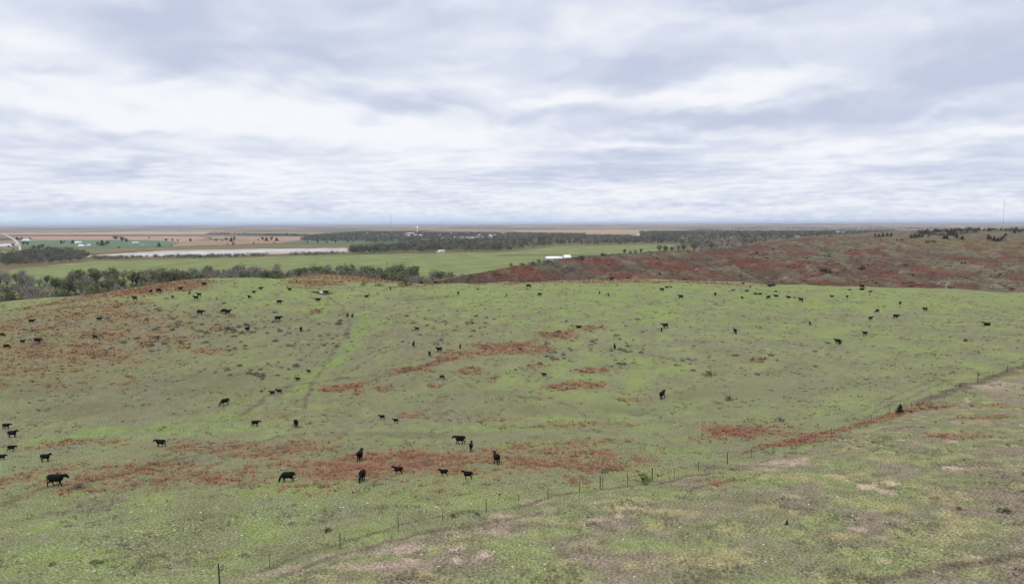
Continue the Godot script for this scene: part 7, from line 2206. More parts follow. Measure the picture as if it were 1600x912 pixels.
var woods := [
	["river_wood", "dense grey-green wood on the near river bank", 560, 12, [-731, 974, -695, 1001, -703, 1119, -788, 1274, -959, 1484, -1057, 1526, -946, 1262], -1, "m"],
	["riverside_thicket", "thin bushes along the edge of the river sandbed", 380, 7, [-710, 1149, -514, 1220, -319, 1337, -331, 1386, -540, 1281, -758, 1226], -0.15, "m"],
	["riverside_wood", "tall wood along the far edge of the hayfield", 600, 15, [-322, 1348, 0, 1441, 0, 1616, -160, 1718, -377, 1611], -1, "m"],
	["valley_wood", "mixed wood between the river and the town", 700, 11, [-324, 1734, 0, 1576, 1, 2493, -168, 2256, -288, 2057], -0.1, "m"],
	["hayfield_wood", "dark wood behind the triangular hayfield", 1500, 14, [0, 1468, 109, 1785, 464, 1906, 633, 2600, 211, 3206, 1, 2702], -1, "m"],
	["bottomland_wood", "wide hazy bottomland wood filling the valley", 5200, 12, [464, 1906, 370, 1435, 584, 1642, 1032, 2252, 1901, 3391, 2579, 4600, 888, 4749, 535, 2855], -0.5, "m"],
	["town_wood", "dark trees among the houses of the town", 7500, 11, [-743, 2374, -541, 2228, -179, 1923, 151, 2678, 332, 3540, 152, 4030, -414, 4448, -1111, 4963, -1029, 3447], -0.45, "m"],
	["shelterbelt", "dark straight shelterbelt of trees on the plain", 300, 10, [-1909, 4262, -1431, 3834, -1041, 3484, -1153, 3860, -1996, 4552], -1, "cedar"],
	["hill_foot_thicket", "low thicket along the foot of the red hills", 260, 6, [134, 1142, 230, 1223, 382, 1314, 570, 1560, 600, 1685, 421, 1499, 243, 1298, 147, 1206], -1, "m"],
	["upland_grove", "blue-grey grove on the upland behind the woods", 120, 13, [205, 3207, 343, 3181, 380, 3529, 234, 3663], -1, "m"],
	["hedgerow", "thin hedgerow on the tan plain over the farmsteads", 60, 9, [-3719, 6328, -2932, 6286, -3081, 6607, -3951, 6723], -0.2, "m"],
	["hedgerow", "thin hedgerow on the plain past the shelterbelt", 70, 10, [-3223, 7354, -1859, 7124, -1968, 7540, -3418, 7798], -0.2, "m"],
	["hedgerow", "broken tree line on the upland over the town", 90, 11, [-1678, 7501, 3, 7806, 3, 8308, -1803, 8063], -0.2, "m"],
	["hedgerow", "broken tree line on the wide tan upland field", 70, 10, [308, 6554, 1429, 6370, 1503, 6701, 324, 6904], -0.1, "m"],
	["horizon_tree_line", "hazy blue tree line near the horizon", 500, 14, [1696, 5337, 3550, 5429, 4062, 6213, 2032, 6395], -0.2, "m"],
	["ridge_cedar_wood", "dark cedar wood along the top of the far hill ridge", 1300, 7, [850, 1440, 880, 1370, 930, 1390, 985, 1410, 1010, 1440, 1060, 1400, 1130, 1370, 1300, 1350, 1800, 1350, 1800, 1500, 1300, 1500, 1000, 1500, 880, 1490], -0.55, "cedar"],
	["belt_undergrowth", "grey-brown undergrowth beneath the wooded belt", 420, 5.5, [-470, 500, -330, 520, -230, 600, -90, 580, -40, 590, -70, 660, -240, 690, -460, 710], -1, "m"],
]
var houses := [
	[-1433.69, 1950.62, "farm_shed", 43.88, 14, 4.5, 2.5, 0.15, "long white farm shed west of the gravel road", 0, "farm buildings on the valley plain"],
	[-1856.37, 2617.73, "farm_shed", 31.89, 16, 4.5, 2.5, -0.1, "white farm shed in front of a dark row of cedars", 2, "farm buildings on the valley plain"],
	[-1412.29, 2228.61, "machine_shed", 18.8, 15, 5, 2.5, 0.3, "white-roofed machine shed on the teal field, upper one", 0, "farm buildings on the valley plain"],
	[-1201.81, 1909.65, "farm_shed", 14.32, 12, 3.5, 2, 0.1, "low white farm shed below the machine shed", 2, "farm buildings on the valley plain"],
	[-1201.83, 1947.45, "farm_shed", 12.78, 12, 4, 2, -0.2, "grey-white farm shed beside the round field tree", 3, "farm buildings on the valley plain"],
	[-1431.66, 2195.9, "farm_house", 7.2, 10, 4, 3, 0.2, "small farm house hidden in a dark tree row", 1, "farm buildings on the valley plain"],
	[-1211.18, 2203.86, "farm_shed", 20.65, 12, 3.5, 2, 0.1, "pale farm shed east of the teal field, upper one", 3, "farm buildings on the valley plain"],
	[-1113.14, 2060.1, "farm_house", 9.65, 10, 4, 2.5, 0.4, "pale farm house below a shed at the teal field's end", 4, "farm buildings on the valley plain"],
	[-149.51, 1441.3, "farm_shed", 17.56, 10, 3.5, 1.5, 0.05, "white low shed at the far rim of the hayfield", 2, "farm buildings on the valley plain"],
	[-207.37, 1656.48, "farm_shed", 15.52, 14, 4, 2, -0.2, "pale shed in the woods past the hayfield", 3, "farm buildings on the valley plain"],
	[-111.09, 1833.95, "farm_shed", 24.06, 18, 5, 2, 0.1, "pale yard shed in the valley wood, west one", 3, "farm buildings on the valley plain"],
	[-72.83, 1779.31, "farm_shed", 25.01, 18, 4.5, 2, -0.1, "pale yard shed in the valley wood, east one", 3, "farm buildings on the valley plain"],
	[-217.78, 2784.16, "town_hall_shed", 36.53, 25, 6, 2, 0.1, "long white building at the town's edge, first of four", 0, "buildings of the far town"],
	[-172.41, 2684.99, "town_hall_shed", 47.81, 25, 6, 2, -0.05, "longest white building at the town's edge, second of four", 2, "buildings of the far town"],
	[-129.75, 2793.53, "town_hall_shed", 36.65, 25, 6, 2, 0.08, "white building at the town's edge, third of four", 0, "buildings of the far town"],
	[-95.31, 2939.68, "town_hall_shed", 22.04, 22, 6, 2, 0.2, "short white building at the town's edge, last of four", 2, "buildings of the far town"],
	[-569.69, 3819.82, "town_hall_shed", 39.38, 25, 8, 3, 0.1, "large pale building in the middle of the town", 3, "buildings of the far town"],
	[338.05, 2957.88, "farm_shed", 19.41, 16, 5, 2.5, 0.1, "white shed on the upland east of the grove", 2, "farm buildings on the valley plain"],
	[592.28, 3196.63, "farm_shed", 26.96, 18, 5, 2.5, -0.1, "white shed at the end of a row of upland trees", 0, "farm buildings on the valley plain"],
	[931.72, 2232.75, "farm_house", 12.56, 9, 4, 3, 0.2, "small white house in the bottomland trees", 4, "farm buildings on the valley plain"],
	[1328.92, 2792.03, "storage_barn", 13.08, 14, 9, 2, 0.1, "tall pale barn above the red hill, west one of two", 3, "farm buildings on the valley plain"],
	[1369.4, 2838.15, "storage_barn", 15.96, 14, 7, 2, -0.1, "pale grey barn above the red hill, east one of two", 3, "farm buildings on the valley plain"],
	[-817.18, 3800.31, "house", 16.96, 10, 5.68, 3, 0.36, "pale town house showing between the dark trees", 4, "houses of the far town"],
	[-681.79, 3264.9, "house", 16.55, 10, 6.07, 3, 0.35, "pale town house showing between the dark trees", 4, "houses of the far town"],
	[-663.81, 3880.03, "house", 18.22, 10, 5.24, 3, -0.37, "pale town house showing between the dark trees", 3, "houses of the far town"],
	[-360.35, 4307.44, "house", 17.64, 10, 5.35, 3, 0.37, "pale town house showing between the dark trees", 4, "houses of the far town"],
	[-157.23, 3279.63, "house", 10.19, 10, 5.67, 3, -0, "pale town house showing between the dark trees", 0, "houses of the far town"],
	[-350.24, 3330.25, "house", 17.58, 10, 6.93, 3, -0.2, "pale town house showing between the dark trees", 4, "houses of the far town"],
	[-160.76, 3581.94, "house", 12.42, 10, 6.95, 3, -0.27, "pale town house showing between the dark trees", 4, "houses of the far town"],
	[-101.14, 3250.87, "house", 15.69, 10, 5.39, 3, -0.23, "pale town house showing between the dark trees", 0, "houses of the far town"],
	[-861.65, 4082.61, "house", 13.62, 10, 5.27, 3, 0.28, "pale town house showing between the dark trees", 0, "houses of the far town"],
	[-889.61, 4270.43, "house", 22.09, 10, 5.33, 3, -0.4, "pale town house showing between the dark trees", 1, "houses of the far town"],
	[-82.91, 3240.2, "house", 11.12, 10, 5.69, 3, 0.08, "pale town house showing between the dark trees", 2, "houses of the far town"],
	[-228.4, 3175.35, "house", 13.76, 10, 7, 3, 0.11, "pale town house showing between the dark trees", 4, "houses of the far town"],
	[-531.83, 4096.67, "house", 13.55, 10, 6.95, 3, -0.35, "pale town house showing between the dark trees", 1, "houses of the far town"],
	[-345.5, 3881.5, "house", 12.32, 10, 5.44, 3, -0.31, "pale town house showing between the dark trees", 3, "houses of the far town"],
	[-462.13, 3462.69, "house", 18.24, 10, 5.98, 3, -0.31, "pale town house showing between the dark trees", 4, "houses of the far town"],
	[-45.76, 3836.91, "house", 21.19, 10, 5.7, 3, -0.28, "pale town house showing between the dark trees", 2, "houses of the far town"],
	[-441.26, 3562.17, "house", 14.11, 10, 5.28, 3, -0.25, "pale town house showing between the dark trees", 4, "houses of the far town"],
	[-483.13, 3198.83, "house", 14.94, 10, 6.32, 3, -0.05, "pale town house showing between the dark trees", 0, "houses of the far town"],
	[-587.82, 3269.86, "house", 10.65, 10, 5.97, 3, -0.3, "pale town house showing between the dark trees", 2, "houses of the far town"],
	[-309.8, 3813.04, "house", 16.63, 10, 6.48, 3, 0.31, "pale town house showing between the dark trees", 4, "houses of the far town"],
	[-265.62, 3973.87, "house", 20.17, 10, 5.88, 3, 0.29, "pale town house showing between the dark trees", 0, "houses of the far town"],
	[-601.42, 3532.87, "house", 10.93, 10, 5.35, 3, 0.08, "pale town house showing between the dark trees", 0, "houses of the far town"],
	[-659.34, 3619.84, "house", 17.72, 10, 5.4, 3, -0.2, "pale town house showing between the dark trees", 4, "houses of the far town"],
	[-110.63, 3788.14, "house", 12.44, 10, 5.16, 3, -0.17, "pale town house showing between the dark trees", 2, "houses of the far town"],
	[-101.96, 4117.14, "house", 20.76, 10, 5.2, 3, 0.37, "pale town house showing between the dark trees", 4, "houses of the far town"],
	[-129.56, 3950.54, "house", 14.7, 10, 5.37, 3, 0.19, "pale town house showing between the dark trees", 1, "houses of the far town"],
	[-624.42, 3167.28, "house", 17.16, 10, 6.75, 3, -0.18, "pale town house showing between the dark trees", 1, "houses of the far town"],
	[-463.91, 3298.78, "house", 18.18, 10, 6.9, 3, -0.33, "pale town house showing between the dark trees", 0, "houses of the far town"],
	[-564.41, 3647.21, "house", 17.48, 10, 5.4, 3, 0.05, "pale town house showing between the dark trees", 2, "houses of the far town"],
	[-596.81, 4127.34, "house", 19.25, 10, 5.9, 3, 0.17, "pale town house showing between the dark trees", 2, "houses of the far town"],
	[-651.59, 3368.61, "house", 10.36, 10, 5.57, 3, 0.02, "pale town house showing between the dark trees", 4, "houses of the far town"],
	[-697.46, 3712.5, "house", 15.54, 10, 6.19, 3, -0.05, "pale town house showing between the dark trees", 2, "houses of the far town"],
	[-709.29, 3238.93, "house", 9.87, 10, 6.47, 3, 0.05, "pale town house showing between the dark trees", 1, "houses of the far town"],
	[-428.48, 3207.2, "house", 15.76, 10, 6.69, 3, -0.33, "pale town house showing between the dark trees", 0, "houses of the far town"],
]

func _ready() -> void:
	# camera, sky, light, air
	var cam := Camera3D.new()
	cam.name = "camera"
	cam.fov = 46.28
	cam.near = 0.5
	cam.far = 200000.0
	cam.position = Vector3(0, EYE, 0)
	cam.rotation_order = EULER_ORDER_YXZ
	cam.rotation = Vector3(deg_to_rad(-5.72), 0, -0.0036)
	add_child(cam)
	cam.current = true
	var env := Environment.new()
	env.background_mode = Environment.BG_SKY
	var pan := PanoramaSkyMaterial.new()
	pan.panorama = ImageTexture.create_from_image(sky_image())
	var sky := Sky.new()
	sky.sky_material = pan
	env.sky = sky
	env.background_energy_multiplier = 1.0
	env.tonemap_mode = Environment.TONE_MAPPER_LINEAR
	env.tonemap_exposure = 1.0
	env.sdfgi_enabled = true
	env.ssao_enabled = true
	env.ssil_enabled = true
	env.fog_enabled = true
	env.fog_density = 0.000036
	env.fog_light_color = Color(0.87, 0.915, 1.0)
	var we := WorldEnvironment.new()
	we.name = "world_environment"
	we.environment = env
	add_child(we)
	var sun := DirectionalLight3D.new()
	sun.name = "sun"
	sun.light_energy = 0.5
	sun.light_color = Color(1.0, 0.96, 0.9)
	sun.light_angular_distance = 14.0
	sun.shadow_enabled = true
	sun.rotation_degrees = Vector3(-58, -35, 0)
	add_child(sun)

	land_setup()
	fence_setup()
	paint_setup()
	build_ground()
	build_fields()
	build_cattle()
	build_fence()
	build_plants()
	build_stones()
	build_grass()
	build_hill_brush()
	build_trees()
	build_buildings()

func fence_setup() -> void:
	var t := []
	for p in posts: t.append([p[0], p[1]])
	t.sort_custom(func(a, b): return a[0] < b[0])
	var first: Array = t[0]
	var last: Array = t[-1]
	t.push_front([first[0] - 120.0, first[1] - 110.0])
	t.append([last[0] + 150.0, last[1] + 95.0])
	fence_lut = lut(t, -120.0, 320.0, 2.0, 2)

func build_fields() -> void:
	var tex := field_texture()
	var m := StandardMaterial3D.new()
	m.vertex_color_use_as_albedo = true
	m.albedo_texture = tex
	m.uv1_triplanar = true
	m.uv1_world_triplanar = true
	m.uv1_scale = Vector3(1, 1, 1) / 330.0
	m.roughness = 1.0
	m.metallic_specular = 0.1
	var i := 0
	for e in fields:
		var o := part(e[0], sheet(e[4], e[3], e[2], e[5], 200 + i), m)
		tag(o, e[1], "river" if e[0] == "river_sandbed" else "road" if e[0] == "gravel_road" else "field", "", "structure")
		i += 1

func build_cattle() -> void:
	var coat := mat(Color(0.0042, 0.0038, 0.0038), 0.8)
	var shape := {}
	for p in ["walking", "standing", "looking", "grazing", "lying"]: shape[p] = skin(cow_bones(p), 0.034)
	for c in cattle:
		var calf: bool = c[5].contains("calf")
		var o := part("calf" if calf else "cow", shape[c[4]], coat)
		var at := ground(c[0], c[1])
		var th := deg_to_rad(c[2])
		var d := Vector3(cos(th), 0, -sin(th))
		var k: float = c[3]
		var a := ground(c[0] + d.x * k, c[1] - d.z * k)
		var b := ground(c[0] - d.x * k, c[1] + d.z * k)
		var fwd := (a - b).normalized()
		var side := fwd.cross(Vector3.UP).normalized()
		var up := side.cross(fwd)
		o.transform = Transform3D(Basis(fwd, up, side).scaled_local(Vector3(k, k * ((1.24 if calf else 1.13) if c[4] != "lying" else 1.08), k * (0.9 if calf else 1.0))), at - Vector3(0, 0.03 if c[4] != "lying" else 0.05, 0))
		tag(o, c[5], "calf" if calf else "cow", "black cattle grazing the pasture")

func build_fence() -> void:
	var wood := mat(Color(0.055, 0.048, 0.042), 0.9)
	var steel := mat(Color(0.035, 0.038, 0.036), 0.6)
	var wire := mat(Color(0.10, 0.095, 0.09), 0.5)
	wire.metallic = 0.6
	var o := base("wire_fence", ground(posts[0][0], posts[0][1]))
	tag(o, "long barbed wire fence on dark posts running up the slope past the cedar", "fence")
	var tops := []
	for p in posts:
		var st := begin()
		var g := ground(p[0], p[1]) - o.position
		var thick: float = p[2]
		limb(st, g - V(0, 0.4, 0), g + V(p[4], p[3], 0), thick, thick * 0.92, Color(1, 1, 1), 8)
		limb(st, g + V(p[4], p[3], 0), g + V(p[4], p[3] + 0.02, 0), thick * 0.92, 0.001, Color(1, 1, 1), 8)
		if p[5] > 0:   # a stub of rail nailed to a stout post
			limb(st, g + V(-0.05, p[3] * 0.72, 0), g + V(0.32, p[3] * 0.74, 0.05), 0.05, 0.045, Color(1, 1, 1), 6)
		part("post", st.commit(), wood if thick > 0.05 else steel, o)
		tops.append([g, p[3]])
	for lvl in [0.28, 0.52, 0.75, 0.95]:
		var st := begin()
		for i in tops.size() - 1:
			var a: Vector3 = tops[i][0] + V(0, min(tops[i][1], 1.25) * lvl, 0)
			var b: Vector3 = tops[i + 1][0] + V(0, min(tops[i + 1][1], 1.25) * lvl, 0)
			var mid := (a + b) / 2 - V(0, 0.03, 0)
			limb(st, a, mid, 0.0045, 0.0045, Color(1, 1, 1), 3)
			limb(st, mid, b, 0.0045, 0.0045, Color(1, 1, 1), 3)
		part("wire", st.commit(), wire, o)

func sage_mesh(sd: int) -> ArrayMesh:
	var r := RandomNumberGenerator.new()
	r.seed = sd
	var st := begin()
	for i in 170:
		var a := r.randf() * TAU
		var d := pow(r.randf(), 0.6)
		var hh := sqrt(max(0.0, 1.0 - d * d * 0.9)) * r.randf_range(0.35, 1.0)
		var p := V(cos(a) * d * 0.5, hh * 0.5, sin(a) * d * 0.5 * 0.85)
		leaf(st, p, 0.065 * r.randf_range(0.6, 1.3), V(p.x * 1.4, 0.8, p.z * 1.4) + V(r.randfn(), r.randfn(), r.randfn()) * 0.25, Color(1, 1, 1) * r.randf_range(0.6, 1.3), r)
	return st.commit()

func build_plants() -> void:
	var tones := [mat(Color(0.12, 0.118, 0.088), 0.95, true), mat(Color(0.175, 0.175, 0.14), 0.95, true), mat(Color(0.11, 0.112, 0.075), 0.95, true)]
	for m in tones: m.backlight = Color(0.5, 0.5, 0.5)
	var shapes := [sage_mesh(1), sage_mesh(2), sage_mesh(3), sage_mesh(4)]
	var i := 0
	for s in sages:
		var o := part("sagebrush", shapes[i % 4], tones[(i / 4) % 3])
		o.transform = spin(ground(s[0], s[1], 0.03), i * 2.1, Vector3(s[2], s[2] * 0.78, s[2]))
		tag(o, s[3], "shrub", "sagebrush dotting the pasture")
		i += 1
	# plants that stand by themselves
	var wood := mat(Color(0.10, 0.085, 0.07), 0.9, true)
	for p in lone_plants:
		var c := Color(p[6], p[7], p[8])
		var pr := tree_proto("p", p[2], 900 + i, 900, c, wood)
		var o := put(pr, p[3], ground(p[0], p[1], 0.05), i * 1.3, Vector3(p[4] / (0.72 if p[2] == "cedar" else 1.15), p[5], p[4] / (0.72 if p[2] == "cedar" else 1.15)))
		tag(o, p[9], "tree" if p[2] == "cedar" or p[3].ends_with("tree") else "bush")
		i += 1

func stone_mesh(sd: int) -> ArrayMesh:
	var n := noise(1.3, 2, sd)
	var s := SphereMesh.new()
	s.radial_segments = 8
	s.rings = 4
	var arr := s.get_mesh_arrays()
	var v: PackedVector3Array = arr[Mesh.ARRAY_VERTEX]
	var st := begin()
	for k in arr[Mesh.ARRAY_INDEX]:
		var p := v[k]
		p *= 1.0 + 0.45 * n.get_noise_3dv(p * 2.0)
		p.y *= 0.5
		st.add_vertex(p)
	st.generate_normals()
	return st.commit()

func build_stones() -> void:
	var chalk := mat(Color(0.52, 0.50, 0.46), 0.95)
	var dun := mat(Color(0.45, 0.40, 0.34), 0.95)
	var sh := [stone_mesh(1), stone_mesh(2), stone_mesh(3)]
	var i := 0
	for s in stones:
		var o := part("limestone_rock", sh[i % 3], chalk if i % 4 else dun)
		o.transform = spin(ground(s[0], s[1], 0.0), i * 1.9, Vector3(s[2], s[2] * 0.8, s[2] * 0.8))
		tag(o, s[3], "rock", "limestone lumps in the turf")
		i += 1
	# chips too small and many to count
	var xf := []
	var cols := PackedColorArray()
	rng.seed = 5
	for k in 16000:
		var f := lerpf(47.0, 135.0, pow(rng.randf(), 1.5))
		var x := rng.randf_range(-0.82, 0.82) * f
		var m := masks(x, f)
		var w := 0.045 + m[1] * 0.85 + 0.03 * float(fence_side(x, f) > 0.0) + 0.08 * sm(0.2, 0.5, n_mid.get_noise_2d(x, f + 700.0))
		if rng.randf() > w: continue
		var g := rng.randf_range(0.75, 1.1)
		xf.append(spin(ground(x, f), rng.randf() * TAU, Vector3.ONE * rng.randf_range(0.035, 0.12)))
		cols.append(Color(0.55 * g, 0.50 * g, 0.45 * g).lerp(Color(0.5, 0.32, 0.26), clamp(m[1] * 1.2, 0.0, 0.7)))
	var cm := mat(Color(1, 1, 1), 0.95, true)
	scatter("stone_chips", sh[0], cm, xf, cols, "pale stone chips strewn through the thin turf and bare soil", "gravel")

func build_grass() -> void:
	rng.seed = 9
	var white := mat(Color(1, 1, 1), 0.95, true)
	white.backlight = Color(1, 1, 1)
	var xf := []
	var cols := PackedColorArray()
	# short grazed tufts
	for k in 60000:
		var f := lerpf(44.0, 125.0, pow(rng.randf(), 1.35))
		var x := rng.randf_range(-0.84, 0.84) * f
		if rng.randf() < sm(70.0, 125.0, f): continue
		var c := pasture_color(x, f)
		var g := rng.randf_range(0.95, 1.3)
		var s := rng.randf_range(0.6, 1.25) * (1.0 + f / 260.0)
		xf.append(spin(ground(x, f), rng.randf() * TAU, Vector3(s, s * rng.randf_range(0.5, 1.2), s)))
		cols.append(Color(c.r * g, c.g * g, c.b * g * rng.randf_range(0.8, 1.05)))
	scatter("short_grass", grass_clump(9, 0.06, 0.24, 0.04, 3), white, xf, cols, "short cropped pasture grass in tufts", "grass")
	# russet bluestem, knee high
	xf = []
	cols = PackedColorArray()
	for k in 260000:
		var f := lerpf(60.0, 425.0, pow(rng.randf(), 1.25))
		var x := rng.randf_range(-0.84, 0.84) * f
		var m := masks(x, f)
		var a := m[0]
		var key := Vector2i(floori(x / 4.0), floori(f / 4.0))
		if trail_bins.has(key):
			for e in trail_bins[key]:
				if e[1] == 2 and Vector2(x, f).distance_to(e[0]) < e[2]: a = max(a, 0.62)
		if a < 0.1: continue
		var trodden := false
		for c in cattle:
			if abs(x - c[0]) < 1.5 and f - c[1] < 0.6 and f - c[1] > -3.2:
				trodden = true
				break
		if trodden: continue
		if rng.randf() > 0.46 * sm(0.22, 1.05, a + n_mid.get_noise_2d(x, f) * 0.5 + n_small.get_noise_2d(x, f) * 0.55): continue
		var g := rng.randf_range(0.7, 1.35)
		var c := RUST.lerp(WINE, rng.randf()).lerp(Color(0.25, 0.18, 0.105), clamp(0.25 + n_patch.get_noise_2d(x, f) * 1.4 + rng.randf_range(-0.3, 0.3), 0.0, 0.9))
		var s := rng.randf_range(0.65, 1.3) * (1.0 + f / 500.0)
		xf.append(spin(ground(x, f), rng.randf() * TAU, Vector3(s, s * rng.randf_range(0.6, 1.2), s)))
		cols.append(Color(c.r * g, c.g * g, c.b * g))
	scatter("russet_bluestem_grass", grass_clump(12, 0.27, 0.27, 0.045, 4), white, xf, cols, "knee high russet bluestem grass standing in patches", "grass")
	# weedy olive and dark tufts
	xf = []
	cols = PackedColorArray()
	for k in 30000:
		var f := lerpf(50.0, 330.0, pow(rng.randf(), 1.2))
		var x := rng.randf_range(-0.84, 0.84) * f
		if n_mid.get_noise_2d(x + 40.0, f) + rng.randf_range(-0.35, 0.35) + 0.22 * sm(120.0, 160.0, f) - 0.12 * sm(20.0, 150.0, x) * sm(200.0, 260.0, f) < 0.24: continue
		var c := Color(0.105, 0.108, 0.066).lerp(Color(0.165, 0.125, 0.085), rng.randf())
		var s := rng.randf_range(0.45, 1.15) * (1.0 + f / 420.0)
		xf.append(spin(ground(x, f), rng.randf() * TAU, Vector3(s, s * 0.8, s)))
		cols.append(c)
	scatter("weed_tufts", grass_clump(12, 0.22, 0.34, 0.05, 6), white, xf, cols, "dull olive weed tufts scattered over the grazed turf", "weed")

func build_hill_brush() -> void:
	# low brush and bunchgrass that roughens the rangeland hills
	rng.seed = 21
	var m := mat(Color(1, 1, 1), 0.95, true)
	m.backlight = Color(0.6, 0.6, 0.6)
	var xf := []
	var cols := PackedColorArray()
	for k in 30000:
		var f := lerpf(415.0, 1020.0, pow(rng.randf(), 1.2))
		var x := rng.randf_range(-0.12, 0.82) * f
		if hills_y(x, f) < pasture_y(x, f) + 0.5 or hills_y(x, f) < 4.0: continue
		var t := rng.randf() + n_mid.get_noise_2d(x * 0.4, f * 0.4) * 0.7
		var c := hills_color(x, f) * rng.randf_range(1.1, 1.7)
		var s := rng.randf_range(0.35, 0.8)
		if t > 1.08:
			c = Color(0.07, 0.072, 0.045)
			s = rng.randf_range(0.6, 1.7)
		elif t < 0.1: c = Color(0.27, 0.255, 0.18)
		xf.append(spin(ground(x, f), rng.randf() * TAU, Vector3(s * 1.6, s, s * 1.6)))
		cols.append(c)
	scatter("hill_brush", grass_clump(16, 0.5, 0.6, 0.13, 8), m, xf, cols, "low brush and bunchgrass roughening the russet hills", "brush")

func inside(poly: PackedVector2Array, p: Vector2) -> bool:
	return Geometry2D.is_point_in_polygon(p, poly)

func build_trees() -> void:
	var wood := mat(Color(0.12, 0.105, 0.09), 0.9, true)
	var P := {}
	for v in 3:
		P["green%d" % v] = tree_proto("t", "leafy", 300 + v, 1500, [Color(0.118, 0.130, 0.056), Color(0.145, 0.148, 0.068), Color(0.092, 0.108, 0.05)][v], wood)
		P["bare%d" % v] = tree_proto("t", "bare", 320 + v, 1500, [Color(0.235, 0.215, 0.18), Color(0.27, 0.245, 0.225), Color(0.205, 0.20, 0.145)][v], wood)
		P["cedar%d" % v] = tree_proto("t", "cedar", 340 + v, 600, [Color(0.032, 0.045, 0.026), Color(0.04, 0.05, 0.03), Color(0.028, 0.04, 0.025)][v], wood)
		P["bush%d" % v] = tree_proto("t", "bush", 360 + v, 700, [Color(0.085, 0.10, 0.04), Color(0.12, 0.165, 0.035), Color(0.10, 0.09, 0.055)][v], wood)
	var i := 0
	for e in belt_trees + edge_trees:
		var o := put(P[e[2] + str(i % 3 if e.size() < 7 else e[6])], e[3], ground(e[0], e[1], 0.15), i * 2.4, Vector3(e[4] * (1.0 + 0.25 * sin(i * 1.9)) * (0.95 if e[2] != "cedar" else 1.7), e[4] * (1.0 + 0.12 * sin(i * 2.7)), e[4] * (1.0 + 0.25 * sin(i * 3.1)) * (1.0 if e[2] != "cedar" else 1.7)))
		tag(o, e[5], "bush" if e[3].ends_with("bush") else "tree", "trees standing along the valley" if e.size() < 7 else "")
		i += 1
	# woods that read as one mass
	var low := {}
	for v in 3:
		low["green%d" % v] = tree_shape("leafy", 400 + v, 260)[1]
		low["bare%d" % v] = tree_shape("bare", 420 + v, 420)[1]
		low["cedar%d" % v] = tree_shape("cedar", 440 + v, 150)[1]
	var white := mat(Color(1, 1, 1), 0.9, true)
	white.backlight = Color(0.8, 0.8, 0.8)
	rng.seed = 77
	for wd in woods:
		var poly := PackedVector2Array()
		for k in range(0, wd[4].size(), 2): poly.append(Vector2(wd[4][k], wd[4][k + 1]))
		var lo := poly[0]
		var hi := poly[0]
		for p in poly:
			lo = lo.min(p)
			hi = hi.max(p)
		var sets := [[], [], []]
		var cs := [PackedColorArray(), PackedColorArray(), PackedColorArray()]
		var made := 0
		var tries := 0
		while made < wd[2] and tries < wd[2] * 30:
			tries += 1
			var p := Vector2(rng.randf_range(lo.x, hi.x), rng.randf_range(lo.y, hi.y))
			if not inside(poly, p): continue
			if n_big.get_noise_2d(p.x * 0.35, p.y * 0.35) < wd[5]: continue
			made += 1
			var t := rng.randf()
			var c: Color
			var hgt: float = wd[3] * rng.randf_range(0.6, 1.25)
			var which := 0
			if wd[6] == "cedar":
				which = 2
				hgt *= 0.85
				c = Color(0.034, 0.046, 0.028) * rng.randf_range(0.8, 1.3)
				c.a = 1.0
			elif t < 0.62:
				c = Color(0.095, 0.105, 0.055).lerp(Color(0.06, 0.078, 0.054), rng.randf()) * rng.randf_range(0.75, 1.3)
			elif t < 0.74:
				c = Color(0.16, 0.15, 0.07) * rng.randf_range(0.7, 1.1)
			else:
				which = 1
				c = Color(0.19, 0.165, 0.15) * rng.randf_range(0.8, 1.2)
			var w := rng.randf_range(0.9, 1.5) * (1.9 if which == 2 else 1.0)
			sets[which].append(spin(ground(p.x, p.y, 0.3), rng.randf() * TAU, Vector3(hgt * w, hgt, hgt * w)))
			cs[which].append(c)
		for k in 3:
			if sets[k].is_empty(): continue
			scatter(wd[0], low[["green1", "bare1", "cedar1"][k]], white, sets[k], cs[k], wd[1] + ["", ", its leafless part", ""][k], "wood")

func build_buildings() -> void:
	var white := mat(Color(0.78, 0.79, 0.80), 0.6)
	var pale := mat(Color(0.55, 0.52, 0.48), 0.8)
	var tin := mat(Color(0.62, 0.64, 0.66), 0.45)
	var shingle := mat(Color(0.16, 0.14, 0.13), 0.9)
	var red := mat(Color(0.24, 0.09, 0.07), 0.85)
	var glass := mat(Color(0.05, 0.06, 0.07), 0.2)
	var walls := [white, pale, white, pale, white]
	var roofs := [tin, shingle, white, tin, shingle]
	var i := 0
	for e in houses:
		var o := building(e[2], ground(e[0], e[1]), e[7], e[3], e[4], e[5], e[6], walls[int(e[9])], roofs[int(e[9])], glass, 3 if e[3] < 20.0 else 5)
		tag(o, e[8], "house" if e[2] == "house" else "barn" if e[2].contains("barn") else "shed", e[10])
		i += 1
	build_specials(white, pale, tin, glass)

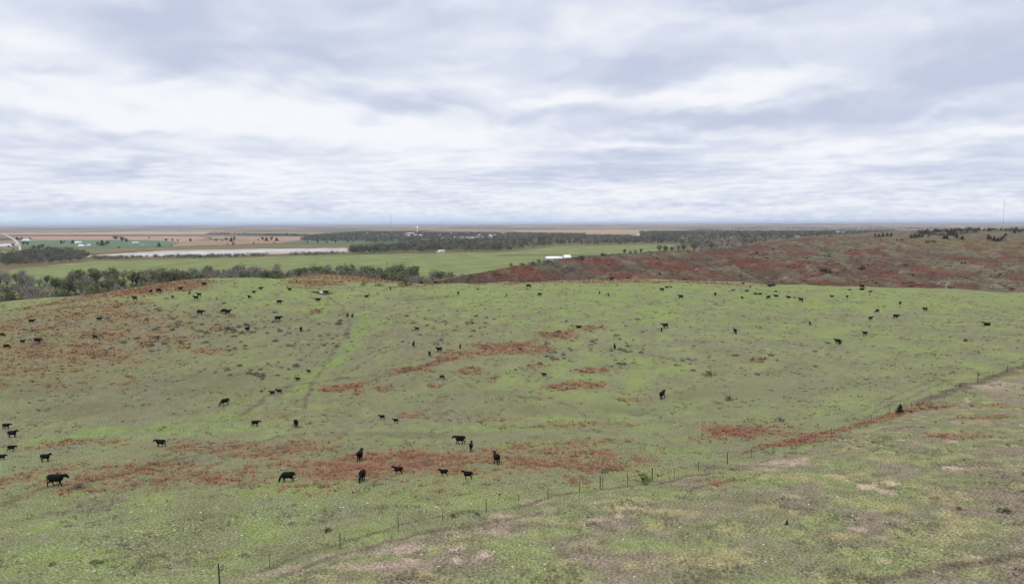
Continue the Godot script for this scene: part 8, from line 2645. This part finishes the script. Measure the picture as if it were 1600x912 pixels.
func build_specials(white: Material, pale: Material, tin: Material, glass: Material) -> void:
	# stock tank in its ring of mud
	var tank := base("stock_tank", ground(-81.69, 293.99))
	tag(tank, "round pale stock tank in a ring of dark mud near the crest", "water tank")
	var st := begin()
	var prof_ := [[1.62, -0.2], [1.62, 0.62], [1.60, 0.66], [1.50, 0.66], [1.48, 0.62], [1.48, -0.2]]
	for i in 28:
		var a := TAU * i / 28
		var b := TAU * (i + 1) / 28
		for k in prof_.size() - 1:
			var p: Array = prof_[k]
			var q: Array = prof_[k + 1]
			var c := [V(cos(a) * p[0], p[1], sin(a) * p[0]), V(cos(a) * q[0], q[1], sin(a) * q[0]), V(cos(b) * q[0], q[1], sin(b) * q[0]), V(cos(b) * p[0], p[1], sin(b) * p[0])]
			for t in [0, 1, 2, 0, 2, 3]: st.add_vertex(c[t])
	st.generate_normals()
	part("wall", st.commit(), mat(Color(0.60, 0.60, 0.58), 0.5), tank)
	var water := part("water", tube(1.49, 0.1), mat(Color(0.10, 0.11, 0.12), 0.05), tank)
	water.position = V(0, 0.5, 0)
	# utility pole by the wooded belt
	var pole := base("utility_pole", ground(-69.21, 377.5))
	tag(pole, "thin grey utility pole with a crossarm before the wooded belt", "pole")
	var pm := mat(Color(0.13, 0.11, 0.095), 0.9)
	var shaft := part("shaft", tube(0.17, 11.5, 0.11, 10), pm, pole)
	shaft.position = V(0, 5.5, 0)
	var arm := part("crossarm", box_mesh(V(2.2, 0.12, 0.1)), pm, pole)
	arm.position = V(0, 10.6, 0.13)
	for k in [-0.9, 0.0, 0.9]:
		var ins := part("insulator", tube(0.05, 0.2, 0.03, 8), pm, pole)
		ins.position = V(k, 10.76, 0.13)
	# long white barn at the foot of the red hills
	var barn := base("white_barn", ground(76.18, 1125.71), 0.12)
	tag(barn, "long white-roofed barn with a taller end at the hayfield's edge", "barn")
	var roofm := mat(Color(0.68, 0.69, 0.70), 0.5)
	var wallm := mat(Color(0.50, 0.48, 0.46), 0.8)
	var g := gable(28.0, 14.0, 3.0, 3.0)
	var low_wall := part("wall", g[0], wallm, barn)
	low_wall.position = V(-7.0, 0, 0)
	var low_roof := part("roof", g[1], roofm, barn)
	low_roof.position = V(-7.0, 0, 0)
	g = gable(12.0, 16.0, 4.2, 4.0)
	var end_wall := part("end_wall", g[0], wallm, barn)
	end_wall.position = V(14.8, 0, 0)
	var end_roof := part("end_roof", g[1], roofm, barn)
	end_roof.position = V(14.8, 0, 0)
	var door := part("door", box_mesh(V(4.2, 3.6, 0.12)), mat(Color(0.25, 0.25, 0.26), 0.6), barn)
	door.position = V(14.8, 1.8, 8.05)
	for k in 5:
		var win := part("window", box_mesh(V(1.4, 0.9, 0.08)), glass, barn)
		win.position = V(-18.5 + k * 5.6, 1.9, 7.02)
	# water tower of the town
	var tower := base("water_tower", ground(-643.15, 4664.53))
	tag(tower, "white water tower standing above the town trees", "water tower")
	var stem_ := part("stem", tube(3.2, 30.0, 2.2), white, tower)
	stem_.position = V(0, 15, 0)
	var sp := SphereMesh.new()
	sp.radius = 8.5
	sp.height = 13.0
	var bulb := part("tank", sp, white, tower)
	bulb.position = V(0, 35, 0)
	var gm := mat(Color(0.34, 0.34, 0.36), 0.6)
	radio_mast(ground(-642.9, 3647.83), 104.0, 2.2, "tall thin radio mast rising from the west part of the town", gm)
	radio_mast(ground(-529.79, 5174.62), 70.0, 2.6, "shorter thin radio mast on the east part of the town", gm)
	radio_mast(ground(1405.0, 1960.0), 105.0, 0.8, "thin lattice mast on the skyline past the cedar ridge", gm)
	pass

func tube(r: float, h: float, r2 := -1.0, sides := 24) -> CylinderMesh:
	var c := CylinderMesh.new()
	c.top_radius = r if r2 < 0.0 else r2
	c.bottom_radius = r
	c.height = h
	c.radial_segments = sides
	c.rings = 1
	return c

func radio_mast(at: Vector3, tall: float, wide: float, label: String, m: Material) -> void:
	var o := base("radio_mast", at)
	var st := begin()
	for k in 3:
		var a := TAU * k / 3
		limb(st, V(cos(a), 0, sin(a)) * wide * 0.5, V(cos(a), 0, sin(a)) * wide * 0.5 + V(0, tall, 0), wide * 0.13, wide * 0.13, Color(1, 1, 1), 5)
	part("leg", st.commit(), m, o)
	st = begin()
	var y := 0.0
	var n := 0
	while y < tall - wide * 1.5:
		for k in 3:
			var a := TAU * (k + n) / 3
			var b := TAU * (k + n + 1) / 3
			limb(st, V(cos(a) * wide * 0.5, y, sin(a) * wide * 0.5), V(cos(b) * wide * 0.5, y + wide * 1.5, sin(b) * wide * 0.5), wide * 0.07, wide * 0.07, Color(1, 1, 1), 3)
		y += wide * 1.5
		n += 1
	tag(part("lattice", st.commit(), m, o), "", "", "", "stuff")
	var cap := part("beacon", tube(wide * 0.4, wide * 1.2, -1.0, 8), m, o)
	cap.position = V(0, tall + wide * 0.6, 0)
	tag(o, label, "mast")
